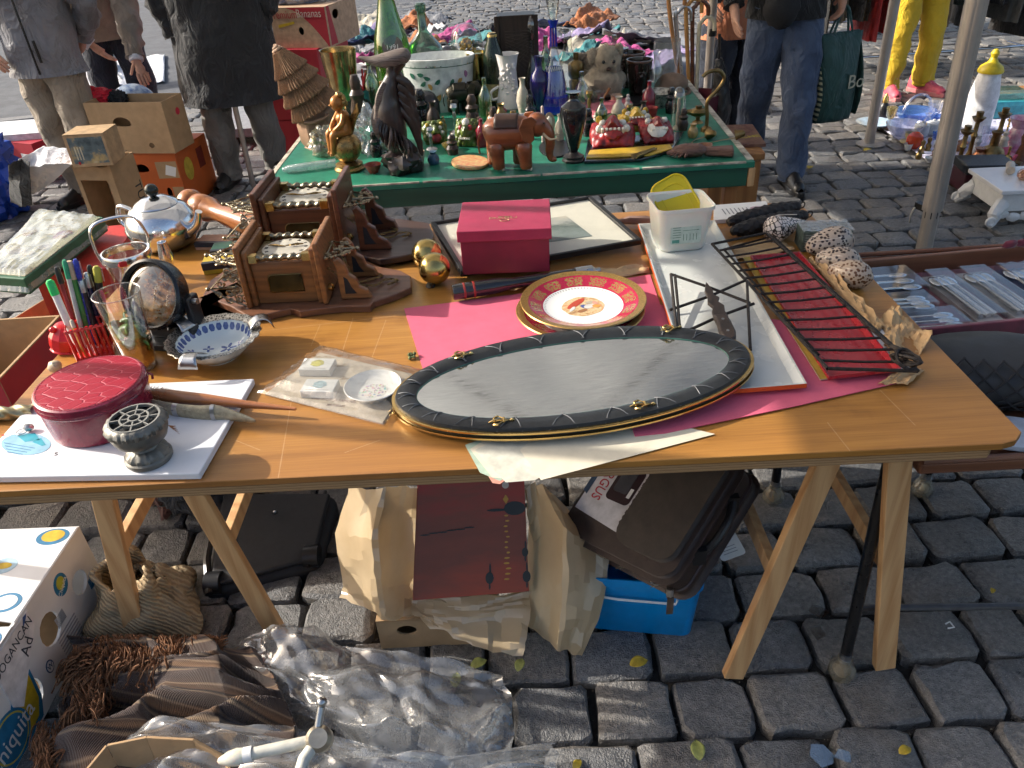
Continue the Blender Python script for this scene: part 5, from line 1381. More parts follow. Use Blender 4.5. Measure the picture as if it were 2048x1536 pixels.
def planter():
 p=U(882,228,RZ);H=HT(p,120);w=W(p,150)/2
 t=thing('floral_oval_planter','white oval porcelain planter painted with green leaves','planter',(p.x,p.y+w*.62,RZ))
 PWh=M('planter_white',(.72,.73,.7),.15,coat=.4)
 prof=[(0,0),(.82,0),(.84,.03),(.9,.5),(.95,.86),(1,.94),(1.0,.99),(.97,1),(.93,.95),(.84,.5),(.78,.06),(0,.05)]
 MB().lathe([(r*w,z*H)for r,z in prof],56,None,None,1,.62).build('planter_body',PWh,t)
 MB().lathe([(r*w*1.004,z*H)for r,z in((.947,.845),(.949,.86))],56,None,None,1,.62).build('green_line',M('dark_green_line',(.03,.1,.06),.3),t)
 r=random.Random(12)
 LG_,PK,YL_=M('leaf_paint',(.03,.14,.09),.3),M('mauve_paint',(.3,.12,.25),.3),M('gold_paint',(.5,.3,.08),.3)
 for k in range(34):
  a=r.uniform(-2.7,-.45);zz=r.choice((.9,.9,r.uniform(.15,.75),r.uniform(.15,.75)))
  rad=w*(.9+.05*zz)*1.006
  T=rotm(0,0,0,(rad*math.cos(a),rad*.62*math.sin(a),zz*H))@rotm(0,0,math.atan2(math.sin(a)/.62,math.cos(a)))@rotm(0,PI/2,0)@rotm(0,0,r.uniform(0,6))
  sz=w*(.05 if zz>.85 else .085)
  MB().prism([(sz*math.cos(q*.7)*(1+.25*math.sin(q*2.1)),sz*.6*math.sin(q*.7))for q in range(9)],-.001,.0012,T).build('painted_leaf',r.choice((LG_,LG_,LG_,PK,YL_)),t,smooth=False)
planter()
def bottle1991():
 t,w,h=turned('green_glass_bottle','huge green champagne bottle with 1991 seal','bottle',783,125,-60,74,[(0,0),(.96,0),(1,.03),(1,.36),(.86,.5),(.55,.66),(.4,.78),(.36,.98),(.42,1),(0,1)],thin('bottle_green',(.16,.42,.08),.05,.3,.25,(.2,.35,.08)),y=3.62,h=.56)
 sd=MB().lathe([(0,0),(.34*w*1.6,0),(.34*w*1.6,.003),(0,.004)],28,rotm(R(72),0,0,(.012,-w*.86,h*.44))).build('round_seal',M('grey_seal',(.12,.1,.09),.5),t)
 text(t,'1991',.03,M('seal_white',(.7,.7,.66),.5),(.012,-w*.865-.0045,h*.44),(R(72),0,0),.0006)
bottle1991()
turned('green_demijohn','teal green glass demijohn with narrow neck','bottle',848,118,12,84,[(0,0),(.9,0),(1,.06),(.99,.42),(.8,.56),(.42,.66),(.22,.72),(.19,.92),(.25,.92),(.25,.98),(.18,1),(0,1)],thin('demijohn_green',(.22,.42,.33),.04,.3,.2,(.2,.35,.28)),y=3.66,h=.4)
turned('small_glass_vase','small frosted glass vase in front of the demijohn','vase',869,128,68,34,[(0,0),(.7,0),(.6,.1),(.5,.55),(.95,.95),(1,1)],thin('frosted_glass',(.8,.84,.78),.2,.2,.35,(.6,.62,.55)),y=3.58,h=.15)
def chevron_can():
 t,w,h=turned('gold_canister','gold cylinder tin with black chevrons behind the planter','tin',957,185,92,44,[(0,0),(1,0),(1,1),(.9,1),(.9,.97),(0,.97)],M('bright_gold_tin',(.65,.5,.2),.18,1.0),y=3.56,h=.21)
 for k in range(3):
  pts=[]
  for sgn in(0,1):
   for i in(range(9)if sgn==0 else range(8,-1,-1)):
    a=-PI/2+(i-4)*.17;pts.append((a,.2*h+k*.12*h+abs(i-4)*-.018*h+.06*h*sgn))
  m_=MB();vs=[(1.004*w*math.cos(a),1.004*w*math.sin(a),z)for a,z in pts];n=len(vs)
  fs=[(i,i+1,n-2-i,n-1-i)for i in range(8)]
  m_.add(vs,fs).build('chevron',BLACK,t,solid=.001)
chevron_can()
def champagne():
 t,w,h=turned('champagne_bottle','dark champagne bottle with gold foil neck and red seal','bottle',992,205,82,42,[(0,0),(.97,0),(1,.03),(1,.42),(.85,.52),(.5,.62),(.4,.68)],M('dark_bottle_glass',(.012,.022,.012),.1),n=28,h=.3,y=3.46)
 MB().lathe([(.72*w,.56*h),(.5*w,.64*h),(.42*w,.72*h),(.4*w,.86*h),(.46*w,.88*h),(.46*w,.97*h),(.36*w,h),(0,h)],24).build('gold_foil',M('crinkled_gold_foil',(.55,.38,.14),.4,.8,bump=.8,bs=150),t)
 MB().lathe([(1.01*w,.1*h),(1.01*w,.34*h)],24).build('label',M('olive_gold_label',(.3,.25,.1),.5,var=.4,ns=90),t)
 MB().lathe([(0,0),(.5*w,0),(.5*w,.004),(0,.004)],20,rotm(R(70),0,0,(0,-w*.62,.57*h))).build('red_seal',M('red_seal',(.45,.02,.03),.5),t)
champagne()
def white_vase():
 t,w,h=turned('white_relief_vase','white vase modelled with flowers and leaves in relief','vase',1020,222,112,52,[(0,0),(.9,0),(1,.03),(.9,.2),(.72,.45),(.66,.7),(.8,.95),(.9,1),(.7,.99),(.55,.7),(0,.6)],M('matt_white_ceramic',(.72,.69,.66),.5,var=.08),fn=lambda a,z:1+.09*noise.noise(Vector((math.cos(a)*4,math.sin(a)*4,z*60))))
 r=random.Random(8);m_=MB()
 for k in range(40):
  z=r.uniform(.15,.85)*h;a=r.uniform(-2.6,-.5)
  m_.ball((w*.78*math.cos(a),w*.78*math.sin(a),z),(r.uniform(.005,.01),.006,r.uniform(.005,.01)),8,6,wob=.4)
 m_.build('relief_flowers',MATS['matt_white_ceramic'],t)
 MB().tube(smooth_path([(-w*.75,-.01,h*.42),(-w*1.35,-.02,h*.34),(-w*1.3,-.02,h*.2),(-w*.85,-.01,h*.2)],5),.006,8).build('handle',MATS['matt_white_ceramic'],t)
white_vase()
turned('dark_blue_vase','dark cobalt blue vase with flared lip','vase',1081,232,116,36,[(0,0),(.45,0),(.5,.03),(.55,.1),(.98,.45),(1,.58),(.82,.7),(.42,.78),(.38,.9),(.55,1),(0,.99)],M('cobalt_glass',(.012,.008,.09),.08,coat=.5))
def decanter(px,py,top,wpx,tint,bot,label,y=None,gold=False,stop=True,h=None):
 P_=[(0,0),(.96,0),(1,.02),(.9,.15),(.62,.38),(.38,.5),(.22,.62),(.2,.8),(.34,.86)]
 t,w,h=turned('glass_decanter',label,'decanter',px,py,top,wpx,P_,thin('decanter_'+str(px),tint,.02,.35),y=y,h=h)
 if bot:lp(t,[(.985,.012),(.985,.03),(.88,.16),(.61,.375),(.5,.43)],bot,'coloured_body',w*1.01,h/.86*.86/1,1,.86)
 if bot:lp(t,[(.2,.79),(.345,.86),(.3,.86)],bot,'coloured_lip',w*1.02,h,1,.86)
 if stop:
  lp(t,[(0,.83),(.2,.84),(.22,.87),(.3,.93),(.42,1.03),(.3,1.13),(.1,1.2),(0,1.21)],thin('crystal_stopper',(.9,.93,.92),.02,.6),'stopper',w,h,1,.86,8)
 return t,w,h
BLG=M('royal_blue_glass',(.008,.02,.42),.08,coat=.5,var=.3,ns=12)
t,w,h=decanter(1112,232,44,62,(.75,.8,.9),BLG,'royal blue cut decanter with clear striped neck')
for k in range(8):MB().bar((w*.235*math.cos(k*PI/4),w*.235*math.sin(k*PI/4),h*.72),(w*.2*math.cos(k*PI/4),w*.2*math.sin(k*PI/4),h*.93),.003,.002).build('blue_stripe',M('blue_enamel',(.01,.02,.4),.2),t)
zz=[(-w*.7+w*1.4*i/24,h*.5+.012*math.sin(i*2.2))for i in range(25)]
MB().tube([(x*.8,-math.sqrt(max(.0001,(w*.62)**2-(x*.8)**2)),z)for x,z in zz],.0016,5).build('white_scribble',M('white_enamel',(.75,.75,.78),.4),t)
decanter(1068,205,60,46,(.9,.93,.92),None,'clear cut glass decanter with tall stopper',y=3.6,h=.24)
decanter(1140,200,40,74,(.88,.91,.88),None,'wide clear glass decanter behind the blue one',y=3.62,stop=False,h=.26)
def black_vase():
 t,w,h=turned('black_marble_vase','polished black marble vase on a stepped foot','vase',1150,330,190,54,[(0,.14),(.3,.14),(.34,.17),(.42,.2),(.9,.56),(1,.7),(.9,.8),(.5,.86),(.36,.9),(.36,.95),(.55,1),(0,.99)],M('black_marble',(.012,.012,.014),.12,coat=.6,ns=20),n=36)
 lp(t,[(0,0),(1,0),(1.02,.03),(.9,.05),(.92,.08),(.6,.1),(.4,.135),(0,.139)],M('black_wood_foot',(.018,.014,.013),.35),'stepped_foot',w*.86,h,1,1,8)
black_vase()
def wood_cabinet():
 p=Vector((UY(1035,112,3.7).x,3.7,RZ))
 t=thing('dark_lattice_cabinet','dark wooden mantel cabinet with lattice panel','cabinet',p,R(-2))
 DW=wood('ebony_cabinet',(.035,.022,.016),(.016,.01,.008),2,2,.35,8)
 w,h=.085,.34
 MB().box(-w,w,-.05,.06,.03,h).build('cabinet_body',DW,t,smooth=False,bevel=.003)
 MB().box(-w-.012,w+.012,-.062,.072,0,.03).build('plinth',DW,t,smooth=False,bevel=.004)
 for x in(-1,1):MB().box(x*w-.01,x*w+.01,-.056,-.05,.03,h).build('stile',DW,t,smooth=False,bevel=.002)
 la=MB()
 for k in range(9):
  la.bar((-.05,-.052,.1+k*.022),(.05,-.052,.19+k*.011),.002,.002);la.bar((.05,-.052,.1+k*.022),(-.05,-.052,.19+k*.011),.002,.002)
 stuff(la.build('lattice',M('lattice_brown',(.07,.05,.035),.5),t))
wood_cabinet()
def flower_dome():
 p=Vector((UY(935,105,3.68).x,3.68,RZ))
 t=thing('glass_cloche','tall glass cloche with golden dried flower on wooden foot','cloche',p)
 MB().lathe([(0,0),(.085,0),(.088,.012),(.08,.02),(0,.02)],40).build('wooden_foot',M('honey_wood',(.25,.14,.06),.4),t)
 MB().lathe([(.07,.02),(.072,.24),(.06,.29),(.03,.315),(0,.32)],40).build('glass_bell',thin('bell_glass',(.94,.96,.95),.02,.25),t)
 MB().tube([(0,0,.02),(.006,0,.1),(-.004,0,.2)],.004,6).build('stem',M('straw_stem',(.4,.28,.12),.7),t)
 m_=MB();r=random.Random(1)
 for k in range(60):
  a,e,q=r.uniform(0,6.28),r.uniform(-1,1.4),r.uniform(.02,.04)
  m_.ball((q*math.cos(a)*math.cos(e),q*math.sin(a)*math.cos(e),.215+q*math.sin(e)),(.006,.006,.008),6,5,wob=.4)
 stuff(m_.build('golden_petals',M('golden_petals',(.5,.3,.05),.45,.5,var=.4,ns=80),t))
flower_dome()
def fur_ball(name,label,px,py,top,wpx,y=None,col=(.4,.32,.22),n=1600):
 p=U(px,py,RZ)if y is None else Vector((UY(px,py,y).x,y,RZ))
 h=HT(p,top)if y is None else .17;w=W(p,wpx)/2
 t=thing(name,label,'soft toy',(p.x,p.y+w*.7,RZ))
 FU=M('beige_fur_%d'%px,col,.95,ns=40,col2=tuple(c*.55 for c in col),sheen=.3)
 lumps=[((0,0,h*.32),(w,w*.75,h*.34)),((w*.1,-w*.1,h*.68),(w*.72,w*.6,h*.3)),((-w*.6,-.02,h*.8),(w*.25,w*.2,h*.14)),((w*.65,0,h*.86),(w*.25,w*.2,h*.13)),((-w*.75,-w*.3,h*.2),(w*.4,w*.35,h*.18))]
 b=MB()
 for c,r in lumps:b.ball(c,r,18,12,wob=.25,wf=6)
 b.build('body',FU,t)
 m_=MB();r_=random.Random(px)
 for k in range(n):
  c,r=r_.choice(lumps[:2])if r_.random()<.7 else r_.choice(lumps)
  a,e=r_.uniform(0,6.28),math.asin(r_.uniform(-.8,1))
  d=Vector((math.cos(a)*math.cos(e),math.sin(a)*math.cos(e),math.sin(e)))
  b0=Vector((c[0]+d.x*r[0]*.95,c[1]+d.y*r[1]*.95,c[2]+d.z*r[2]*.95))
  tp_=b0+(d+Vector((r_.uniform(-.6,.6),r_.uniform(-.6,.6),r_.uniform(-.7,.4))))*.016
  sd=d.cross(Vector((.3,.5,1))).normalized()*.0013
  o_=len(m_.v);m_.v+=[tuple(b0-sd),tuple(b0+sd),tuple(tp_)];m_.f.append((o_,o_+1,o_+2))
 stuff(m_.build('fur',FU,t))
 for s_ in(-1,1):MB().ball((w*.1+s_*w*.24,-w*.66,h*.72),.007,10,8).build('eye',BLACK,t)
 MB().ball((w*.1,-w*.74,h*.6),(.011,.009,.008),10,8).build('nose',M('brown_nose',(.06,.03,.02),.4),t)
fur_ball('fluffy_toy','fluffy beige toy animal sitting in front',1212,205,92,84,col=(.42,.34,.24))
fur_ball('fluffy_toy','second shaggy brownish toy animal behind the first',1190,170,60,86,y=3.68,col=(.34,.26,.18),n=1200)
BRG=M('brown_glass_mug',(.022,.01,.007),.12,coat=.5)
for px,py,top,y,l in((1281,196,102,None,'front dark brown glass mug with lion face relief'),(1266,180,88,3.66,'rear dark brown glass mug partly hidden')):
 t,w,h=turned('dark_brown_mug',l,'mug',px,py,top,52,[(0,0),(.7,0),(.72,.04),(.98,.95),(1,1),(.9,1),(.86,.9),(0,.88)],BRG,y=y,h=.15,group='dark brown mugs')
 MB().lathe([(.97*w,.93*h),(1.03*w,.96*h),(1.0*w,1.005*h),(.94*w,1.0*h)],32).build('rim',M('amber_rim',(.1,.035,.012),.1),t)
 m_=MB().ball((0,-w*.82,h*.62),(w*.34,.006,h*.2),16,10,wob=.3,wf=12)
 for q in(-1,1):m_.ball((q*w*.14,-w*.88,h*.68),.006,8,6)
 m_.ball((0,-w*.9,h*.58),(.008,.008,.01),8,6)
 m_.build('lion_face',BRG,t)
turned('clear_glass_stein','tall clear moulded glass beaker','beaker',1335,178,62,52,[(0,0),(.8,0),(.85,.03),(.9,.5),(1,.8),(1,1)],thin('moulded_glass',(.88,.91,.9),.06,.5,.12,(.7,.72,.72),1.0,35),y=3.6,h=.2)
p=Vector((UY(1342,195,3.55).x,3.55,RZ))
o=MB().ball((0,0,.035),(.075,.06,.05),24,14,wob=.12,wf=5)
t=thing('felt_hat','small brown felt cap lying near the glass beaker','cap',p)
o.build('crown',M('brown_felt',(.2,.13,.09),.95,var=.2,bump=.4),t)
MB().tube([(.082*math.cos(k*PI/10),.066*math.sin(k*PI/10),.006+.006*math.sin(k))for k in range(20)],.008,6,closed=True).build('brim',MATS['brown_felt'],t)
t,w,h=turned('dark_ceramic_dish','black and white patterned small dish','dish',1322,222,190,66,[(0,0),(.5,0),(.6,.2),(.95,.9),(1,1),(.9,.95),(.5,.3),(0,.2)],M('black_white_glaze',(.06,.06,.06),.2,ns=70,col2=(.5,.48,.42)))
t,w,h=turned('glass_bell_jar','little glass bell jar with a tiny figurine inside','bell jar',1357,262,176,26,[(1,0),(1,.7),(.85,.88),(.5,.97),(0,1)],thin('jar_glass',(.92,.94,.94),.02,.4))
m_=MB();m_.lathe([(0,0),(.8*w,0),(.6*w,.06*h),(.3*w,.1*h),(.35*w,.3*h),(.2*w,.5*h),(.3*w,.6*h),(.2*w,.72*h),(0,.75*h)],14)
m_.build('figurine',M('cream_figurine',(.55,.45,.35),.4),t)
t=thing('brass_oil_lamp','little brass oil lamp with foot','oil lamp',U(1395,246,RZ))
MB().lathe([(0,0),(.022,0),(.02,.006),(.008,.014),(.008,.022),(.03,.032),(.036,.044),(.028,.054),(.012,.058),(.014,.066),(0,.066)],24,None,None,1,.8).build('lamp_body',OLDBRASS,t)
MB().tube([(-.03,0,.044),(-.05,0,.046),(-.062,0,.052)],[.012,.008,.005],10).build('spout',OLDBRASS,t)
p=U(1412,262,RZ)
t=thing('brass_gooseneck','curved brass goose-neck standing at the table edge','brass fitting',p)
hh=HT(p,140)
MB().tube(smooth_path([(0,0,0),(.0,0,hh*.25),(-.004,0,hh*.5),(.03,0,hh*.68),(.05,0,hh*.85),(.03,0,hh*.98),(-.01,0,hh*.97),(-.03,0,hh*.9)],5),.007,8).build('curved_neck',OLDBRASS,t)
MB().lathe([(0,0),(.022,0),(.02,.012),(.008,.02),(0,.02)],18).build('foot',OLDBRASS,t)
t=thing('brass_bells_on_cord','pair of small brass bells tied with string','bells',U(1440,285,RZ))
for x,y,rz in((-.03,.05,.5),(.06,.02,1.2)):MB().lathe([(0,.034),(.006,.034),(.012,.028),(.016,.01),(.021,0),(.017,0),(.012,.012),(0,.024)],18,rotm(1.3,0,rz,(x,y,.018))).build('bell',OLDBRASS,t)
MB().tube(smooth_path([(-.03,.05,.01),(-.08,.04,.004),(-.1,.0,.003),(-.05,-.01,.004),(0,.01,.004),(.06,.02,.008)],6),.002,5).build('cord',M('hemp_cord',(.4,.3,.18),.9),t)
def wooden_bird():
 p=U(1400,318,RZ)
 t=thing('carved_wooden_fish','carved brown wooden fish with ribbed fins at the table corner','carving',(p.x,p.y+.03,RZ),R(-8))
 WB=wood('reddish_carving',(.17,.085,.06),(.07,.03,.022),4,0,.5,10)
 MB().ball((-.03,0,.022),(.062,.034,.022),24,12,fn=lambda x,y,z:1+.06*math.sin(x*22)).build('body',WB,t)
 for k in range(9):
  a=2.3+k*.27;MB().tube([(-.03+.045*math.cos(a),.026*math.sin(a),.02),(-.03+.078*math.cos(a),.05*math.sin(a),.012)],[.008,.003],6).build('fin_rib',WB,t)
 MB().prism([(.02,-.012),(.06,-.02),(.115,-.035),(.12,.025),(.06,.015),(.02,.012)],.004,.032).build('tail',WB,t,bevel=.006)
wooden_bird()
a,b=U(1268,322,RZ+.006),U(1345,292,RZ+.006)
t=thing('brass_shoehorn','long brass shoehorn pointing to the front edge','shoehorn',a,math.atan2((b-a).y,(b-a).x))
L=(b-a).length
MB().grid(lambda u,v:(u*L*.55,(v-.5)*(.03-.02*u),.003+.008*(v-.5)**2*40*.2),10,6).build('blade',OLDBRASS,t,solid=.0015)
MB().tube([(L*.53,0,.004),(L*.8,0,.005),(L,0,.004)],[.005,.004,.006],8).build('handle',OLDBRASS,t)
def mask(px,py,w,h,rz,label,base,trims,teeth=True,z=RZ,lean=R(62)):
 p=U(px,py,z)
 t=thing('painted_carved_mask',label,'mask',(p.x,p.y+.03,z),rot=(lean-PI/2,0,rz),group='painted masks')
 s=w/.12
 def fc(u,v):
  x,y=(u-.5)*w,v*h
  bul=.032*s*math.sin(u*PI)**.7*math.sin(v*PI)**.6
  ns=.022*s*math.exp(-((u-.5)*9)**2)*(.35<v<.72)
  return(x*(1-.25*(v-.5)**2*2),-bul-ns+.004*math.sin(u*25)*math.sin(v*18),y)
 MB().grid(fc,26,26).build('face',base,t,solid=.008)
 for k,(cx,cz,r,m_)in enumerate(trims):
  MB().ball((cx*w,-.03*s,cz*h),(r*w,.012*s,r*h),14,8,wob=.2).build('painted_feature',m_,t)
 if teeth:
  for k in range(6):MB().box(-.26*w+k*.09*w,-.2*w+k*.09*w,-.044*s,-.03*s,.2*h,.29*h).build('tooth',M('mask_teeth',(.75,.72,.62),.35),t,bevel=.002)
MR,MY,MG,MWh,MBk=M('mask_red',(.3,.018,.02),.35,ns=40,var=.5),M('mask_yellow',(.6,.38,.04),.35),M('mask_green',(.1,.14,.02),.35,ns=40,var=.5),M('mask_white',(.72,.7,.62),.35),M('mask_black',(.012,.012,.012),.3)
TR1=[(-.22,.62,.09,MWh),(.22,.62,.09,MWh),(-.22,.62,.045,MBk),(.22,.62,.045,MBk),(0,.5,.09,MY),(-.3,.8,.08,MY),(.3,.8,.08,MY),(0,.86,.12,MG),(-.3,.4,.09,MWh),(.3,.4,.09,MWh),(0,.2,.22,MR)]
mask(1228,300,.16,.13,R(-6),'red and yellow painted demon mask with bulging eyes',MR,TR1,True,RZ+.012,R(24))
mask(1322,290,.12,.11,R(6),'red mask with large white teeth at the table edge',MR,[(-.25,.7,.1,MWh),(.25,.7,.1,MWh),(0,.72,.12,MY),(-.05,.3,.3,MWh)],True,RZ+.012,R(30))
mask(1278,268,.13,.1,R(2),'yellow and red dragon mask lying between two others',MY,TR1,True,RZ+.03,R(22))
mask(872,292,.09,.085,R(12),'small green and red painted frog mask by the bird statue',MG,TR1,False,RZ,R(60))
mask(932,298,.085,.1,R(-14),'olive green grinning mask left of the elephant',MG,[(-.2,.65,.12,MR),(.2,.65,.12,MR),(0,.4,.1,MY),(0,.85,.16,MWh)],True,RZ,R(64))
o=slab('black_lacquer_tray',M('black_lacquer',(.012,.012,.013),.18,coat=.5),[(1168,322),(1175,278),(1368,262),(1345,300),(1280,318)],RZ+.001,RZ+.012,bevel=.003)
tag(o,'black lacquer tray under the demon masks','tray')
o=slab('yellow_painted_board',MY,[(1172,315),(1300,310),(1345,296),(1340,288),(1180,300)],RZ+.0125,RZ+.017,bevel=.001);tag(o,'yellow painted wooden board sticking out under the masks','board')
o=slab('painted_leaf_dish',M('cream_red_painted',(.6,.5,.2),.35,ns=60,col2=(.55,.1,.05)),el(940,322,38,13),RZ+.001,RZ+.012,bevel=.003);tag(o,'cream leaf shaped dish with painted fruit beside the elephant','dish')
o=slab('red_patterned_case',M('red_floral_print',(.45,.03,.07),.5,ns=120,col2=(.62,.25,.28)),[(1168,225),(1172,208),(1255,194),(1265,204),(1258,216),(1190,232)],RZ+.001,RZ+.02,bevel=.004);tag(o,'red floral spectacle case behind the masks','case')
o=slab('black_flat_frame',BLACK,[(1165,214),(1160,196),(1305,190),(1312,206)],RZ+.0005,RZ+.01,bevel=.002);tag(o,'flat black frame lying behind the red case','frame')
o=slab('round_black_coaster',BLACK,el(1110,295,32,18),RZ+.0005,RZ+.006);tag(o,'round black coaster beneath the elephant tusk','coaster')
def crumple(name,label,cat,c,r,mat,seed,nu=40,nv=26,sharp=.5,z0=None,up=None):
 def fn(x,y,z):
  q=Vector((x,y,z))*1.9+Vector((seed,seed*2,0))
  return 1+sharp*(abs(fbm(q.x,q.y,q.z,3))-.25)+sharp*.4*noise.noise(q*2.2)
 m_=MB().ball((0,0,0),r,nu,nv,fn=fn)
 zmin=min(v[2]for v in m_.v)
 m_.v=[(v[0],v[1],max(v[2],-r[2]*.75))for v in m_.v]
 o=m_.build(name,mat,None,ang=22)
 o.location=(c[0],c[1],c[2]+r[2]*.75)
 return tag(o,label,cat)
BAG=thin('thin_white_bag',(.93,.95,.97),.12,.3,.22,(.75,.78,.82),.6,25)
p=U(752,312,RZ);crumple('plastic_bag','crumpled white plastic carrier bag between cherub and bird','plastic bag',(p.x,p.y+.05,RZ),(.07,.055,.085),BAG,3,sharp=.9)
p=U(650,318,RZ);crumple('wrapped_glass_ball','glass ball wrapped in clear plastic behind the cherub','glass ball',(p.x,p.y+.05,RZ),(.058,.055,.06),thin('plastic_ball',(.9,.9,.8),.06,.4,.2,(.6,.55,.4),.6,30),7,sharp=.35)
a,b=U(565,340,RZ+.014),U(672,326,RZ+.014)
o=MB().tube([a-a,(b-a)*.1,(b-a)*.5,b-a],[.006,.016,.017,.015],14,wob=.005,wf=60);solo(o,'film_wrapped_roll',thin('bubble_wrap',(.75,.88,.85),.1,.5,.5,(.5,.6,.6),1.0,120),'roll in bubble wrap at the front left of the green table','roll',a)
t=thing('black_folding_fan','dark round wooden fan standing behind the cherub','fan',U(722,245,RZ))
m_=MB()
for k in range(18):
 a0=.2+k*.155;MB().prism([(0,0),(.075*math.cos(a0),.09*math.sin(a0)),(.078*math.cos(a0+.14),.094*math.sin(a0+.14))],-.001,.001,rotm(PI/2-.2,0,0,(0,0,.01))).build('fan_blade',M('dark_fan_wood',(.025,.022,.022),.5),t,smooth=False)
p=U(852,250,RZ);t=thing('ribbed_black_vessel','black ribbed vessel behind the bird statue','vessel',(p.x,p.y+.05,RZ))
MB().lathe([(0,0),(.05,0),(.062,.03),(.06,.08),(.045,.11),(.03,.12),(0,.12)],60,None,lambda a,z:1+.04*math.sin(a*30)).build('body',M('ribbed_black',(.02,.02,.024),.35),t)
t,w,h=turned('pencil_tin','small teal tin with brushes behind the bird','tin',733,200,130,34,[(0,0),(1,0),(1,1),(.92,1),(.92,.9),(0,.9)],M('teal_tin',(.02,.12,.12),.3),y=3.5,h=.1)
for k in range(7):MB().tube([(random.uniform(-.6,.6)*w,random.uniform(-.6,.6)*w,h*.8),(random.uniform(-1,1)*w,random.uniform(-1,1)*w,h*random.uniform(1.3,1.8))],.004,6).build('brush',random.choice((RED,BLACK,OAKLEG)),t)
t=thing('brass_candle_cup','small brass burner behind the fluffy toys','brass burner',Vector((UY(1152,150,3.68).x,3.68,RZ)))
MB().lathe([(0,0),(.03,0),(.032,.05),(.026,.06),(.036,.075),(.036,.12),(.03,.13),(.012,.14),(.012,.17),(0,.17)],24).build('burner_body',OLDBRASS,t)
p=U(1198,215,RZ);t=thing('small_glass_flask','small clear glass with a wooden spoon by the toys','glass',(p.x,p.y,RZ))
MB().lathe([(.02,0),(.028,.005),(.022,.05),(.026,.065)],24).build('glass_wall',GLASS,t)
MB().tube([(.0,0,.01),(.03,.01,.05),(.045,.01,.075)],[.004,.004,.007],8).build('spoon',OAKLEG,t)
p=Vector((UY(1240,150,3.72).x,3.72,RZ));t=thing('silver_goblet','polished silver goblet far back on the green table','goblet',p)
MB().lathe([(0,0),(.032,0),(.03,.006),(.008,.015),(.008,.09),(.012,.1),(.03,.12),(.036,.17),(.034,.17),(.028,.125),(0,.11)],28).build('goblet_body',CHROME,t)
p=U(1090,300,RZ);t=thing('thin_candle','slender pale candle standing behind the elephant','candle',(p.x-.0,p.y+.1,RZ))
MB().lathe([(0,0),(.006,0),(.005,.13),(0,.135)],12).build('candle_stick',M('pale_pink_wax',(.6,.45,.4),.5),t)
p=U(1105,268,RZ);t=thing('framed_shell_cameo','little oval cameo propped beside the blue decanter','cameo',(p.x-.01,p.y,RZ),rot=(R(-12),0,0))
MB().lathe([(0,-.002),(.03,-.002),(.03,.002),(0,.002)],28,rotm(PI/2,0,0,(0,0,.042)),None,.7,1.3).build('plaque',M('cameo_ground',(.3,.22,.16),.4),t)
MB().ball((0,-.004,.045),(.011,.005,.022),12,10,wob=.3).build('cameo_figure',M('cameo_white',(.65,.6,.5),.5),t)
WV=[[(0,0),(.6,0),(.65,.05),(1,.4),(.8,.65),(.4,.78),(.35,.92),(.55,1)],[(0,0),(.9,0),(1,.06),(1,.6),(.5,.75),(.32,.82),(.32,1),(0,1)],[(0,0),(1,0),(.85,.06),(.25,.12),(.3,.3),(.2,.5),(.35,.6),(.2,.75),(.6,.9),(.5,1),(0,1)],[(0,0),(.8,0),(1,.3),(.7,.5),(.9,.62),(.55,.72),(.65,.86),(.4,1),(0,1)]]
WM_=[M('back_dark_wood',(.05,.028,.018),.4,var=.4,ns=40),thin('back_clear_glass',(.88,.91,.9),.03,.5),OLDBRASS,M('back_cream',(.55,.48,.38),.3),thin('back_green_glass',(.3,.5,.3),.04,.4,.2,(.15,.3,.12)),M('back_black',(.014,.013,.014),.25),M('back_ruby',(.2,.015,.03),.15),STEEL]
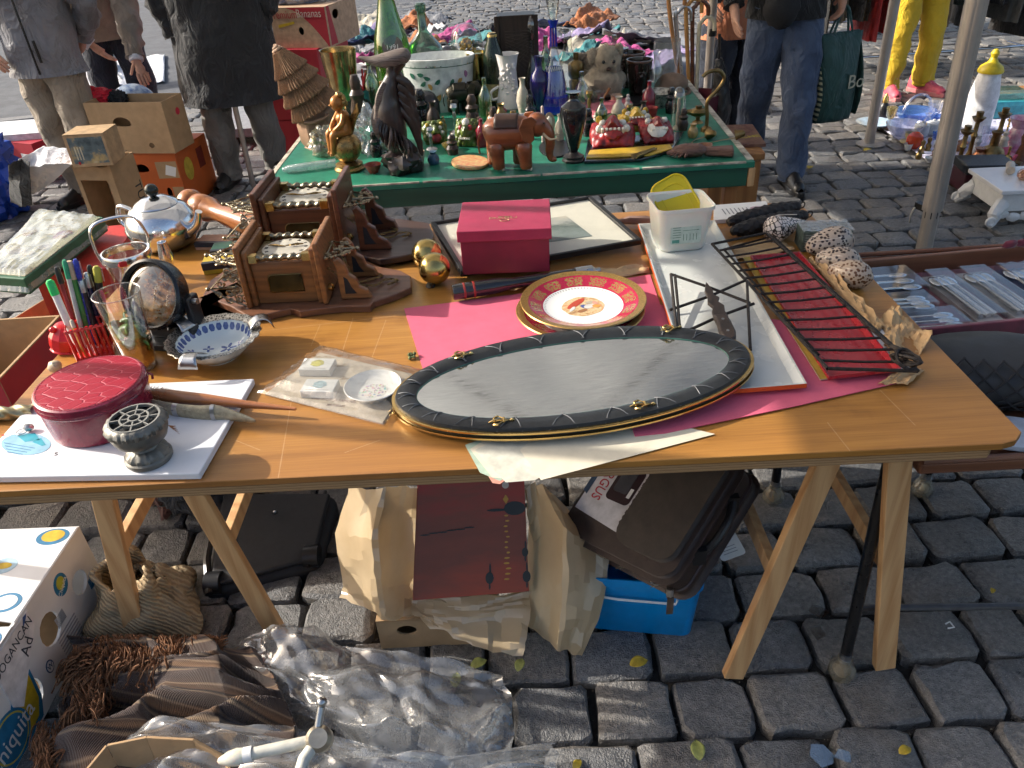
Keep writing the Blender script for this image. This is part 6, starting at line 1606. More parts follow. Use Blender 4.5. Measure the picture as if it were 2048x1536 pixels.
for i,(px,y_,w_,h_,pr,mt,l)in enumerate(((712,3.3,34,.2,3,0,'dark carved totem left of the bird statue'),(745,3.5,30,.22,1,4,'green bottle behind the bird statue'),(768,3.35,26,.16,2,2,'brass candlestick behind the bird statue'),(838,3.2,34,.15,3,5,'black carved head right of the bird statue'),(862,3.12,28,.12,0,0,'brown wooden pot before the planter'),(905,3.1,26,.11,2,7,'small silver candlestick before the planter'),(942,3.15,30,.13,3,0,'dark carved figure at the planter corner'),(970,3.25,26,.17,1,4,'slim green bottle before the champagne bottle'),(1046,3.3,26,.15,0,3,'cream vase right of the white relief vase'),(1000,3.1,30,.1,0,2,'round brass pot behind the elephant'),(1060,3.05,24,.14,3,5,'black statuette behind the elephant head'),(1165,3.3,28,.16,1,1,'clear bottle right of the blue decanter'),(1180,3.15,26,.12,2,2,'brass stick before the fluffy toy'),(1240,3.1,30,.1,0,3,'cream pot before the brown mugs'),(1300,3.2,26,.13,1,6,'ruby glass bottle before the clear beaker'),(1312,3.5,30,.18,0,1,'clear glass vase beside the clear beaker'),(1228,3.6,30,.24,1,1,'tall clear bottle behind the fluffy toys'),(1010,3.65,28,.26,2,2,'tall brass candlestick behind the champagne bottle'),(912,3.7,30,.24,1,1,'clear carafe behind the planter'),(670,3.55,34,.2,3,0,'dark wooden bust behind the thatched vessel'),(1095,3.62,28,.25,1,4,'pale green bottle behind the blue vase'),(1345,3.2,24,.1,3,5,'black figurine before the felt cap'),(612,2.95,26,.07,0,2,'squat brass pot left of the wrapped glass ball'),(735,2.85,26,.09,3,5,'little black figure right of the cherub'),(772,2.95,22,.1,1,1,'clear flask left of the bird statue base'),(852,2.9,24,.08,2,7,'short silver candlestick beside the frog mask'),(895,2.82,26,.07,3,0,'small dark owl carving between the green masks'),(958,2.9,24,.1,1,6,'ruby flask left of the elephant tail'),(985,2.98,24,.12,3,0,'slim carved figure behind the elephant back'),(1025,2.95,24,.11,2,2,'brass stick rising behind the elephant saddle'),(1120,2.9,22,.1,0,3,'cream pot right of the elephant head'),(1178,2.95,24,.1,3,5,'black bust right of the marble vase'),(1205,3.02,24,.12,1,4,'green flask above the demon masks'),(1262,2.98,24,.1,2,2,'brass candle cup above the demon masks'),(1290,3.05,26,.09,0,0,'brown pot above the toothy mask'),(1372,2.95,22,.08,3,0,'tiny dark carving left of the oil lamp'))):
 turned(('small_pot','glass_bottle','candlestick','carved_figure')[pr],l,('pot','bottle','candlestick','figure')[pr]if pr!=0 else 'pot',px,200,100,w_,WV[pr],WM_[mt],y=y_,h=h_,n=22,group='wares crowding the green table')
# PEOPLE
import bmesh
def skin_body(parent,joints,edges,mat,name='body'):
 """one continuous figure grown over a skeleton: joints {name: (x, y, z, radius)}"""
 bm=bmesh.new();ly=bm.verts.layers.skin.verify();vv={}
 for k,(x,y,z,r)in joints.items():
  v=bm.verts.new((x,y,z));v[ly].radius=(r,r);v[ly].use_root=(k=='pelvis');vv[k]=v
 for a,b in edges:bm.edges.new((vv[a],vv[b]))
 me=bpy.data.meshes.new(name);bm.to_mesh(me);bm.free();me.materials.append(mat)
 o=bpy.data.objects.new(name,me);COL.objects.link(o);o.parent=parent
 md=o.modifiers.new('skin','SKIN');md.use_smooth_shade=True
 sb=o.modifiers.new('sub','SUBSURF');sb.levels=sb.render_levels=1
 return o
def hand_joints(J,E,side,wrist,d,up,curl=.5,thumb=1):
 """palm and five fingers continuing the wrist: d = direction of the hand, up = back of the hand"""
 d,up=Vector(d).normalized(),Vector(up).normalized();sd=d.cross(up).normalized()*thumb
 w=Vector(wrist)
 pm=w+d*.055;J[side+'palm']=(*pm,.026);E.append((side+'wrist',side+'palm'))
 for i,(off,ln)in enumerate(((-.028,.062),(-.01,.075),(.01,.07),(.027,.055))):
  prev=side+'palm';p=pm+d*.03+sd*off;dr=d.copy()
  J[side+'k%d'%i]=(*p,.0105);E.append((prev,side+'k%d'%i));prev=side+'k%d'%i
  for j in range(3):
   dr=(dr-up*curl*.8).normalized();p=p+dr*ln*(.42,.33,.25)[j]
   J[side+'f%d%d'%(i,j)]=(*p,(.0092,.0085,.0075)[j]);E.append((prev,side+'f%d%d'%(i,j)));prev=side+'f%d%d'%(i,j)
 p=w+d*.02-sd*.026;J[side+'t0']=(*p,.011);E.append((side+'wrist',side+'t0'));prev=side+'t0'
 for j in range(2):
  p=p+(d*.75-sd*.55-up*curl*.5).normalized()*.034
  J[side+'t%d'%(j+1)]=(*p,.0095-.001*j);E.append((prev,side+'t%d'%(j+1)));prev=side+'t%d'%(j+1)
def shoe(parent,x,y,rz,mat,sole,s=1.0,lace=None):
 T=rotm(0,0,rz,(x,y,0),s)
 def up(u,v):
  yy=lerp(.09,-.19,u);th=(v-.5)*PI*1.12
  w=.038*(1-.25*abs(u-.62))*(1 if u<.85 else math.sqrt(max(.04,1-((u-.85)/.16)**2)))*(1 if u>.06 else .75)
  h=(.09 if u<.3 else lerp(.1,.045,min(1,(u-.3)/.5)))*(1 if u<.88 else max(.4,1-(u-.88)*4))
  return(w*math.sin(th),yy,.022+max(0,h*math.cos(th)))
 o=MB().grid(up,24,14,T).build('shoe',mat,parent,solid=.004)
 out=[(w*sg,yy)for sg,rng in((1,range(12)),(-1,range(11,-1,-1)))for yy,w in[(lerp(.095,-.2,i/11),.042*(1-.22*abs(i/11-.62))*(1 if 0<i<10 else(.75 if i in(0,10)else .45)))for i in rng]]
 MB().prism(out[::-1]if area2(out)<0 else out,.0,.03,T).build('sole',sole,o,bevel=.004)
 if lace:
  m_=MB()
  for k in range(4):
   for sg in(-1,1):m_.tube([(sg*.022,-.05-.02*k,.1-.012*k),(-sg*.022,-.065-.02*k,.096-.013*k)],.0028,5,T)
  m_.tube(smooth_path([(0,-.05,.11),(.03,-.055,.125),(.035,-.03,.11),(.0,-.045,.11),(-.03,-.06,.122),(-.034,-.03,.105),(0,-.045,.11)],4),.0026,5,T)
  m_.build('laces',lace,o)
def person(label,loc,rz,feet,hip=(0,0,.92),trouser=None,shoes=None,sole=None,top=None,arms=None,lean=0.0,cuff=.0,lr=1.0,lace=None,hems=None,coat=None,collar=1.42,hair=None,group='people browsing the market',sway=0,bulk=1.0):
 t=thing('person',label,'person',loc,rz,group)
 hx,hy,hz=hip
 J={'pelvis':(hx,hy,hz,.11)};E=[]
 sp=[(hx+sway*.4,hy-lean*.16,hz+.2),(hx+sway,hy-lean*.36,hz+.48),(hx+sway,hy-lean*.44,hz+.58),(hx+sway,hy-lean*.5-.02,hz+.7),(hx+sway,hy-lean*.54-.02,hz+.8)]
 for k,(nm,p,r)in enumerate((('waist',sp[0],.1),('chest',sp[1],.11),('neck',sp[2],.05),('head',sp[3],.082),('crown',sp[4],.065))):
  J[nm]=(*p,r);E.append((('pelvis','waist','chest','neck','head')[k],nm))
 J['nose']=(sp[3][0],sp[3][1]-.1,sp[3][2]-.005,.014);E.append(('head','nose'))
 for s_,nm in((-1,'l'),(1,'r')):
  J[nm+'ear']=(sp[3][0]+s_*.083,sp[3][1]+.01,sp[3][2],.014);E.append(('head',nm+'ear'))
 tro=MB()
 tro.tube([(hx,hy,hz+.1),(hx,hy,hz+.02),(hx,hy,hz-.07)],[.155,.165,.12],28,flat=.72,wob=.008,wf=9)
 for s_,nm,(fx,fy,fr)in((-1,'l',feet[0]),(1,'r',feet[1])):
  H_=Vector((hx+s_*.085,hy,hz-.02));A_=Vector((fx,fy,.08));K_=H_.lerp(A_,.5)+Vector((s_*.008,-.03,0))
  J[nm+'hip']=(*H_,.085);J[nm+'knee']=(*K_,.055);J[nm+'ankle']=(*A_,.04);J[nm+'toe']=(fx+.1*math.sin(fr),fy-.1*math.cos(fr),.045,.03)
  E+=[('pelvis',nm+'hip'),(nm+'hip',nm+'knee'),(nm+'knee',nm+'ankle'),(nm+'ankle',nm+'toe')]
  pts=smooth_path([H_+Vector((-s_*.012,0,.04)),H_.lerp(K_,.45),K_,K_.lerp(A_,.5),A_+Vector((0,0,.03+cuff)),A_+Vector((0,.0,-.045+cuff))],6)
  n=len(pts);rr=[]
  for i in range(n):
   u=i/(n-1);rr.append(lr*(lerp(.105,.078,u/.45)if u<.45 else lerp(.078,.068,(u-.45)/.55))*(1+.05*math.sin(u*60)*(u>.78)))
  tro.tube(pts,rr,24,flat=1.0,wob=.02,wf=11)
  shoe(t,fx,fy,fr,shoes,sole or BLACK,1.08,lace)
 tro.build('trousers',trouser,t,ang=60,caps=None)if False else tro.build('trousers',trouser,t,ang=60)
 tm,hem,fl=top
 tp=MB()
 zs=[hem,hem+.12,hz+.1 if hem<hz else hem+.2,hz+.28,hz+.42,hz+.52,hz+.56]
 pts=[];rad=[]
 for z in zs:
  u=max(0,z-hz)
  pts.append((hx+sway*min(1,u/.5),hy-lean*u*.75,z));rad.append(bulk*.2+fl*max(0,hz-z)*.5 if z<hz+.2 else(bulk*.215 if z<hz+.45 else(.17 if z<hz+.54 else .08)))
 tp.tube(smooth_path(pts,5),[rad[min(6,int(i/5))]*(1-(i/5-int(i/5)))+rad[min(6,int(i/5)+1)]*(i/5-int(i/5))for i in range(31)],36,flat=.72,wob=.03,wf=7,caps=True)
 tob=tp.build('jacket' if coat is None else coat,tm,t,ang=60)
 for s_,nm in((-1,'l'),(1,'r')):
  sh=Vector((hx+sway+s_*.185,hy-lean*.38,hz+.46));el_,wr=[Vector(q)for q in arms[0 if s_<0 else 1][:2]]
  J[nm+'sh']=(*sh,.05);J[nm+'el']=(*el_,.036);J[nm+'wrist']=(*wr,.026)
  E+=[('chest',nm+'sh'),(nm+'sh',nm+'el'),(nm+'el',nm+'wrist')]
  a=arms[0 if s_<0 else 1]
  hand_joints(J,E,nm,wr,a[2]if len(a)>2 else(wr-el_),a[3]if len(a)>3 else(s_,0,.1),a[4]if len(a)>4 else .35,a[5]if len(a)>5 else s_)
  pts=smooth_path([sh-Vector((s_*.03,0,0)),sh.lerp(el_,.5),el_,el_.lerp(wr,.55),wr-(wr-el_).normalized()*.015],6)
  n=len(pts)
  MB().tube(pts,[lerp(.085,.05,i/(n-1))*(1+.07*math.sin(i*2.4))for i in range(n)],18,wob=.028,wf=16).build('sleeve',tm,tob,ang=60)
  if hems:MB().tube([wr-(wr-el_).normalized()*.02,wr+(wr-el_).normalized()*.006],.04,18).build('shirt_cuff',hems,tob)
 skin_body(t,J,E,SKIN)
 hp=sp[3]
 MB().ball((hp[0],hp[1]+.02,hp[2]+.035),(.1,.115,.105),20,12,fn=lambda x,y,z:(1+.05*noise.noise(Vector((x*6,y*6,z*6))))*(1 if(z>-.1 or y>.1)and not(y<-.45 and z<.45)else .72)).build('hair',hair or M('dark_hair',(.03,.022,.018),.7),t)
 return t
def fabric(key,c,var=.2,r=.85,c2=None,ns=14,sheen=.1,bump=.3,bs=60):
 if key in MATS:return MATS[key]
 t=NT(key);v=t.coord()
 n=t.noise(v,ns)
 cc=c2 or tuple(x*(1-var*1.6)for x in c)
 b=t.pbsdf(Base_Color=t.ramp(n,[(.3,cc),(.68,tuple(min(1,x*(1+var*.5))for x in c))]),Roughness=r)
 b.inputs['Sheen Weight'].default_value=sheen
 fold=t.noise(t.coord(scale=(1,1,.55)),11,3,.55,1.4)
 b1_=t.bump(fold,.9,.03)
 weave=t.bump(t.noise(v,bs*6,2),bump*.6,.002)
 t.put(weave.inputs['Normal'],b1_);t.put(b.inputs['Normal'],weave)
 MATS[key]=t.m
 return t.m
DENIM=fabric('blue_denim',(.07,.1,.17),ns=7,c2=(.025,.04,.08))
NAVYD=fabric('navy_denim',(.012,.018,.035))
BEIGE=fabric('beige_corduroy',(.3,.25,.19),ns=6,c2=(.2,.16,.12))
GREYT=fabric('grey_trousers',(.2,.19,.175),ns=6)
YELL=fabric('yellow_trousers',(.56,.37,.015),ns=5,var=.12)
GREYJ=fabric('grey_jacket',(.19,.19,.21),r=.5,ns=6,bump=.2)
TAUPE=fabric('taupe_jacket',(.27,.23,.19),ns=8)
COATB=fabric('black_coat',(.012,.012,.014),r=.7,ns=6)
PEACH=fabric('peach_shirt',(.55,.2,.1),ns=6,var=.12)
BSH=M('black_leather',(.015,.014,.014),.35)
tA=person('standing person in grey jacket and beige corduroy trousers with hand in pocket',(-2.46,4.62,0),R(-12),[(-.11,.06,-.2),(.12,-.02,.15)],(0,0,.86),BEIGE,BSH,None,(GREYJ,.76,.25),[((-.34,.0,1.1),(-.19,-.17,.92),(.5,-.2,-.5),(0,-1,0),.2),((.28,.1,1.08),(.14,.16,.9))],lr=1.12,bulk=1.08)
MB().tube(smooth_path([(.06,-.155,.78),(.075,-.175,1.0),(.06,-.16,1.25)],4),.006,6).build('zip',BLACK,tA)
MB().tube([(.1,-.16,.84),(.105,-.17,.95)],.008,6).build('pocket_edge',BLACK,tA)
person('person in taupe jacket and dark jeans reaching into the carton',(-2.42,5.35,0),R(14),[(-.1,.1,0),(.14,.05,.2)],(0,.02,.9),NAVYD,BSH,None,(TAUPE,.84,.2),[((-.22,-.3,1.02),(-.05,-.3,.83)),((.2,-.28,.98),(.2,-.44,.74),(.15,-.25,-1),(.1,-.9,.3),.45,-1)],lean=.5,hems=M('white_cuff',(.7,.72,.78),.7))
person('person seen in long black coat and grey trousers beside the carton',(-1.56,4.9,0),R(10),[(-.15,-.03,-.3),(.14,.06,.25)],(0,0,.9),GREYT,BSH,None,(COATB,.5,.22),[((-.3,.0,1.1),(-.24,-.02,.86)),((.3,.02,1.08),(.22,-.02,.84))],coat='coat',lr=1.12,bulk=1.36)
person('person in peach shirt and navy jeans behind the gazebo pole',(1.47,5.05,0),R(20),[(-.1,.05,0),(.12,0,.1)],(0,0,.88),NAVYD,BSH,None,(PEACH,.66,.3),[((-.3,.05,1.1),(-.26,-.1,.9)),((.3,.05,1.1),(.27,-.12,.9))],lr=1.25)
tE=person('person in blue jeans and dark top walking past with a green tote',(1.56,4.34,0),R(-8),[(-.1,.2,-.25),(.09,-.12,.12)],(-.02,0,.9),DENIM,BSH,None,(fabric('black_top',(.012,.012,.013)),.86,.2),[((-.32,.05,1.12),(-.3,-.1,.92)),((.31,.06,1.14),(.24,-.04,.97),(.0,.02,-1),(1,0,0),.75,1)],lr=1.1)
MB().ball((-.08,-.17,.93),(.09,.05,.1),14,10,wob=.2).build('black_pouch',BLACKM,tE)
person('person in mustard yellow trousers and pink lace-up trainers',(3.1,6.05,0),R(6),[(-.13,-.04,-.15),(.14,-.04,.35)],(0,0,.88),YELL,M('pink_trainer',(.62,.09,.13),.5),M('pink_sole',(.6,.2,.2),.6),(fabric('dark_pullover',(.03,.03,.035)),.92,.2),[((-.3,.03,1.12),(-.26,-.1,.95)),((.3,.03,1.12),(.26,-.1,.95))],lr=1.05,lace=M('pale_pink_lace',(.7,.35,.33),.7),cuff=.02)
def tote():
 p=UY(1690,62,4.28)
 t=thing('green_tote_bag','dark green tote bag with striped side and cream letter B','tote bag',(p.x-.01,4.3,0),R(20))
 TG=fabric('tote_green',(.012,.06,.05),r=.6)
 zb=UY(1670,238,4.28).z
 def sidef(sg):
  return lambda u,v:((u-.5)*.26,sg*(.012+.075*math.sin(v*2.2)*math.sin(u*PI)**.4)+.004*math.sin(u*17+v*9),lerp(zb+.44,zb,v))
 for sg in(-1,1):MB().grid(sidef(sg),16,18).build('bag_side',TG,t,solid=.003)
 ts=NT('tote_stripes');sep=ts.new('SeparateXYZ',{0:ts.coord()})
 f=ts.math('GREATER_THAN',ts.math('FRACT',ts.math('MULTIPLY',sep.outputs[2],38)),.5)
 ts.pbsdf(Base_Color=ts.mix(f,(.012,.03,.025),(.4,.38,.24)),Roughness=.8)
 MB().grid(lambda u,v:(-.132,(u-.5)*.17*math.sin(v*2.2),lerp(zb+.36,zb+.02,v)),6,10).build('striped_gusset',ts.m,t,solid=.002)
 MB().grid(lambda u,v:(.132,(u-.5)*.17*math.sin(v*2.2),lerp(zb+.42,zb+.02,v)),6,10).build('gusset',TG,t,solid=.002)
 for sg in(-1,1):MB().tube(smooth_path([(-.06,sg*.015,zb+.44),(-.02,sg*.006,zb+.55),(.02,sg*.006,zb+.55),(.06,sg*.015,zb+.44)],5),.008,6,flat=.4).build('strap',TG,t)
 text(t,'Bo',.1,M('cream_letter',(.5,.47,.34),.7),(.075,-.089,zb+.2),(PI/2,0,0),.001)
tote()
# BOXES AND BAGS ON THE LEFT
def keyhole(w,h,holes):
 out=[(0,0),(w,0),(w,h),(0,h)]
 return out,holes
class Frame:
 def __init__(s,O,X,Y,N):s.T=Matrix((X,Y,N)).transposed().to_4x4();s.T.translation=O
def carton(name,label,c0,c1,c2,z0,z1,mat,inner=None,closed=False,holes=(),th=.006,taper=1.0,group=None,lid=None):
 """cardboard box from three top corners (front left, front right, back right); walls of real thickness"""
 c0,c1,c2=[Vector((p[0],p[1],0))for p in(c0,c1,c2)]
 ex=(c1-c0);w=ex.length;ex.normalize();ey=Vector((-ex.y,ex.x,0))
 d=(c2-c1).dot(ey);h=z1-z0
 t=thing(name,label,'box',(c0.x,c0.y,z0),math.atan2(ex.y,ex.x),group)
 V=Vector
 fr={'front':Frame(V((0,0,0)),V((1,0,0)),V((0,0,1)),V((0,-1,0))),'right':Frame(V((w,0,0)),V((0,1,0)),V((0,0,1)),V((1,0,0))),'back':Frame(V((w,d,0)),V((-1,0,0)),V((0,0,1)),V((0,1,0))),'left':Frame(V((0,d,0)),V((0,-1,0)),V((0,0,1)),V((-1,0,0))),'top':Frame(V((0,0,h)),V((1,0,0)),V((0,1,0)),V((0,0,1)))}
 t_dims={'front':(w,h),'back':(w,h),'left':(d,h),'right':(d,h),'top':(w,d)}
 for k,f in fr.items():
  if k=='top' and not closed:continue
  a,b=t_dims[k]
  i0=th if k in('left','right')else 0
  hs=[q for q in holes if q[0]==k]
  me_out=[(i0,0),(a-i0,0),(a-i0,b-(0 if k=='top' else .0005)),(i0,b-(0 if k=='top' else .0005))]
  if hs and hs[0][5:]==('rect',):
   q=hs[0];panel_with_holes(me_out,[[((q[1]+sx_*q[3])*a,(q[2]+sy_*q[4])*b)for sx_,sy_ in((-1,-1),(-1,1),(1,1),(1,-1))]],th,f.T,mat,t)
  elif hs:panel_with_holes(me_out,[[(q[1]*a+q[3]*a*math.cos(-2*PI*i/14),q[2]*b+q[4]*b*math.sin(-2*PI*i/14)*(1 if len(q)<6 else(1 if math.sin(-2*PI*i/14)>0 else .35)))for i in range(14)]for q in hs],th,f.T,mat,t)
  else:MB().prism(me_out,-th,0,f.T).build('side_panel' if k!='top' else 'top_panel',mat,t,smooth=False,bevel=.0012)
 MB().box(th,w-th,th,d-th,.0,.006).build('bottom_panel',inner or mat,t,smooth=False)
 return t,fr,t_dims
def panel_with_holes(out,holes,th,T,mat,parent,name='side_panel'):
 bm=bmesh.new()
 def loop(pts):
  vs=[bm.verts.new((x,y,0))for x,y in pts]
  return[bm.edges.new((vs[i],vs[(i+1)%len(vs)]))for i in range(len(vs))]
 ed=loop(out)
 for h in holes:ed+=loop(h)
 bmesh.ops.triangle_fill(bm,use_beauty=True,use_dissolve=False,edges=ed)
 for f in bm.faces:
  if f.normal.z<0:f.normal_flip()
 ret=bmesh.ops.extrude_face_region(bm,geom=bm.faces[:])
 bmesh.ops.translate(bm,vec=(0,0,-th),verts=[v for v in ret['geom']if isinstance(v,bmesh.types.BMVert)])
 bmesh.ops.recalc_face_normals(bm,faces=bm.faces[:])
 bm.transform(T)
 me=bpy.data.meshes.new(name);bm.to_mesh(me);bm.free();me.materials.append(mat)
 o=bpy.data.objects.new(name,me);COL.objects.link(o);o.parent=parent
 return o
def decal(t,f,pts,mat,name='print',lift=.0006):
 if area2(pts)<0:pts=pts[::-1]
 return MB().prism(pts,.0003,lift,f.T).build(name,mat,t,smooth=False)
def ftext(t,f,s,x,y,size,mat,rot=0,sx=1.0,lift=.0008):
 o=text(t,s,size,mat,depth_=.0002,sx=1)
 o.matrix_local=f.T@Matrix.Translation((x,y,lift))@Matrix.Rotation(rot,4,'Z')@Matrix.Diagonal((sx,1,1,1))
 return o
ell=lambda cx,cy_,rx,ry,n=24:[(cx+rx*math.cos(2*PI*k/n),cy_+ry*math.sin(2*PI*k/n))for k in range(n)]
OB=M('orange_box_print',(.55,.11,.015),.6,var=.08,ns=8)
REDB=M('red_box_print',(.42,.02,.035),.55,var=.08,ns=8)
t,f,dm=carton('brown_carton','open brown cardboard carton with hand hole standing on the orange box',U(165,206,.615),U(322,206,.61),U(402,168,.66),.335,.615,CARD,holes=[('front',.42,.58,.12,.14,1),('front',.72,.16,.035,.055),('back',.5,.6,.1,.13)])
decal(t,f['right'],ell(.13,.2,.02,.02),M('red_dot',(.6,.02,.05),.5),'red_sticker')
pc=U(285,205,.5)
o=MB().ball((0,0,0),(.125,.11,.1),32,20);solo(o,'blue_white_china_jar',M('blue_white_china',(.55,.62,.68),.15,ns=26,col2=(.06,.12,.3)),'big blue and white china jar inside the brown carton','jar',(pc.x+.02,pc.y-.15,.54))
crumple('red_cloth_bundle','bright red cloth bundle on the carton rim','cloth',(U(205,188,.6).x+.02,U(205,188,.6).y-.1,.56),(.1,.06,.055),fabric('scarlet_cloth',(.6,.01,.03)),4,sharp=.5)
crumple('black_cloth_bundle','small black cloth lying beside the red bundle','cloth',(U(243,188,.6).x+.02,U(243,188,.6).y-.1,.57),(.05,.04,.04),BLACKM,9,sharp=.5)
t,f,dm=carton('orange_carton','orange printed fruit carton under the brown one',U(242,308,.33),U(348,306,.33),U(432,266,.33),.0,.333,OB,closed=True,holes=[('front',.3,.7,.14,.11,1),('front',.7,.3,.05,.09)])
w_,h_=dm['front']
decal(t,f['front'],[(.58*w_,.55*h_),(.98*w_,.56*h_),(.98*w_,.85*h_),(.58*w_,.84*h_)],CARD,'bare_card_patch');decal(t,f['front'],[(.72*w_,.62*h_),(.9*w_,.58*h_),(.96*w_,.74*h_),(.78*w_,.79*h_)],PAPER,'white_label',.001)
decal(t,f['front'],[(0,.1*h_),(w_,.1*h_),(w_,.16*h_),(0,.16*h_)],CREAM,'cream_stripe')
decal(t,f['front'],[(.78*w_,.2*h_),(.99*w_,.2*h_),(.99*w_,.4*h_),(.78*w_,.4*h_)],CARD,'bare_card_patch')
wr,hr_=dm['right']
decal(t,f['right'],ell(.28*wr,.62*hr_,.13*wr,.2*hr_),M('yellow_print',(.55,.4,.04),.6),'yellow_disc')
decal(t,f['right'],[(.6*wr,.5*hr_),(.8*wr,.5*hr_),(.8*wr,.85*hr_),(.6*wr,.85*hr_)],M('dark_red_print',(.2,.02,.01),.6),'printed_panel')
c0,c1=U(143,332,.45),U(222,330,.45)
t,f,dm=carton('worn_brown_box','worn open brown box on its side with black letters',(c0.x,c0.y,0),(c1.x+.0,c1.y-.02,0),(c1.x+.08,c1.y+.17,0),.0,.46,CARD,th=.008,holes=[('front',.46,.42,.36,.4,'rect')])
ftext(t,f['right'],'TURM',.16,.22,.075,INK,-PI/2)
MB().grid(lambda u,v:(lerp(.0,.2,u),lerp(-.03,.18,v),.462+.012*math.sin(u*5+v*3)),8,8).build('torn_flap',CARD,t,solid=.005)
q0,q1=UY(142,322,3.75),UY(232,308,3.75)
t,f,dm=carton('picture_box','small picture box with dark printed front on the worn box',(q0.x,q0.y,0),(q1.x-.03,q1.y-.0,0),(q1.x,q1.y+.16,0),.475,.63,M('tan_box',(.45,.3,.16),.6),closed=True)
w_,h_=dm['front']
tp=NT('lamp_photo');n=tp.noise(tp.coord(scale=(1,1,1)),14,4)
tp.pbsdf(Base_Color=tp.ramp(n,[(.3,(.03,.05,.06)),(.5,(.12,.16,.17)),(.62,(.45,.33,.14)),(.72,(.5,.42,.25))]),Roughness=.4)
decal(t,f['front'],[(.08*w_,.1*h_),(.94*w_,.1*h_),(.94*w_,.9*h_),(.08*w_,.9*h_)],tp.m,'printed_picture')
for k in range(3):decal(t,f['front'],[((.18+.07*k)*w_,.22*h_),((.21+.07*k)*w_,.22*h_),((.21+.07*k)*w_,.62*h_),((.18+.07*k)*w_,.62*h_)],M('pale_lettering',(.6,.55,.4),.5),'print_line',.0009)
decal(t,f['front'],ell(.2*w_,.12*h_,.03*w_,.05*h_),RED,'red_sticker',.0012)
def drape(name,label,cat,pts,zs,mat,seed,amp=.03,nu=30,nv=30,solid=.002,freq=3,group=None):
 """hanging or lying cloth through a grid of picture points met at real heights: pts[j][i], zs[j][i]"""
 P_=[[U(*p,z)for p,z in zip(r,zr)]for r,zr in zip(pts,zs)]
 c=sum((p for r in P_ for p in r),Vector())/(len(P_)*len(P_[0]))
 def ev(u,v):
  nr,nc=len(P_)-1,len(P_[0])-1
  j=min(nr-1,int(v*nr));i=min(nc-1,int(u*nc));a,b=u*nc-i,v*nr-j
  sm=lambda x:x*x*(3-2*x)
  a,b=lerp(a,sm(a),.4),lerp(b,sm(b),.4)
  return P_[j][i].lerp(P_[j][i+1],a).lerp(P_[j+1][i].lerp(P_[j+1][i+1],a),b)
 def fn(u,v):
  p=ev(u,v)-c
  n1=1-abs(noise.noise(Vector((u*freq*2+seed,v*freq+seed,.3))))*2;n2=noise.noise(Vector((u*freq*4,v*freq*3+seed,2)))
  k=amp*(n1*.7+n2*.5)
  return(p.x+k*.5*n2,p.y-k*.4,p.z+k)
 o=MB().grid(fn,nu,nv).build(name,mat,None,ang=60,solid=solid);o.location=c
 return tag(o,label,cat,group)
WCL=fabric('white_cloth',(.68,.68,.7),var=.05,bump=.15)
drape('white_cloth','white cloth draped over the left brown box','cloth',[[(40,320),(90,295),(140,300)],[(30,345),(90,330),(145,330)],[(45,395),(75,385),(110,365)]],[[.5,.52,.5],[.42,.48,.47],[.22,.25,.34]],WCL,3,.014,freq=2)
drape('dark_grey_throw','dark grey shaggy throw hanging under the white cloth','throw',[[(18,330),(45,320),(60,325)],[(18,365),(40,370),(62,370)],[(22,405),(45,415),(66,410)]],[[.5,.5,.5],[.34,.36,.36],[.16,.16,.18]],fabric('charcoal_wool',(.03,.033,.036),bump=.9,bs=160),8,.01)
BLUEP=M('blue_plastic_sheet',(.012,.06,.42),.3,var=.3,ns=9,bump=.6,bs=20)
crumple('blue_plastic_bag','bright blue plastic bag at the far left edge','plastic bag',(U(8,440,0).x-.06,U(8,440,0).y+.1,0),(.19,.22,.3),BLUEP,2,sharp=.6)
t,f,dm=carton('red_fruit_carton','red fruit carton standing behind the white cloth',U(-40,280,.26),U(62,288,.26),U(72,252,.26),.0,.26,REDB,closed=True,holes=[('front',.8,.45,.09,.2,1)])
decal(t,f['front'],[(.72*dm['front'][0],.62*.26),(.84*dm['front'][0],.6*.26),(.84*dm['front'][0],.72*.26),(.72*dm['front'][0],.74*.26)],PAPER,'white_label')
t,f,dm=carton('white_banana_carton','white banana carton with blue and yellow print beyond the grey jacket',(-3.62,5.15,0),(-2.98,5.2,0),(-3.0,5.6,0),.0,.3,M('white_carton',(.68,.68,.68),.6),closed=True)
w_,h_=dm['front'];YP,BP=M('banana_yellow_print',(.6,.42,.02),.6),M('banana_blue_print',(.02,.19,.36),.6)
decal(t,f['front'],ell(.8*w_,.4*h_,.2*w_,.34*h_),BP,'print');decal(t,f['front'],ell(.82*w_,.4*h_,.17*w_,.3*h_),YP,'print',.001)
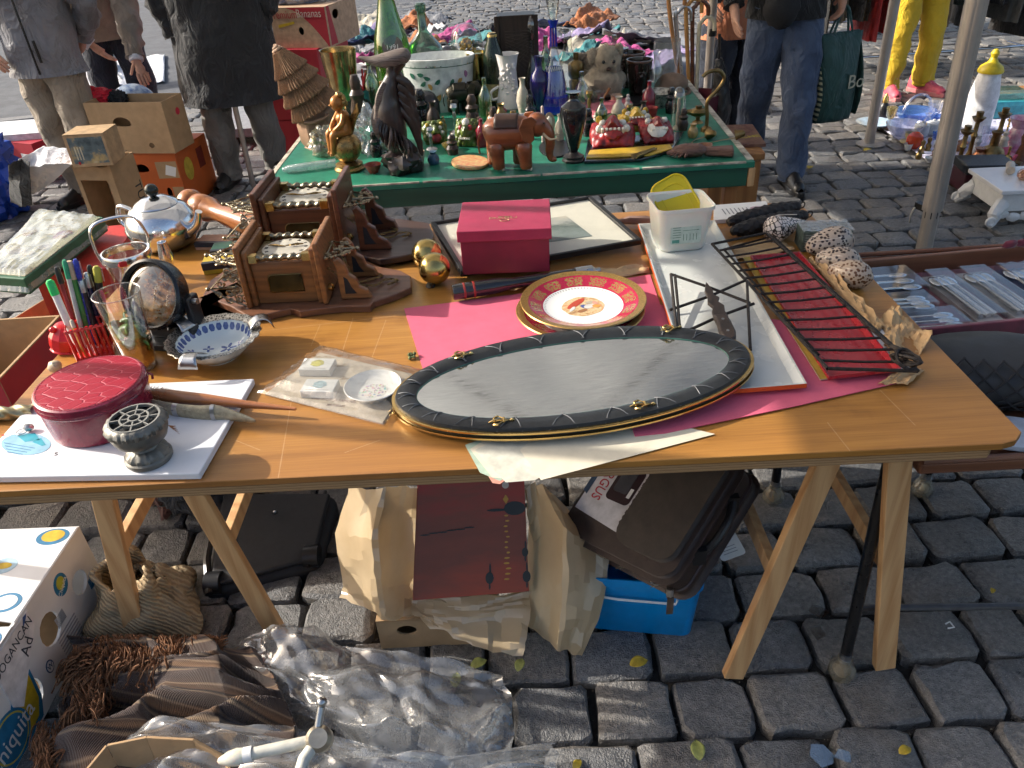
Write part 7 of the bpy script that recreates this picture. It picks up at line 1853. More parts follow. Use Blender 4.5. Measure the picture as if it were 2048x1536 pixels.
def display_case():
 pts=[(-45,545),(45,552),(205,428),(78,414)]
 z1=.66
 w=PO(pts,z1);c=Vector((sum(p[0]for p in w)/4,sum(p[1]for p in w)/4,0))
 t=thing('butterfly_display_case','flat green edged display case wrapped in clear film at left','display case',(c.x,c.y,.6))
 lo=[(x-c.x,y-c.y)for x,y in w]
 if area2(lo)<0:lo=lo[::-1]
 MB().prism(lo,0,.05).build('case_body',M('dark_green_case',(.03,.12,.06),.5),t,smooth=False,bevel=.003)
 MB().prism([(x*.94,y*.94)for x,y in lo],.0502,.053).build('cream_backing',M('cream_backing',(.6,.55,.4),.8,ns=12,var=.2),t,smooth=False)
 r=random.Random(3)
 for k in range(9):
  a,q=r.uniform(0,1),r.uniform(.12,.88)
  p0=Vector(lo[0]).lerp(Vector(lo[1]),q).lerp(Vector(lo[3]).lerp(Vector(lo[2]),q),.1+.8*a)
  MB().prism(ell(p0.x*.9,p0.y*.9,r.uniform(.015,.03),r.uniform(.012,.02),9),.0532,.056).build('dried_specimen',M('specimen_%d'%(k%3),((.5,.36,.12),(.35,.1,.12),(.4,.3,.2))[k%3],.8),t,smooth=False)
 q=[Vector(p)for p in lo]
 def fn(u,v):
  p=q[0].lerp(q[1],u).lerp(q[3].lerp(q[2],u),v)*1.03;e=min(u,1-u,v,1-v)
  return(p.x,p.y,.01+min(.054,e*.9)+.01*abs(fbm(u*5,v*5,1))*(e>.02))
 MB().grid(fn,36,30).build('film_wrap',thin('hazy_wrap',(.9,.93,.9),.1,.3,.42,(.72,.74,.68),.8,25),t,ang=25)
display_case()
t,f,dm=carton('open_brown_carton','low open brown carton on the cobbles left of the table',U(-60,690,.3),U(100,706,.3),U(190,560,.3),.0,.3,CARD)
t,f,dm=carton('red_edged_carton','red printed carton with torn flap at the left table corner',(-1.64,1.66,0),(-1.285,1.66,0),(-1.3,2.0,0),.356,.56,CARD,th=.008)
for k_ in('front','right','left'):decal(t,f[k_],[(.001,.001),(dm[k_][0]-.001,.001),(dm[k_][0]-.001,dm[k_][1]-.004),(.001,dm[k_][1]-.004)],REDB,'red_paper_cover',.0008)
t,f,dm=carton('tall_red_carton','red carton with yellow lines standing under the display case',U(70,560,.56),U(214,545,.56),U(198,462,.56),.0,.575,M('red_carton_gloss',(.5,.03,.02),.45),closed=True)
for k in range(3):decal(t,f['right'],[(.05,.4+k*.03),(.14,.46+k*.03),(.14,.466+k*.03),(.05,.406+k*.03)],YP,'print_line')
for k in range(3):decal(t,f['front'],[(.1,.44+k*.02),(.2,.47+k*.02),(.2,.475+k*.02),(.1,.445+k*.02)],YP,'print_line')
drape('white_ground_sheet','white sheet spread on the ground behind the carton','sheet',[[(150,150),(240,120),(330,110)],[(150,165),(240,150),(330,140)],[(160,185),(240,172),(330,165)]],[[.01]*3]*3,WCL,5,.025)
drape('grey_sack','greyish cloth sack slumped on the white sheet','sack',[[(170,105),(200,95),(235,110)],[(160,120),(200,115),(235,122)],[(165,135),(200,138),(235,130)]],[[.1,.25,.1],[.08,.2,.1],[.02,.02,.02]],fabric('grey_sackcloth',(.45,.44,.4),var=.1),7,.03)
p=UY(150,25,8.0)
t=thing('folding_stool','wooden folding stool with steel legs on the road','stool',(p.x-.15,8.0,0),R(20))
MB().box(-.3,.3,-.03,.03,.4,.46).build('seat_rail',OAKLEG,t,smooth=False,bevel=.005)
MB().box(-.3,.3,.2,.26,.4,.46).build('seat_rail',OAKLEG,t,smooth=False,bevel=.005)
MB().box(-.29,.29,.0,.23,.461,.48).build('striped_seat',M('red_white_stripe',(.5,.3,.28),.8,ns=30,col2=(.2,.06,.05)),t,smooth=False)
MB().bar((.1,.0,.4),(.22,.02,.0),.05,.05).build('leg',OAKLEG,t,smooth=False);MB().bar((-.22,.0,.4),(-.25,.02,.0),.05,.05).build('leg',OAKLEG,t,smooth=False)
MB().tube([(.15,.2,.42),(.34,.22,.02),(.1,.24,.02),(.0,.22,.4)],.01,6).build('steel_leg',STEEL,t)
t=thing('low_plank_table','low plank bench at the far left carrying cartons','bench',(0,0,0))
MB().box(-2.3,-1.22,1.64,2.02,.33,.352).build('plank',PINE,t,smooth=False,bevel=.002)
for x in(-2.2,-1.3):MB().box(x-.02,x+.02,1.96,2.0,0,.329).build('leg',PINE,t,smooth=False)
for x in(-2.2,-1.75):MB().box(x-.02,x+.02,1.66,1.7,0,.329).build('leg',PINE,t,smooth=False)
# RIGHT SIDE: tea trolley, cutlery case, blanket of trinkets
LAM=wood('brown_laminate',(.22,.09,.045),(.12,.045,.022),1.2,0,.4,9)
QZ=.612
def trolley():
 t=thing('tea_trolley','brown laminate tea trolley on black tubular legs with casters','trolley',(1.2,1.4,0))
 L0=t.location
 a,b=U(1795,938,QZ),U(2048,930,QZ)
 w=[(.74,1.07),(1.9,1.05),(1.9,1.95),(.95,1.95),(.74,1.9)]
 MB().prism([(x-L0.x,y-L0.y)for x,y in w],QZ-.028,QZ).build('trolley_top',LAM,t,smooth=False,bevel=.006)
 for k in range(4):
  e0,e1=w[k],w[(k+1)%5]
  MB().tube([(e0[0]-L0.x,e0[1]-L0.y,QZ+.006),(e1[0]-L0.x,e1[1]-L0.y,QZ+.006)],.007,8).build('edge_rail',LAM,t)
 def leg(p0,p1):
  MB().tube([Vector(p0)-L0,Vector(p1)-L0],.0125,12).build('leg',M('black_tube',(.012,.012,.013),.3,.2),t)
 def caster(x,y):
  o=MB().lathe([(0,0),(.026,0.0),(.03,.012),(.028,.03),(.018,.045),(.016,.06),(0,.06)],24,rotm(loc=(x-L0.x,y-L0.y,0))).build('caster_cup',thin('clear_caster',(.85,.82,.72),.08,.5,.4,(.6,.55,.42)),t)
  MB().lathe([(0,-.012),(.017,-.012),(.02,-.006),(.02,.006),(.017,.012),(0,.012)],20,rotm(0,PI/2,.4,(x-L0.x,y-L0.y,.021))).build('wheel',M('amber_wheel',(.3,.22,.12),.3),o)
  MB().lathe([(0,.05),(.014,.05),(.014,.075),(0,.075)],14,rotm(loc=(x-L0.x,y-L0.y,0))).build('ferrule',STEEL,o)
 f1=U(1681,1348,.0);f2=U(1545,1000,0);f3=U(1842,985,0)
 tops=(UY(1776,935,f1.y+.05),Vector((f2.x-.02,f2.y,QZ-.03)),Vector((f3.x+.05,f3.y,QZ-.03)))
 for f_,tp_ in zip((f1,f2,f3),tops):
  caster(f_.x,f_.y);d=tp_-f_
  leg(f_+Vector((0,0,.055)),f_+d*((QZ-.03)/d.z))
 r0,r1=U(1722,1216,.16),U(2060,1212,.16)
 MB().tube([r0-L0,r1-L0],.008,8).build('lower_rod',M('grey_rod',(.12,.12,.125),.35,.6),t)
 caster(1.75,1.08);leg((1.75,1.08,.055),(1.8,1.08,QZ-.03))
trolley()
def cutlery_case():
 c0,c1,c2=U(1740,668,QZ+.06),U(2010,672,QZ+.06),U(1950,555,QZ+.06)
 t=thing('cutlery_case','open burgundy lined case of boxed silver cutlery on the trolley','case',(c0.x+.04,c0.y,QZ+.007),R(4))
 w,d=.62,.34
 VEL=M('burgundy_velvet',(.16,.008,.03),.7,sheen=.5)
 MB().box(0,w,0,d,0,.012).build('case_floor',VEL,t,smooth=False)
 for a in((0,w,-.012,0,0,.06),(0,w,d,d+.012,0,.06),(-.012,0,-.012,d+.012,0,.06),(w,w+.012,-.012,d+.012,0,.06)):
  MB().box(*a).build('case_wall',VEL if a[2]==-.012 and a[0]==0 else LAM,t,smooth=False,bevel=.003)
 MB().box(w+.013,w+.08,-.02,d+.02,.02,.05).build('wooden_rim',LAM,t,smooth=False,bevel=.012)
 MB().tube(smooth_path([(w+.12,d*.9,.02),(w+.14,d*1.0,.09),(w+.2,d*.95,.1),(w+.23,d*.7,.03)],5),.016,10).build('black_handle',BLACK,t)
 for x,y in((w-.02,.0),(w-.1,d)):
  m_=MB()
  for k in(-1,1):m_.ball((x+k*.018,y,.07),(.02,.008,.012),12,8,wob=.3)
  m_.build('ribbon_bow',VEL,t)
 CLB=thin('clear_box',(.9,.92,.93),.06,.0)
 boxes=[(.02,.23,.2,.33,'clear boxed knife on navy card nearest the back of the case',M('navy_card',(.015,.018,.05),.5)),(.02,.2,.115,.19,'clear boxed spoon set in the middle of the case',M('white_card',(.3,.3,.34),.5)),(.02,.22,.015,.105,'clear boxed forks on pale card near the case front',M('pale_card',(.12,.13,.22),.5)),(.24,.31,.03,.3,'upright clear box of spoons in the cutlery case',M('greywhite_card',(.5,.47,.44),.5)),(.33,.41,.03,.3,'long translucent box in the cutlery case',M('bluewhite_card',(.5,.5,.5),.5)),(.43,.52,.03,.3,'long clear box with blue lining at the case end',M('dark_blue_card',(.05,.07,.14),.5))]
 M0=Matrix.Translation(t.location)@Matrix.Rotation(R(4),4,'Z')
 for i,(x0,x1,y0,y1,l,cm)in enumerate(boxes):
  p=M0@Vector(((x0+x1)/2,(y0+y1)/2,.013))
  b=thing('cutlery_box',l,'cutlery box',p,R(4),'boxed cutlery sets')
  hx,hy=(x1-x0)/2*.88,(y1-y0)/2*.9
  MB().box(-hx,hx,-hy,hy,0,.014).build('card_base',cm,b,smooth=False)
  MB().box(-hx-.001,hx+.001,-hy-.001,hy+.001,.0,.036).build('clear_lid',CLB,b,smooth=False,bevel=.003)
  al=hx>hy
  n=3
  for k in range(n):
   o_=(k-(n-1)/2)*(hy if al else hx)*.6
   T=rotm(0,0,0 if al else PI/2,(0 if al else o_,o_ if al else 0,.02));L=max(hx,hy)*.85
   m_=MB().tube([(-L,0,0),(0,0,.001),(L*.6,0,0)],[.007,.004,.0035],8,T);m_.ball((L*.78,0,0),(.026,.014,.005),12,8,T)
   m_.build('spoon',CHROME,b)
cutlery_case()
p=U(1808,690,QZ+.008)
t=thing('small_maroon_box','flat maroon box in front of the cutlery case','box',(p.x+.04,p.y,QZ+.008),R(2))
MB().box(-.09,.09,-.03,.03,0,.03).build('box_base',M('maroon_box',(.2,.02,.05),.5),t,smooth=False,bevel=.002)
MB().box(-.092,.092,-.032,.032,.02,.034).build('box_lid',M('maroon_lid',(.25,.03,.07),.5),t,smooth=False,bevel=.002)
def net_bag():
 p=U(1985,828,QZ)
 t=thing('dark_net_bag','dark grey bag with open mesh front on the trolley','bag',(p.x+.05,p.y+.075,QZ+.007),R(-12))
 DG=M('charcoal_bag',(.03,.032,.035),.55,var=.3,ns=10,bump=.4,bs=60)
 MB().ball((0,0,.045),(.22,.11,.06),40,20,wob=.12,wf=5).build('bag_body',DG,t)
 for s_ in(-1,1):
  for k in range(11):
   pts=[]
   for i in range(9):
    a=lerp(-1.05,1.05,i/8);q=lerp(-.9,.9,k/10)+s_*a*.35
    if abs(q)>1.1:continue
    x=.215*math.sin(q)*math.cos(a*.3);y=-.11*math.cos(q*.8)*math.cos(a)*.98-.009;z=.045+.062*math.sin(a)+.005
    pts.append((x,y,z))
   if len(pts)>2:MB().tube(pts,.0022,5).build('mesh_cord',BLACKM,t)
 MB().tube(smooth_path([(-.2,-.1,.03),(-.24,-.02,.06),(-.2,.08,.05)],5),.008,6).build('strap',BLACKM,t)
net_bag()
p=U(1960,800,QZ);o=MB().box(-.1,.1,-.05,.05,0,.012)
solo(o,'leaflet_pack',M('pale_blue_pack',(.45,.5,.58),.5),'pale blue pack lying under the net bag','packet',(p.x-.06,p.y-.11,QZ+.007),R(-20),bevel=.002)
CLOTH=fabric('lilac_white_cloth',(.62,.6,.74),var=.05)
bl=MB();bpts=[U(1738,243,0),U(1958,205,0),U(2330,230,0),U(2330,640,0),U(1945,392,0)]
cb=U(2000,300,0)
def blank(u,v):
 p=bpts[0].lerp(bpts[1],u).lerp(U(1960,400,0).lerp(U(2500,420,0),u),v)
 p2=U(1738,243,0).lerp(U(2350,175,0),u).lerp(U(1962,402,0).lerp(U(2700,420,0),u),v)
 return(p2.x-cb.x,p2.y-cb.y,.014+.008*noise.noise(Vector((u*9,v*9,1)))+.004*math.sin(u*50))
o=MB().grid(blank,50,40).build('ground_blanket',CLOTH,solid=.003);o.location=cb
tag(o,'lilac white cloth spread on the cobbles under trinkets','blanket')
BZ=.018
def lt(name,label,cat,px,py,r,h,prof,mat,extra=None,n=22,lie=None,group='trinkets on the ground cloth',z=None):
 zz_=BZ if z is None else z;p=U(px,py,zz_)
 t=thing(name,label,cat,(p.x,p.y,zz_),rot=lie,group=group)
 MB().lathe([(a*r,b*h)for a,b in prof],n).build('body',mat,t)
 for nm,m_,pr in(extra or()):MB().lathe([(a*r,b*h)for a,b in pr],n).build(nm,m_,t)
 return t
CRY=thin('pressed_glass',(.86,.88,.96),.05,.5,.15,(.7,.72,.85))
BGL=thin('blue_pressed_glass',(.35,.55,.9),.05,.4,.35,(.15,.35,.75))
FIG=[(0,0),(1,0),(.7,.08),(.85,.35),(.45,.55),(.6,.7),(.3,.8),(.4,.92),(0,1)]
CUP=[(0,0),(.6,0),(.75,.2),(1,1),(.92,.98),(.6,.25),(0,.2)]
BOWL=[(0,0),(.5,0),(.55,.1),(.9,.7),(1,1),(.92,.95),(.5,.2),(0,.15)]
BOT=[(0,0),(.9,0),(1,.05),(1,.55),(.6,.7),(.35,.78),(.35,1),(0,1)]
CAND=[(0,0),(1,0),(.95,.04),(.5,.08),(.22,.14),(.3,.2),(.2,.26),(.18,.5),(.3,.56),(.2,.62),(.2,.8),(.42,.84),(.6,.9),(.3,.92),(.32,1),(0,1)]
JUG=[(0,0),(.7,0),(.9,.15),(1,.4),(.8,.65),(.5,.8),(.5,.9),(.65,1),(0,.98)]
lt('black_gold_flask','black flask with gold cap at the cloth corner','flask',1764,236,.035,.14,BOT,BLACK,[('gold_cap',BRASS,[(.5,.72),(.6,.75),(.5,.98),(.2,1.15),(0,1.15)])])
lt('pale_blue_plate','pale blue plate at the left end of the cloth','plate',1748,252,.12,.03,BOWL,M('pale_blue_china',(.42,.55,.66),.2))
lt('gold_glass_goblet','small amber glass goblet beside the blue bowl','goblet',1776,258,.035,.14,[(0,0),(.9,0),(.3,.08),(.2,.4),(.8,.6),(1,1)],thin('amber_gold_glass',(.7,.6,.3),.05,.5,.3,(.5,.4,.15)))
lt('blue_glass_basket','large blue pressed glass basket bowl','bowl',1828,248,.14,.09,BOWL,BGL,n=36)
p=U(1830,244,BZ)
t=thing('glass_basket_handle','arched clear glass handle of the basket bowl','glass handle',(p.x,p.y,BZ));MB().tube([(.1*math.cos(k*PI/14),0,.05+.13*math.sin(k*PI/14))for k in range(15)],.008,8).build('arch',CRY,t)
lt('crystal_bowl','round crystal bowl in front of the blue basket','bowl',1806,275,.12,.09,BOWL,CRY,n=36)
lt('crystal_vase','small crystal vase behind the white jars','vase',1862,250,.05,.15,[(0,0),(.7,0),(.5,.2),(.7,.6),(1,1)],CRY)
WJ=M('white_jar',(.66,.66,.64),.25,ns=50,col2=(.4,.42,.45))
for px,py,l in((1840,272,'white lidded jar nearest the crystal bowl'),(1862,268,'white lidded jar second in the row'),(1884,264,'white lidded jar third in the row by the pole')):
 lt('white_lidded_jar',l,'jar',px,py,.045,.085,[(0,0),(.85,0),(1,.1),(1,.75),(.9,.8),(0,.8)],WJ,[('lid',WJ,[(.95,.8),(1,.85),(.7,.95),(.2,1),(.2,1.1),(0,1.12)])])
lt('cream_cup','little cream and yellow cup on a saucer','cup',1820,284,.04,.06,[(0,0),(1.5,.02),(1.5,.1),(.6,.12),(.9,.6),(1,1),(.9,1),(.6,.3),(0,.3)],M('cream_yellow_china',(.6,.5,.25),.3))
t=lt('red_glass_apple','glossy orange-red apple ornament','ornament',1826,296,.05,.1,[(0,.05),(.5,0),(.9,.25),(1,.5),(.85,.8),(.4,.95),(0,.88)],M('red_orange_gloss',(.6,.05,.01),.15,coat=.5))
for i,(px,py,l)in enumerate(((1842,306,'small brass figurine beside the red apple'),(1855,300,'tiny brass bell beside the white tube'),(1868,312,'little dark animal figurine near the cloth edge'))):
 lt('brass_figurine',l,'figurine',px,py,.022,.08,[(0,0),(1,0),(.6,.1),(.8,.35),(.4,.55),(.6,.75),(.5,.9),(0,1)],OLDBRASS if i<2 else M('dark_figurine',(.06,.03,.02),.4),n=14)
lt('white_ceramic_tube','white ceramic roll lying near the pole','roll',1866,290,.03,.11,[(0,0),(1,0),(1,1),(0,1)],WHITE,lie=(0,PI/2,R(-30)))
t=lt('white_bottle','white baby-bottle shaped flask with yellow teat','bottle',1948,262,.085,.42,[(0,0),(.9,0),(1,.04),(1,.55),(.8,.78),(.72,.85),(0,.85)],M('matt_white_bottle',(.72,.72,.72),.35),[('yellow_teat',M('yellow_rubber',(.65,.48,.01),.4),[(.85,.855),(.87,.88),(.75,.94),(.35,1.0),(.22,1.06),(.3,1.12),(.15,1.17),(0,1.18)])],n=32)
for i,(px,py,h,l)in enumerate(((1932,330,.3,'tall brass candlestick right of the pole'),(1982,322,.3,'second tall brass candlestick near the white bottle'),(1912,345,.26,'third brass candlestick in shadow at the cloth front'))):
 lt('brass_candlestick',l,'candlestick',px,py,.06,h,CAND,OLDBRASS,n=28)
lt('round_brass_pot','round brass pot with narrow neck','pot',1975,334,.07,.2,[(0,0),(.6,0),(.95,.2),(1,.35),(.8,.52),(.35,.62),(.3,.9),(.45,1),(0,.98)],OLDBRASS)
lt('brass_bell','conical brass hand bell by the pink folder','bell',2006,345,.045,.15,[(1,0),(.9,.1),(.6,.5),(.4,.62),(.15,.66),(.15,.95),(0,1)],BRASS)
lt('copper_jug','small copper jug with wide mouth','jug',1950,338,.045,.12,JUG,M('copper',(.5,.22,.12),.3,1.0,var=.3))
lt('white_lace_figurine','white porcelain figurine below the bottle','figurine',1945,318,.05,.15,[(0,0),(1,0),(.8,.3),(.35,.55),(.5,.7),(.3,.8),(.35,.92),(0,1)],M('white_porcelain_fig',(.7,.68,.66),.2,ns=30,col2=(.5,.5,.55)))
lt('pink_white_vase','pink and white china vase at the right border','vase',2024,312,.07,.22,[(0,0),(.9,0),(.4,.12),(.7,.35),(.8,.6),(.6,.75),(1,1),(.9,.98),(.5,.75),(0,.7)],M('pink_white_china',(.66,.5,.52),.2,ns=20,col2=(.45,.05,.18)))
lt('cream_figurine','cream robed figurine between candlesticks and vase','figurine',1998,316,.04,.16,[(0,0),(1,0),(.8,.3),(.5,.6),(.6,.7),(.3,.8),(.4,.92),(0,1)],M('cream_porcelain',(.62,.54,.42),.35))
lt('brown_wooden_statuette','dark brown statuette at the right border','statuette',2032,345,.045,.26,[(0,0),(1,0),(.6,.1),(.7,.4),(.4,.6),(.6,.75),(.4,.85),(.5,.95),(0,1)],OAKD)
lt('glass_tumbler','clear tumbler beside the white bottle','tumbler',1966,298,.035,.13,[(.7,0),(1,1)],CRY)
lt('purple_glass_dish','dark purple dish among the figurines','dish',1968,312,.07,.03,BOWL,M('purple_dish',(.15,.02,.1),.2))
lt('tan_wooden_bowl','tan wooden bowl behind the white jars','bowl',1910,300,.06,.05,BOWL,OAKLEG)
lt('gilt_cherub_lamp','gilt figurine lying in front of the black box','figurine',1905,362,.045,.12,JUG,OLDBRASS,lie=(R(70),0,R(40)))
lt('shell_ornament','cream shell ornament beside the copper jug','ornament',1958,322,.05,.06,[(0,0),(.8,0),(1,.4),(.7,.8),(0,1)],M('cream_shell_orn',(.6,.5,.42),.4))
for i,(px,py,r_,h_,pr,mt,nm,l)in enumerate(((1790,262,.04,.07,BOWL,CRY,'glass_bowl','small crystal bowl left of the crystal bowl'),(1850,258,.03,.1,JUG,CRY,'glass_jug','little crystal jug behind the white jars'),(1880,250,.05,.06,BOWL,BGL,'blue_dish','small blue glass dish near the tall pole'),(1836,318,.02,.05,JUG,OLDBRASS,'brass_jug','tiny brass jug at the cloth edge'),(1858,325,.03,.03,BOWL,WJ,'white_dish','little white dish at the cloth edge'),(1880,335,.022,.08,BOT,BLACK,'dark_bottle','small dark bottle left of the pole'),(1925,300,.04,.12,BOT,CRY,'glass_bottle','clear bottle right of the pole'),(1938,290,.035,.1,JUG,WJ,'white_jug','white jug behind the candlesticks'),(1990,290,.045,.05,BOWL,OLDBRASS,'brass_bowl','brass bowl behind the cream figurine'),(2010,275,.03,.12,CAND,BRASS,'brass_stick','short bright brass stick behind the pink vase'),(2035,290,.05,.1,JUG,CRY,'glass_pitcher','crystal pitcher at the far right border'),(1960,350,.04,.06,BOWL,M('copper',(.5,.22,.12),.3,1.0),'copper_bowl','copper bowl before the round brass pot'),(1925,352,.025,.09,FIG,BRASS,'brass_figure','brass figure beside the shadowed candlestick'),(1990,355,.025,.08,FIG,M('red_figure',(.4,.03,.04),.4),'red_figure','small red figure beside the hand bell'),(2025,360,.035,.1,JUG,OLDBRASS,'brass_pitcher','brass pitcher behind the black lidded box'),(1898,280,.03,.09,FIG,WJ,'white_figure','white figure beside the pole'),(1815,300,.025,.04,CUP,WJ,'white_cup','white cup left of the red apple'),(1872,280,.03,.05,CUP,BGL,'blue_cup','blue glass cup before the white jars'))):
 lt(nm,l,nm.split('_')[1],px,py,r_,h_,pr,mt,n=18)
t=thing('turquoise_box','turquoise tin box at the back of the cloth','tin box',U(2015,228,BZ),R(-5),'trinkets on the ground cloth')
MB().box(-.16,.16,-.1,.1,0,.1).build('tin_body',M('turquoise_tin',(.04,.3,.36),.35,ns=18,var=.3),t,smooth=False,bevel=.004)
MB().box(-.163,.163,-.103,.103,.08,.108).build('tin_lid',M('turquoise_lid',(.05,.36,.42),.35),t,smooth=False,bevel=.004)
t=thing('clear_lunch_box','clear greenish plastic box on the turquoise tin','plastic box',U(2005,228,BZ)+Vector((-.01,0,.109)),R(-5),'trinkets on the ground cloth')
MB().box(-.09,.09,-.07,.07,0,.06).build('box_body',thin('green_clear',(.6,.8,.76),.06,.4,.3,(.4,.6,.55)),t,smooth=False,bevel=.008)
t=thing('wooden_board','reddish wooden board at the back right of the cloth','board',U(2040,222,BZ)+Vector((.16,.15,0)),R(10));MB().box(-.2,.2,-.12,.12,0,.1).build('board_block',OAKLEG,t,smooth=False,bevel=.004)
t=thing('black_flip_box','black lidded box with dark red side at the cloth front','box',U(1958,392,BZ)+Vector((.06,.12,0)),R(-8))
MB().box(-.12,.12,-.09,.09,0,.12).build('box_body',M('dark_red_leather',(.06,.008,.012),.35),t,smooth=False,bevel=.004)
MB().box(-.124,.124,-.094,.094,.1,.15).build('box_lid',BLACK,t,smooth=False,bevel=.006)
t=thing('pink_folder','pink folded card standing among the brass','folder',U(2005,335,BZ),R(15));MB().box(-.05,.05,-.004,.004,0,.11,rotm(-.3,0,0)).build('card_leaf',PINK,t,smooth=False)
MB().box(-.05,.05,-.004,.004,0,.11,rotm(.3,0,0,(0,-.065,0))).build('card_leaf',PINK,t,smooth=False)
for i,(px,py,r_,h_,pr,col,nm,l)in enumerate(((748,345,.03,.03,BOWL,(.3,.05,.03),'small_dish','tiny red dish between cherub and bird statue'),(838,330,.026,.05,CUP,(.5,.45,.35),'small_cup','small cream cup right of the bird statue'),(868,328,.022,.045,JUG,(.05,.12,.2),'small_jug','little blue jug right of the bird statue'),(900,300,.03,.025,BOWL,(.55,.4,.1),'small_dish','yellow dish between the two green masks'),(960,268,.02,.07,FIG,(.1,.06,.04),'small_figurine','dark wooden figurine behind the elephant'),(985,250,.024,.05,JUG,(.35,.2,.1),'small_jug','brown pottery jug left of the white vase'),(1048,250,.03,.04,CUP,(.6,.6,.58),'small_cup','white cup in front of the white relief vase'),(1062,262,.016,.08,FIG,(.5,.35,.15),'small_figurine','gold coloured figurine before the dark blue vase'),(1180,262,.022,.06,BOT,(.05,.03,.02),'small_bottle','small brown bottle right of the black marble vase'),(1192,250,.02,.05,FIG,(.55,.5,.42),'small_figurine','pale figurine behind the demon masks'),(1302,240,.026,.05,CUP,(.4,.05,.04),'small_cup','red cup behind the toothy mask'),(1240,245,.028,.03,BOWL,(.1,.2,.3),'small_dish','blue dish behind the demon masks'),(1385,275,.02,.05,JUG,(.4,.27,.1),'small_jug','tan jug near the brass oil lamp'),(1410,300,.026,.02,BOWL,(.25,.1,.05),'small_dish','brown dish at the right table edge'),(1255,222,.018,.07,FIG,(.7,.65,.6),'small_figurine','white figurine in front of the fluffy toy'),(1232,208,.026,.04,CUP,(.45,.3,.2),'small_cup','terracotta cup at the toy feet'),(775,300,.02,.06,BOT,(.12,.2,.1),'small_bottle','green bottle beside the plastic bag'),(760,262,.03,.05,CUP,(.25,.2,.15),'small_cup','brown cup behind the plastic bag'),(835,262,.025,.08,JUG,(.03,.03,.035),'small_jug','black jug behind the frog mask'),(888,262,.016,.06,FIG,(.4,.25,.1),'small_figurine','small bronze figurine behind the green masks'),(1005,232,.02,.045,BOT,(.2,.02,.05),'small_bottle','ruby bottle left of the white vase'),(1140,255,.018,.06,FIG,(.25,.12,.06),'small_figurine','brown figurine left of the black vase'),(715,290,.025,.05,JUG,(.3,.3,.28),'small_jug','grey jug behind the gilded cherub'),(670,300,.03,.03,BOWL,(.35,.2,.1),'small_dish','wooden dish behind the wrapped glass ball'))):
 lt(nm,l,nm.split('_')[1],px,py,r_,h_,pr,M('ware_%d'%i,col,.3,var=.3,ns=60),n=18,z=RZ,group='small wares on the green table')
def stand():
 p0=U(1965,440,0)
 t=thing('white_carved_stand','white carved low stand with marble top and scroll feet','stand',(p0.x+.27,p0.y+.06,0),R(-3))
 WC=M('white_carved_wood',(.7,.7,.69),.4,var=.08,bump=.3,bs=90)
 w,d,h=.52,.32,.16
 MB().box(-w/2-.01,w/2+.01,-d/2-.01,d/2+.01,h,h+.022).build('marble_top',M('white_marble',(.74,.74,.75),.2,ns=4,var=.1),t,smooth=False,bevel=.004)
 MB().box(-w/2+.01,w/2-.01,-d/2+.01,d/2-.01,h-.09,h-.001).build('apron',WC,t,smooth=False,bevel=.004)
 for x in(-1,1):
  for y in(-1,1):
   MB().tube(smooth_path([(x*(w/2-.03),y*(d/2-.03),h-.05),(x*(w/2+.01),y*(d/2+.0),h-.1),(x*(w/2-.01),y*(d/2-.01),.05),(x*(w/2+.03),y*(d/2+.02),.012)],5),[.035-.0012*i for i in range(16)],10,wob=.006,wf=40).build('scroll_leg',WC,t)
   MB().tube([(x*(w/2+.03)+.022*(1-i/20)*math.cos(i*.6),y*(d/2+.02),.03+.022*(1-i/20)*math.sin(i*.6))for i in range(18)],.009,7).build('scroll_foot',WC,t)
 for k in range(9):
  MB().ball((-w/2+.03+k*(w-.06)/8,-d/2+.004,h-.1-.018*abs(math.sin(k*1.2))),(.03,.012,.022),12,8,wob=.4,wf=14).build('carved_swag',WC,t)
 M0=t.location
 for(dx,dy,nm,l,mt)in((-.1,-.02,'amber_glass_knob','amber glass stopper on the white marble stand',thin('amber_knob',(.75,.35,.03),.05,.5,.5,(.6,.25,.02))),(.08,.02,'smoked_glass_vase','small smoked glass vase on the white marble stand',thin('smoked',(.45,.36,.28),.05,.5,.4,(.25,.18,.12)))):
  q=thing(nm,l,'glass ornament',(M0.x+dx,M0.y+dy,h+.022))
  MB().lathe([(0,0),(.02,0),(.035,.02),(.036,.05),(.02,.075),(.012,.1),(.02,.13),(0,.13)]if dx>0 else[(0,0),(.02,0),(.034,.015),(.034,.035),(.02,.05),(0,.05)],20).build('body',mt,q)
 q=thing('marble_cylinder','small pale cylinder lying on the marble stand','cylinder',(M0.x-.13,M0.y+.05,h+.044),rot=(0,PI/2,R(60)));MB().lathe([(0,0),(.02,0),(.02,.1),(0,.1)],20).build('roll',M('pale_stone',(.5,.44,.36),.4),q)
 q=thing('imari_plate','patterned dark blue and white plate under the carved stand','plate',(M0.x+.22,M0.y-.3,.012));MB().lathe([(0,.006),(.08,.006),(.13,.022),(.132,.024),(.08,.011),(0,.011)],40).build('plate_body',M('imari_glaze',(.6,.56,.52),.2,ns=35,col2=(.08,.06,.16)),q)
stand()
q=U(2040,520,0);sheet_o=sheet('paper_napkin',PAPER,[q+Vector((-.1,-.08,.02)),q+Vector((.2,-.1,.02)),q+Vector((.2,.1,.03)),q+Vector((-.08,.08,.02))],.04,18,18,3,seed=5);tag(sheet_o,'crumpled white paper on the cobbles at the right border','paper')
t=thing('wooden_chest','brown wooden chest behind the green table corner','chest',(.985,3.3,0),R(-4))
MB().box(-.1,.11,-.18,.18,0,.52).build('chest_body',OAKLEG,t,smooth=False,bevel=.006)
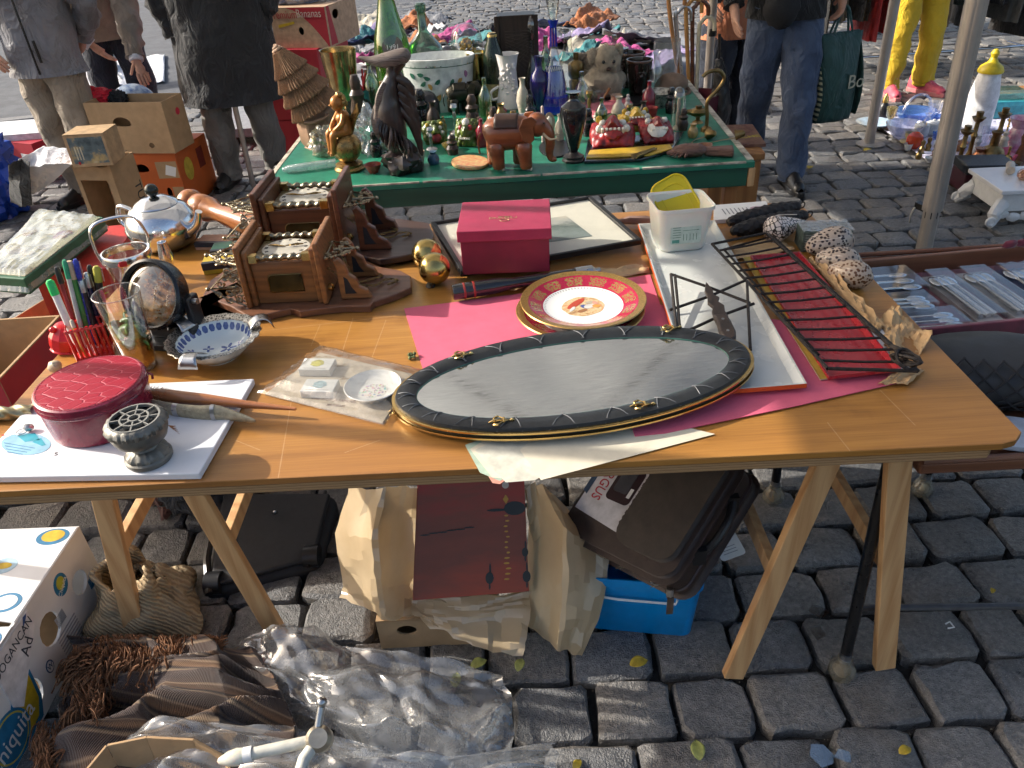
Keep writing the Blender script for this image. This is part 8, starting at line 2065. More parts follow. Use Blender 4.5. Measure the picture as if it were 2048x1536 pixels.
MB().box(-.11,.12,-.19,.19,.52,.55).build('chest_lid',OAKLEG,t,smooth=False,bevel=.006)
t=thing('illustrated_magazine','illustrated magazine with yellow lettering on the chest','magazine',(1.0,3.34,.551),R(-6))
MB().box(-.1,.13,-.15,.15,0,.012).build('cover',M('brown_collage',(.3,.16,.1),.4,ns=26,col2=(.1,.03,.03)),t,smooth=False)
text(t,'MARCHE',.045,M('yellow_letters',(.65,.55,.03),.5),(.04,-.05,.0125),(0,0,.2),.0003)
def clothes_rail(label,x0,x1,y,seed,cols,zr=1.5):
 t=thing('clothes_rail',label,'clothes rail',((x0+x1)/2,y,0),R(3))
 w=(x1-x0)/2
 for x in(-w,w):
  MB().tube([(x,0,.08),(x,0,zr)],.014,10).build('upright',CHROME,t)
  MB().tube([(x,-.28,.08),(x,.28,.08)],.014,10).build('foot_bar',CHROME,t)
  for yy in(-.27,.27):
   o=MB().lathe([(0,-.01),(.03,-.01),(.03,.01),(0,.01)],18,rotm(0,PI/2,.5,(x,yy,.03))).build('caster',M('grey_rubber',(.1,.1,.1),.5),t)
   MB().bar((x,yy,.03),(x,yy,.08),.03,.012).build('fork',STEEL,o)
 MB().tube([(-w,0,zr),(w,0,zr)],.014,10).build('top_rail',CHROME,t)
 MB().tube([(-w,0,.1),(w,0,.1)],.011,10).build('bottom_rail',CHROME,t)
 r=random.Random(seed);n=min(14,int((x1-x0)/.14))
 for k in range(n):
  c=cols[k%len(cols)]
  x=(x0+x1)/2-w+.08+k*(2*w-.16)/(n-1)
  zb=r.choice((.26,.34,.3,.42,.22,.48))
  g=thing('hanging_garment',None or '%s garment hanging %s on the %s rail'%(c[0],('first','second','third','fourth','fifth','sixth','seventh','eighth','ninth','tenth','eleventh','twelfth','thirteenth','fourteenth','fifteenth','sixteenth')[k],label.split()[0]),'garment',(x,y,0),R(r.uniform(-8,14)),'garments on the clothes rails')
  def gf(u,v,zb=zb,s_=r.uniform(0,9)):
   a=u*2*PI;z=lerp(zr-.06,zb,v)
   rx,ry=.035+.02*v,.14+.1*min(1,v*3)
   rp=1+.14*math.sin(a*7+s_)*v+.1*noise.noise(Vector((u*6,v*4,s_)))
   return(rx*math.cos(a)*rp,ry*math.sin(a)*rp,z-.05*abs(math.sin(a))*(1-v)*2)
  MB().grid(gf,40,14).build('cloth',c[1],g,ang=80)
  MB().tube([(0,0,zr-.06),(0,0,zr-.01),(0,.02,zr+.018),(0,.03,zr)],.003,5).build('hanger_hook',STEEL,g)
FB=lambda k,c:fabric('garment_'+k,c)
clothes_rail('near chrome clothes rail on casters behind the yellow trousers',2.62,4.6,6.9,4,[('black',FB('black',(.012,.012,.013))),('patterned grey',FB('pgrey',(.08,.08,.07))),('black wool',FB('black2',(.015,.014,.014))),('dark red',FB('dred',(.25,.01,.015))),('crimson',FB('crimson',(.4,.01,.02))),('taupe',FB('taupe',(.2,.17,.14))),('bright red',FB('red',(.45,.01,.02))),('grey brown',FB('gbrown',(.17,.15,.13))),('dark green',FB('dgreen',(.02,.03,.022))),('charcoal',FB('char',(.03,.03,.03)))],1.35)
clothes_rail('far chrome clothes rail with dark coats at top right',2.4,5.6,8.6,9,[('navy',FB('navy',(.012,.014,.03))),('black felt',FB('black3',(.012,.012,.012))),('dark plum',FB('plum',(.06,.01,.03))),('olive',FB('olive',(.05,.05,.025)))],1.4)
# BEHIND THE GREEN TABLE
t,f,dm=carton('red_banana_carton','red and tan banana carton with white lettering behind the thatched vessel',UY(537,18,5.25),UY(648,12,5.15),UY(700,2,5.6),UY(560,96,5.25).z,UY(600,12,5.25).z,M('tan_carton',(.5,.34,.22),.65),closed=True,holes=[('front',.52,.42,.045,.1),('right',.3,.75,.1,.12)])
w_,h_=dm['front']
decal(t,f['front'],[(.3*w_,h_*.99)]+[(lerp(.3,.98,u)*w_,h_*(.99-.97*u**1.7))for u in(.2,.4,.6,.8,1.0)]+[(w_*.995,0.01),(w_*.995,h_*.99)],REDB,'red_print')
ftext(t,f['front'],'Premium',.24*w_,.82*h_,.065,REDB,0,.8,.0012);ftext(t,f['front'],'Bananas',.7*w_,.84*h_,.065,M('pale_tan_letter',(.62,.52,.45),.6),0,.8,.0014)
decal(t,f['front'],[(.12*w_,.5*h_),(.42*w_,.6*h_),(.42*w_,.66*h_),(.12*w_,.58*h_)],YP,'yellow_print')
wr,hr_=dm['right'];decal(t,f['right'],[(.02,.01),(.25*wr,.01),(.12*wr,hr_*.99),(.02,hr_*.99)],REDB,'red_print')
zb=UY(560,96,5.25).z
t,f,dm=carton('red_lower_carton','dark red carton beneath the banana carton with white script',UY(537,180,5.24),UY(648,185,5.14),UY(704,170,5.6),.28,zb-.003,REDB,closed=True)
ftext(t,f['front'],'Som',.62*dm['front'][0],.08,.09,WHITE,.2,.9)
carton('bottom_red_carton','lowest red carton of the stack on the cobbles',UY(537,180,5.24),UY(648,185,5.14),UY(704,170,5.6),.0,.277,REDB,closed=True)
p=UY(590,8,5.4);crumple('blue_packaged_goods','blue and white packaged goods on top of the banana carton','packages',(p.x,5.4,UY(600,12,5.25).z),(.17,.1,.06),M('blue_white_pack',(.03,.1,.35),.3,ns=14,col2=(.6,.62,.66)),6,sharp=.4)
p=UY(655,8,5.45);crumple('white_carrier_bag','white carrier bag on the banana carton corner','plastic bag',(p.x,5.45,UY(600,12,5.25).z),(.1,.09,.06),BAG,11,sharp=.6)
HC=[('pink',(.6,.08,.3)),('white',(.66,.66,.66)),('navy blue',(.03,.05,.14)),('crimson',(.4,.02,.06)),('lilac',(.35,.28,.5)),('grey',(.25,.26,.28)),('black',(.015,.015,.016)),('light blue',(.2,.36,.55)),('orange',(.55,.18,.05)),('cream',(.6,.54,.42)),('teal',(.03,.22,.24)),('brown',(.16,.08,.04))]
r=random.Random(21)
spots=[(730,85),(752,60),(742,40),(765,25),(720,20),(700,50),(830,60),(860,40),(890,60),(905,30),(850,15),(935,60),(960,40),(980,70),(880,85),(820,25),(915,80),(1000,30),(1090,60),(1120,40),(1150,70),(1170,45),(1195,60),(1140,15),(1185,15),(1075,25),(1225,50),(1250,70),(1275,55),(1210,30),(1300,85),(1290,45),(660,30),(640,55),(780,75)]
for i,(px,py)in enumerate(spots):
 nm,c=HC[(i*5+i//3)%12]
 p=U(px,py+22,.25)
 sz=r.uniform(.2,.36);a=r.uniform(0,6.3);e1,e2=Vector((math.cos(a),math.sin(a),0))*sz,Vector((-math.sin(a),math.cos(a),0))*sz*r.uniform(.5,.8)
 c_=Vector((p.x,p.y,.16+r.uniform(0,.1)))
 o=sheet('crumpled_garment',fabric('heap_'+nm.replace(' ','_'),tuple(q*.75 for q in c),r=.8),[c_-e1-e2-Vector((0,0,.08)),c_+e1-e2-Vector((0,0,.04)),c_+e1+e2+Vector((0,0,.06)),c_-e1+e2-Vector((0,0,.02))],.075,20,16,2.4,.006,i*1.7,ang=80)
 tag(o,'%s crumpled garment, piece %s from the left of the far pile'%(nm,'one two three four five six seven eight nine ten eleven twelve thirteen fourteen fifteen sixteen seventeen eighteen nineteen twenty twenty-one twenty-two twenty-three twenty-four twenty-five twenty-six twenty-seven twenty-eight twenty-nine thirty thirty-one thirty-two thirty-three thirty-four thirty-five'.split()[sorted(spots).index((px,py))]),'garment','heap of clothes far behind')
t=thing('low_back_table','low table under the far heap of clothes','table',(-.1,6.9,0));MB().box(-2.0,2.0,-1.2,1.5,.06,.12).build('table_top',M('dusty_cloth',(.25,.26,.28),.9),t,smooth=False)
for x in(-1.9,1.9):
 for y in(-1.1,1.4):MB().box(x-.03,x+.03,y-.03,y+.03,0,.06).build('leg',OAKLEG,t,smooth=False)
p=U(1372,190,0);bx=Vector((1.12,4.35,0))
t=thing('umbrella_stand','dark stand holding walking canes and umbrellas','umbrella stand',bx)
MB().lathe([(0,0),(.1,0),(.12,.02),(.12,.5),(.115,.5),(.11,.03),(0,.03)],24).build('bin',M('maroon_bin',(.08,.01,.02),.4),t)
for i,(px,py,m_,l)in enumerate(((1338,-10,OAKLEG,'orange wooden cane leaning left in the stand'),(1372,5,wood('cane_orange',(.5,.25,.07),(.35,.15,.04),3,2),'light orange wooden cane with curved handle'),(1352,20,STEEL,'steel umbrella shaft with black grip'),(1398,40,M('ivory_cane',(.6,.55,.4),.35),'ivory coloured cane with crook handle at right'),(1385,10,OAKD,'dark wooden cane in the umbrella stand'))):
 e=UY(px,py+25,4.35);c=thing('walking_cane',l,'cane',bx+Vector((0,0,.04)),group='canes in the stand')
 d=e-(bx+Vector((0,0,.04)))
 s_=Vector((.05,0,0))
 MB().tube(smooth_path([(0,0,0),d*.5,d,d+Vector((.01,0,.05)),d+Vector((.04,0,.075)),d+Vector((.075,0,.05)),d+Vector((.08,0,.005))],5),.011,8).build('stick',m_,c)
e=UY(1385,130,4.3);t=thing('folded_black_umbrella','folded black umbrella hanging beside the canes','umbrella',bx+Vector((.1,-.04,.12)))
MB().tube([(0,0,0),(.01,0,.12),(.02,0,.3),(.0,0,.5),(-.02,0,.56)],[.012,.05,.06,.035,.012],12,wob=.02,wf=18).build('canopy',fabric('black_nylon',(.012,.012,.013),r=.4),t)
MB().tube([(-.02,0,.55),(-.03,0,.68)],.008,8).build('handle',BLACK,t)
carton('white_red_box','white and red box lying between the two tables',(-.55,2.33,0),(.02,2.3,0),(.0,2.62,0),.0,.42,M('white_red_carton',(.62,.58,.56),.6,ns=3,col2=(.45,.03,.06)),closed=True)
carton('yellow_blue_book_box','white box with blue and yellow print behind the rear clock',(-1.0,2.3,0),(-.62,2.3,0),(-.62,2.55,0),.0,.4,M('white_blue_carton',(.62,.62,.6),.6),closed=True)
t=thing('red_wooden_drawer','dark red wooden drawer between the tables','tray',(-.15,2.22,.42),R(-2));MB().box(-.4,.42,-.06,.1,0,.05).build('tray_front',M('dark_red_wood',(.16,.012,.012),.4),t,smooth=False,bevel=.004)  # dark red drawer, modelled as one block
t=thing('brown_wooden_crate','brown wooden crate under the green table','crate',(.55,2.75,0));
MB().box(-.33,.33,-.12,-.1,.0,.48).build('crate_back',wood('dark_crate',(.14,.065,.035),(.07,.03,.015),1.5,0),t,smooth=False)
for x in(-.32,.0,.3):MB().box(x-.02,x+.02,-.14,-.121,0,.5).build('crate_post',OAKLEG,t,smooth=False)
for z in(.06,.3):MB().box(-.33,.33,-.155,-.1405,z,z+.06).build('crate_slat',M('dark_red_wood',(.16,.012,.012),.4),t,smooth=False)
# UNDER AND BEFORE THE TABLE
def foreground_banana_box():
 z1=.25
 A,B=U(158,1052,z1),U(-20,1320,z1)
 ex=Vector(((A-B).x,(A-B).y,0));L=ex.length*1.0;ex.normalize()
 c0=Vector((B.x,B.y,0))-ex*.12;c1=Vector((A.x,A.y,0));ey=Vector((-ex.y,ex.x,0));c2=c1+ey*.4
 WB_=M('white_banana_card',(.7,.7,.69),.6,var=.05,ns=10)
 t,f,dm=carton('banana_carton','white blue and yellow banana carton in the lower left corner',c0,c1,c2,.0,z1,WB_,CARD,False,holes=[('front',.56,.56,.075,.17),('front',.84,.55,.06,.13),('front',.32,.3,.055,.15)],th=.007)
 w,h=dm['front'];d=dm['left'][0];F=f['front']
 BLU,YEL=M('banana_blue',(.015,.17,.33),.55),M('banana_yellow',(.6,.4,.015),.55)
 def swp(o):return[(0,.0+o*.0),(.0,.62*h-o*.4),(.10*w,.38*h-o*.3),(.3*w,.5*h-o*.6),(.40*w,.62*h-o),(.40*w,.22*h),(.33*w,.04*h+o*.3),(.2*w,0.003)]
 decal(t,F,[(0,.002),(0,.7*h),(.11*w,.42*h),(.17*w,.42*h),(.36*w,.86*h),(.36*w,.5*h),(.345*w,.2*h),(.3*w,.03*h),(.22*w,.002)],BLU,'blue_sweep')
 decal(t,F,[(0,.06*h),(0,.62*h),(.12*w,.36*h),(.18*w,.36*h),(.345*w,.74*h),(.34*w,.45*h),(.325*w,.22*h),(.28*w,.09*h),(.2*w,.06*h)],YEL,'yellow_sweep',.0012)
 decal(t,F,ell(.12*w,.26*h,.12*w,.24*h,30),BLU,'logo_oval',.0016);decal(t,F,ell(.12*w,.26*h,.108*w,.215*h,30),M('logo_ring',(.62,.5,.06),.5),'logo_ring',.0019);decal(t,F,ell(.12*w,.26*h,.1*w,.2*h,30),BLU,'logo_centre',.0022)
 ftext(t,F,'Chiquita',.115*w,.25*h,.062,WHITE,.05,.8,.0026)
 decal(t,F,[(.2*w,.45*h),(.24*w,.34*h),(.5*w,.8*h),(.5*w,.97*h),(.22*w,.97*h)],M('white_label_paper',(.74,.72,.72),.7),'paper_label',.003)
 PEN_=M('handwriting_ink',(.02,.03,.05),.6)
 ftext(t,F,'DOGANCAN',.345*w,.85*h,.032,PEN_,.1,.8,.0034);ftext(t,F,'Ad',.405*w,.72*h,.045,PEN_,.5,.8,.0034)
 decal(t,F,[(.43*w,.88*h),(.47*w,.93*h),(.485*w,.96*h),(.46*w,.97*h)],M('blue_ink_shape',(.03,.08,.25),.6),'ink_mark',.0034)
 decal(t,F,ell(.73*w,.77*h,.05*w,.12*h,28),BLU,'round_logo',.0014);decal(t,F,ell(.73*w,.79*h,.03*w,.07*h,20),M('logo_yellow_green',(.45,.45,.04),.5),'round_logo_figure',.0018)
 ftext(t,F,'Chiquita',.73*w,.74*h,.018,WHITE,.5,.8,.0022)
 for k in range(9):decal(t,F,[((.885+.007*k)*w,.34*h),((.889+.007*k)*w,.34*h),((.889+.007*k)*w,.46*h),((.885+.007*k)*w,.46*h)],BLU,'barcode_bar',.0012)
 GR=M('grey_fine_print',(.35,.35,.36),.7)
 for k in range(12):decal(t,F,[((.6+.006*k)*w,.46*h),((.603+.006*k)*w,.46*h),((.603+.006*k)*w,.58*h),((.6+.006*k)*w,.58*h)],GR,'barcode_bar',.0012)
 for k in range(8):decal(t,F,[(.56*w,(.1+.04*k)*h),(.72*w,(.1+.04*k)*h),(.72*w,(.115+.04*k)*h),(.56*w,(.115+.04*k)*h)],GR,'print_line',.0012)
 decal(t,F,ell(.455*w,.3*h,.026*w,.07*h,22),M('dark_blue_mark',(.02,.07,.16),.6),'round_mark',.0012);decal(t,F,ell(.455*w,.3*h,.021*w,.057*h,22),WB_,'round_mark_inner',.0016);ftext(t,F,'W',.455*w,.3*h,.022,MATS['dark_blue_mark'],0,.8,.002)
 T=f['top']
 flap=MB().prism([(.42*w,.002),(w-.002,.002),(w-.002,d*.98),(.5*w,d*.98),(.5*w,d*.5),(.46*w,d*.28)],-.004,.001,T.T).build('top_flap',WB_,t,smooth=False,bevel=.001)
 MB().prism([(.03*w,.0),(.4*w,.0),(.4*w,.12*d),(.03*w,.14*d)],-.006,.0008,T.T).build('side_flap',WB_,t,smooth=False,bevel=.001)
 MB().prism([(.5*w,.5*d),(.505*w,.5*d),(.505*w,.98*d),(.5*w,.98*d)],.0012,.003,T.T).build('torn_edge',CARD,t,smooth=False)
 decal(t,T,ell(.93*w,.12*d,.055*w,.1*d),BLU,'print',.0016);decal(t,T,ell(.935*w,.12*d,.04*w,.07*d),YEL,'print',.002)
 decal(t,T,ell(.75*w,.3*d,.05*w,.08*d),M('pale_blue_logo',(.35,.5,.6),.6),'print',.0016);decal(t,T,ell(.75*w,.3*d,.02*w,.05*d),YEL,'print',.002)
 decal(t,T,ell(.8*w,.55*d,.05*w,.08*d),MATS['pale_blue_logo'],'print',.0016);decal(t,T,ell(.8*w,.55*d,.02*w,.05*d),YEL,'print',.002)
 decal(t,T,ell(.53*w,.13*d,.055*w,.09*d),BLU,'print',.0016);decal(t,T,ell(.53*w,.13*d,.042*w,.065*d),WB_,'print',.002)
 decal(t,T,ell(.32*w,.06*d,.05*w,.05*d),BLU,'print',.0016);decal(t,T,ell(.32*w,.06*d,.025*w,.03*d),YEL,'print',.002)
 MB().tube([T.T@Vector((x*w,y*d,.003))for x,y in((.85,.78),(.88,.85),(.84,.9),(.78,.86),(.8,.8),(.88,.74),(.74,.95))],.003,5).build('ribbon_scrawl',M('violet_ink',(.12,.1,.4),.6),t)
foreground_banana_box()
def suitcase():
 lo0,lo1=U(405,1195,.02),U(640,1130,.02)
 hi0,hi1=UY(440,985,1.72),UY(675,985,1.72)
 t=thing('black_suitcase','black fabric suitcase leaning under the table','suitcase',(lo0+lo1)/2)
 L0=t.location
 q=[lo0-L0,lo1-L0,hi1-L0,hi0-L0]
 n=(q[1]-q[0]).cross(q[3]-q[0]).normalized();th=n*.16
 if n.y>0:th=-th
 BK=M('black_suitcase_fabric',(.014,.014,.016),.6,bump=.3,bs=500)
 def slabmesh(q,a,b,nm,mt,bev,par):
  vs=[p+a for p in q]+[p+b for p in q]
  return MB().add(vs,[(0,1,2,3),(7,6,5,4),(0,4,5,1),(1,5,6,2),(2,6,7,3),(3,7,4,0)]).build(nm,mt,par,bevel=bev,seg=4)
 body=slabmesh(q,Vector((0,0,0)),-th,'case_body',BK,.03,t)
 ins=[p.lerp((q[0]+q[1]+q[2]+q[3])/4,.1)for p in q]
 slabmesh(ins,th*.02,th*.0+th*.12,'front_pocket',BK,.015,t)
 for k in(.06,.9):
  MB().tube([q[0].lerp(q[1],k)+th*.03,q[3].lerp(q[2],k)+th*.03],.006,6).build('piping',BLACK,t)
 MB().ball(q[3].lerp(q[2],.5)+(q[0]-q[3])*.25+th*.14,(.006,.004,.006),8,6).build('stud',STEEL,t)
 for k in(.08,.92):MB().lathe([(0,-.02),(.03,-.02),(.03,.02),(0,.02)],16,rotm(0,PI/2,0,q[0].lerp(q[1],k)+Vector((0,.03,.012)))).build('wheel',BLACK,t)
 MB().tube([q[0]+Vector((.02,0,.01)),q[0].lerp(q[3],.3)+th*.1,q[0].lerp(q[3],.55)+th*.1],.011,8).build('handle_bar',BLACK,t)
suitcase()
p=U(385,1060,.0);crumple('dark_blue_rucksack','dark blue-grey rucksack behind the left trestle','rucksack',(p.x,p.y+.15,0),(.15,.14,.17),fabric('slate_nylon',(.03,.035,.045),r=.55),5,sharp=.3)
p=U(330,1060,0);crumple('brown_fur_hat','reddish brown fuzzy fur piece behind the left trestle leg','fur',(p.x,p.y+.12,0),(.07,.08,.12),fabric('brown_plush',(.16,.07,.055),bump=1.2,bs=200),2,sharp=.5)
TISS=thin('tan_tissue',(.6,.45,.25),.5,.05,.85,(.6,.42,.22),.5,30)if False else None
def tissue_mat():
 t=NT('tan_wrapping_paper');v=t.coord();n=t.noise(v,6,4)
 c=t.ramp(n,[(.3,(.6,.44,.25)),(.7,(.74,.58,.37))])
 d=t.new('BsdfDiffuse',{'Color':c});tl=t.new('BsdfTranslucent',{'Color':c});g=t.new('BsdfGlossy',{'Color':(1,1,1),'Roughness':.35})
 bp=t.bump(t.noise(v,14,2),.15,.006)
 for q in(d,g):t.put(q.inputs['Normal'],bp)
 m1=t.new('MixShader',{0:.45,1:d,2:tl});m2=t.new('MixShader',{0:.09,1:m1,2:g});t.t.links.new(m2.outputs[0],t.out.inputs[0])
 MATS['tan_wrapping_paper']=t.m
 return t.m
TP=tissue_mat()
YB=1.30
def vdrape(name,label,cat,pts,ys,mat,seed,amp=.025,nu=15,nv=15,freq=3,solid=0):
 """standing or hanging sheet: picture points met at real depths"""
 P_=[[UY(*p,y)for p,y in zip(r,yr)]for r,yr in zip(pts,ys)]
 c=sum((p for r in P_ for p in r),Vector())/(len(P_)*len(P_[0]))
 def fn(u,v):
  if 0<u<1:u+=.03*noise.noise(Vector((u*40,v*40,seed)))
  if 0<v<1:v+=.03*noise.noise(Vector((u*40,v*40,seed+5)))
  nr,nc=len(P_)-1,len(P_[0])-1
  j=min(nr-1,int(v*nr));i=min(nc-1,int(u*nc));a,b=u*nc-i,v*nr-j
  p=P_[j][i].lerp(P_[j][i+1],a).lerp(P_[j+1][i].lerp(P_[j+1][i+1],a),b)-c
  w1=noise.noise(Vector((u*2+seed,v*2,7)))*.35
  n1=noise.noise(Vector((u*1.5+seed+w1,v*1.5+seed,.3)));n2=1-2.2*abs(noise.noise(Vector((u*2.6+w1+v*.8,v*2.2+seed,2))));n3=abs(noise.noise(Vector((u*5.5+seed+v,v*5+w1*3,4))))
  k=amp*(n1*1.1+n2*.55+n3*.45)
  e=.012*noise.noise(Vector((u*7,v*7,seed)))*(4*abs(u-.5)*abs(v-.5)+.3)
  return(p.x+e,p.y-k,p.z+e+k*.1)
 o=MB().grid(fn,nu,nv).build(name,mat,None,smooth=False);o.location=c
 o.data.shade_smooth();o.data.set_sharp_from_angle(angle=R(11));md=o.modifiers.new('sub','SUBSURF');md.subdivision_type='SIMPLE';md.levels=md.render_levels=0
 return tag(o,label,cat)
vdrape('tan_paper_wrapping','left bulge of tan wrapping paper lit by the sun','paper',[[(700,962),(770,968),(838,968)],[(672,1060),(750,1070),(835,1080)],[(690,1160),(760,1170),(835,1180)],[(678,1196),(770,1230),(845,1215)]],[[1.42,1.34,1.4],[1.38,1.25,1.36],[1.3,1.22,1.3],[1.27,1.2,1.26]],TP,3,.03)
vdrape('tan_paper_wrapping','right bulge of tan wrapping paper with bluish stains','paper',[[(1052,968),(1085,965),(1130,1000)],[(1055,1080),(1130,1050),(1215,1100)],[(1050,1190),(1130,1180),(1212,1190)],[(1050,1240),(1120,1300),(1165,1320)]],[[1.4,1.36,1.4],[1.36,1.24,1.27],[1.28,1.18,1.2],[1.24,1.14,1.13]],TP,9,.03)
vdrape('tan_paper_wrapping','lower fold of tan wrapping paper under the red book','paper',[[(828,1185),(930,1190),(1058,1180)],[(820,1220),(930,1230),(1062,1220)],[(850,1240),(940,1285),(1045,1305)]],[[1.26,1.24,1.26],[1.22,1.2,1.21],[1.2,1.15,1.13]],TP,14,.02)
def red_book():
 q=[UY(828,1200,1.235),UY(1058,1182,1.235),UY(1048,950,1.39),UY(838,955,1.39)]
 c=sum(q,Vector())/4;t=thing('red_picture_book','glossy red picture book with sunset lake cover standing in paper','book',c)
 q=[p-c for p in q];n=(q[1]-q[0]).cross(q[3]-q[0]).normalized()
 if n.y>0:n=-n
 def sl(pts,a,b,nm,mt,par,bev=0):
  vs=[p+n*a for p in pts]+[p+n*b for p in pts]
  return MB().add(vs,[(0,3,2,1),(4,5,6,7),(0,1,5,4),(1,2,6,5),(2,3,7,6),(3,0,4,7)]).build(nm,mt,par,smooth=False,bevel=bev)
 tb=NT('red_sunset_cover');v=tb.coord(scale=(1,1,4));nz=tb.noise(v,4,5)
 z=tb.new('SeparateXYZ',{0:tb.coord()}).outputs[2]
 g=tb.math('MULTIPLY_ADD',z,1.6,tb.math('MULTIPLY_ADD',nz,.6,.2))
 tb.pbsdf(Base_Color=tb.ramp(g,[(.2,(.36,.045,.012)),(.45,(.17,.04,.018)),(.55,(.2,.045,.02)),(.75,(.38,.02,.012))]),Roughness=.42)
 L=lambda u,v:q[0].lerp(q[1],u).lerp(q[3].lerp(q[2],u),v)
 sl(q,0,.004,'front_cover',tb.m,t,.001);sl(q,-.03,-.026,'back_cover',tb.m,t,.001)
 sl([L(.01,.01),L(.985,.015),L(.985,.985),L(.01,.985)],-.0258,-.0002,'pages',CREAM,t)
 sl([L(-.012,0),L(.012,0),L(.012,1),L(-.012,1)],-.031,.0045,'spine',tb.m,t,.002)
 cov=t
 def blob(u,v,ru,rv,mt,nm,n_=14,off=.0046):
  pts=[L(u+ru*math.cos(2*PI*k/n_),v+rv*math.sin(2*PI*k/n_))for k in range(n_)]
  MB().add([p+n*off for p in pts]+[p+n*(off-.0004)for p in pts],[tuple(range(n_)),tuple(range(n_,2*n_))[::-1]]+[(i,n_+i,n_+(i+1)%n_,(i+1)%n_)for i in range(n_)]).build(nm,mt,cov,smooth=False)
 WM,YM,KM=M('pale_sun',(.6,.55,.48),.3),M('amber_glint',(.5,.27,.02),.3),M('silhouette_black',(.012,.014,.012),.4)
 blob(.82,.92,.033,.03,WM,'printed_sun');blob(.82,.8,.028,.04,YM,'printed_glint',4)
 for k in range(13):blob(.82+.01*math.sin(k*2),.66-k*.045,.02-.0006*k+.012*(k>7),.008,YM,'printed_ripple',8)
 blob(.9,.72,.1,.06,KM,'printed_headland');blob(.74,.71,.1,.012,KM,'printed_headland')
 for u,v,s_ in((.66,.14,1),(.985,.13,1),(.98,.34,.8)):
  blob(u,v,.036*s_,.05*s_,KM,'printed_swan');blob(u+.006,v+.075*s_,.008,.05*s_,KM,'printed_swan_neck');blob(u,v-.07*s_,.008,.03*s_,KM,'printed_reflection')
 for k in range(6):blob(.08+.08*k,.53+.008*k+.004*(k%2),.05,.006,KM,'printed_shore',8)
red_book()
carton('small_brown_carton','small brown carton under the wrapping paper',U(762,1292,.01)+Vector((0,.0,0)),U(1000,1280,.01),U(1000,1200,.01),.0,.1,CARD,closed=True,holes=[('front',.24,.62,.085,.17)])
def blue_tub():
 a,b=U(1170,1262,.0),U(1388,1282,.0)
 t=thing('blue_plastic_tub','bright blue plastic storage tub under the table','tub',((a.x+b.x)/2,(a.y+b.y)/2,0),math.atan2(b.y-a.y,b.x-a.x))
 w=(b-a).length;d=.3;h=.2
 BT=M('bright_blue_plastic',(.0,.25,.62),.35,var=.06)
 def ring(s_,z):return[(x,y+d/2,z)for x,y in rrect(w*s_,d*s_,.025,5)]
 rings=[ring(.93,0),ring(.95,.004),ring(1.03,h*.86),ring(1.07,h*.88),ring(1.07,h),ring(1.05,h),ring(1.02,h*.97),ring(.94,.01)]
 vs=sum(rings,[]);n=len(rings[0])
 MB().add(vs,[tuple(range(n))[::-1]]+[(k*n+i,k*n+(i+1)%n,(k+1)*n+(i+1)%n,(k+1)*n+i)for k in range(7)for i in range(n)]+[tuple(range(7*n,8*n))]).build('tub_body',BT,t,ang=35)
 MB().tube([(-w*.42,-.012,h*.72),(-w*.2,-.014,h*.7),(w*.3,-.014,h*.7),(w*.31,-.012,h*.76)],.003,6).build('white_handle',WHITE,t)
blue_tub()
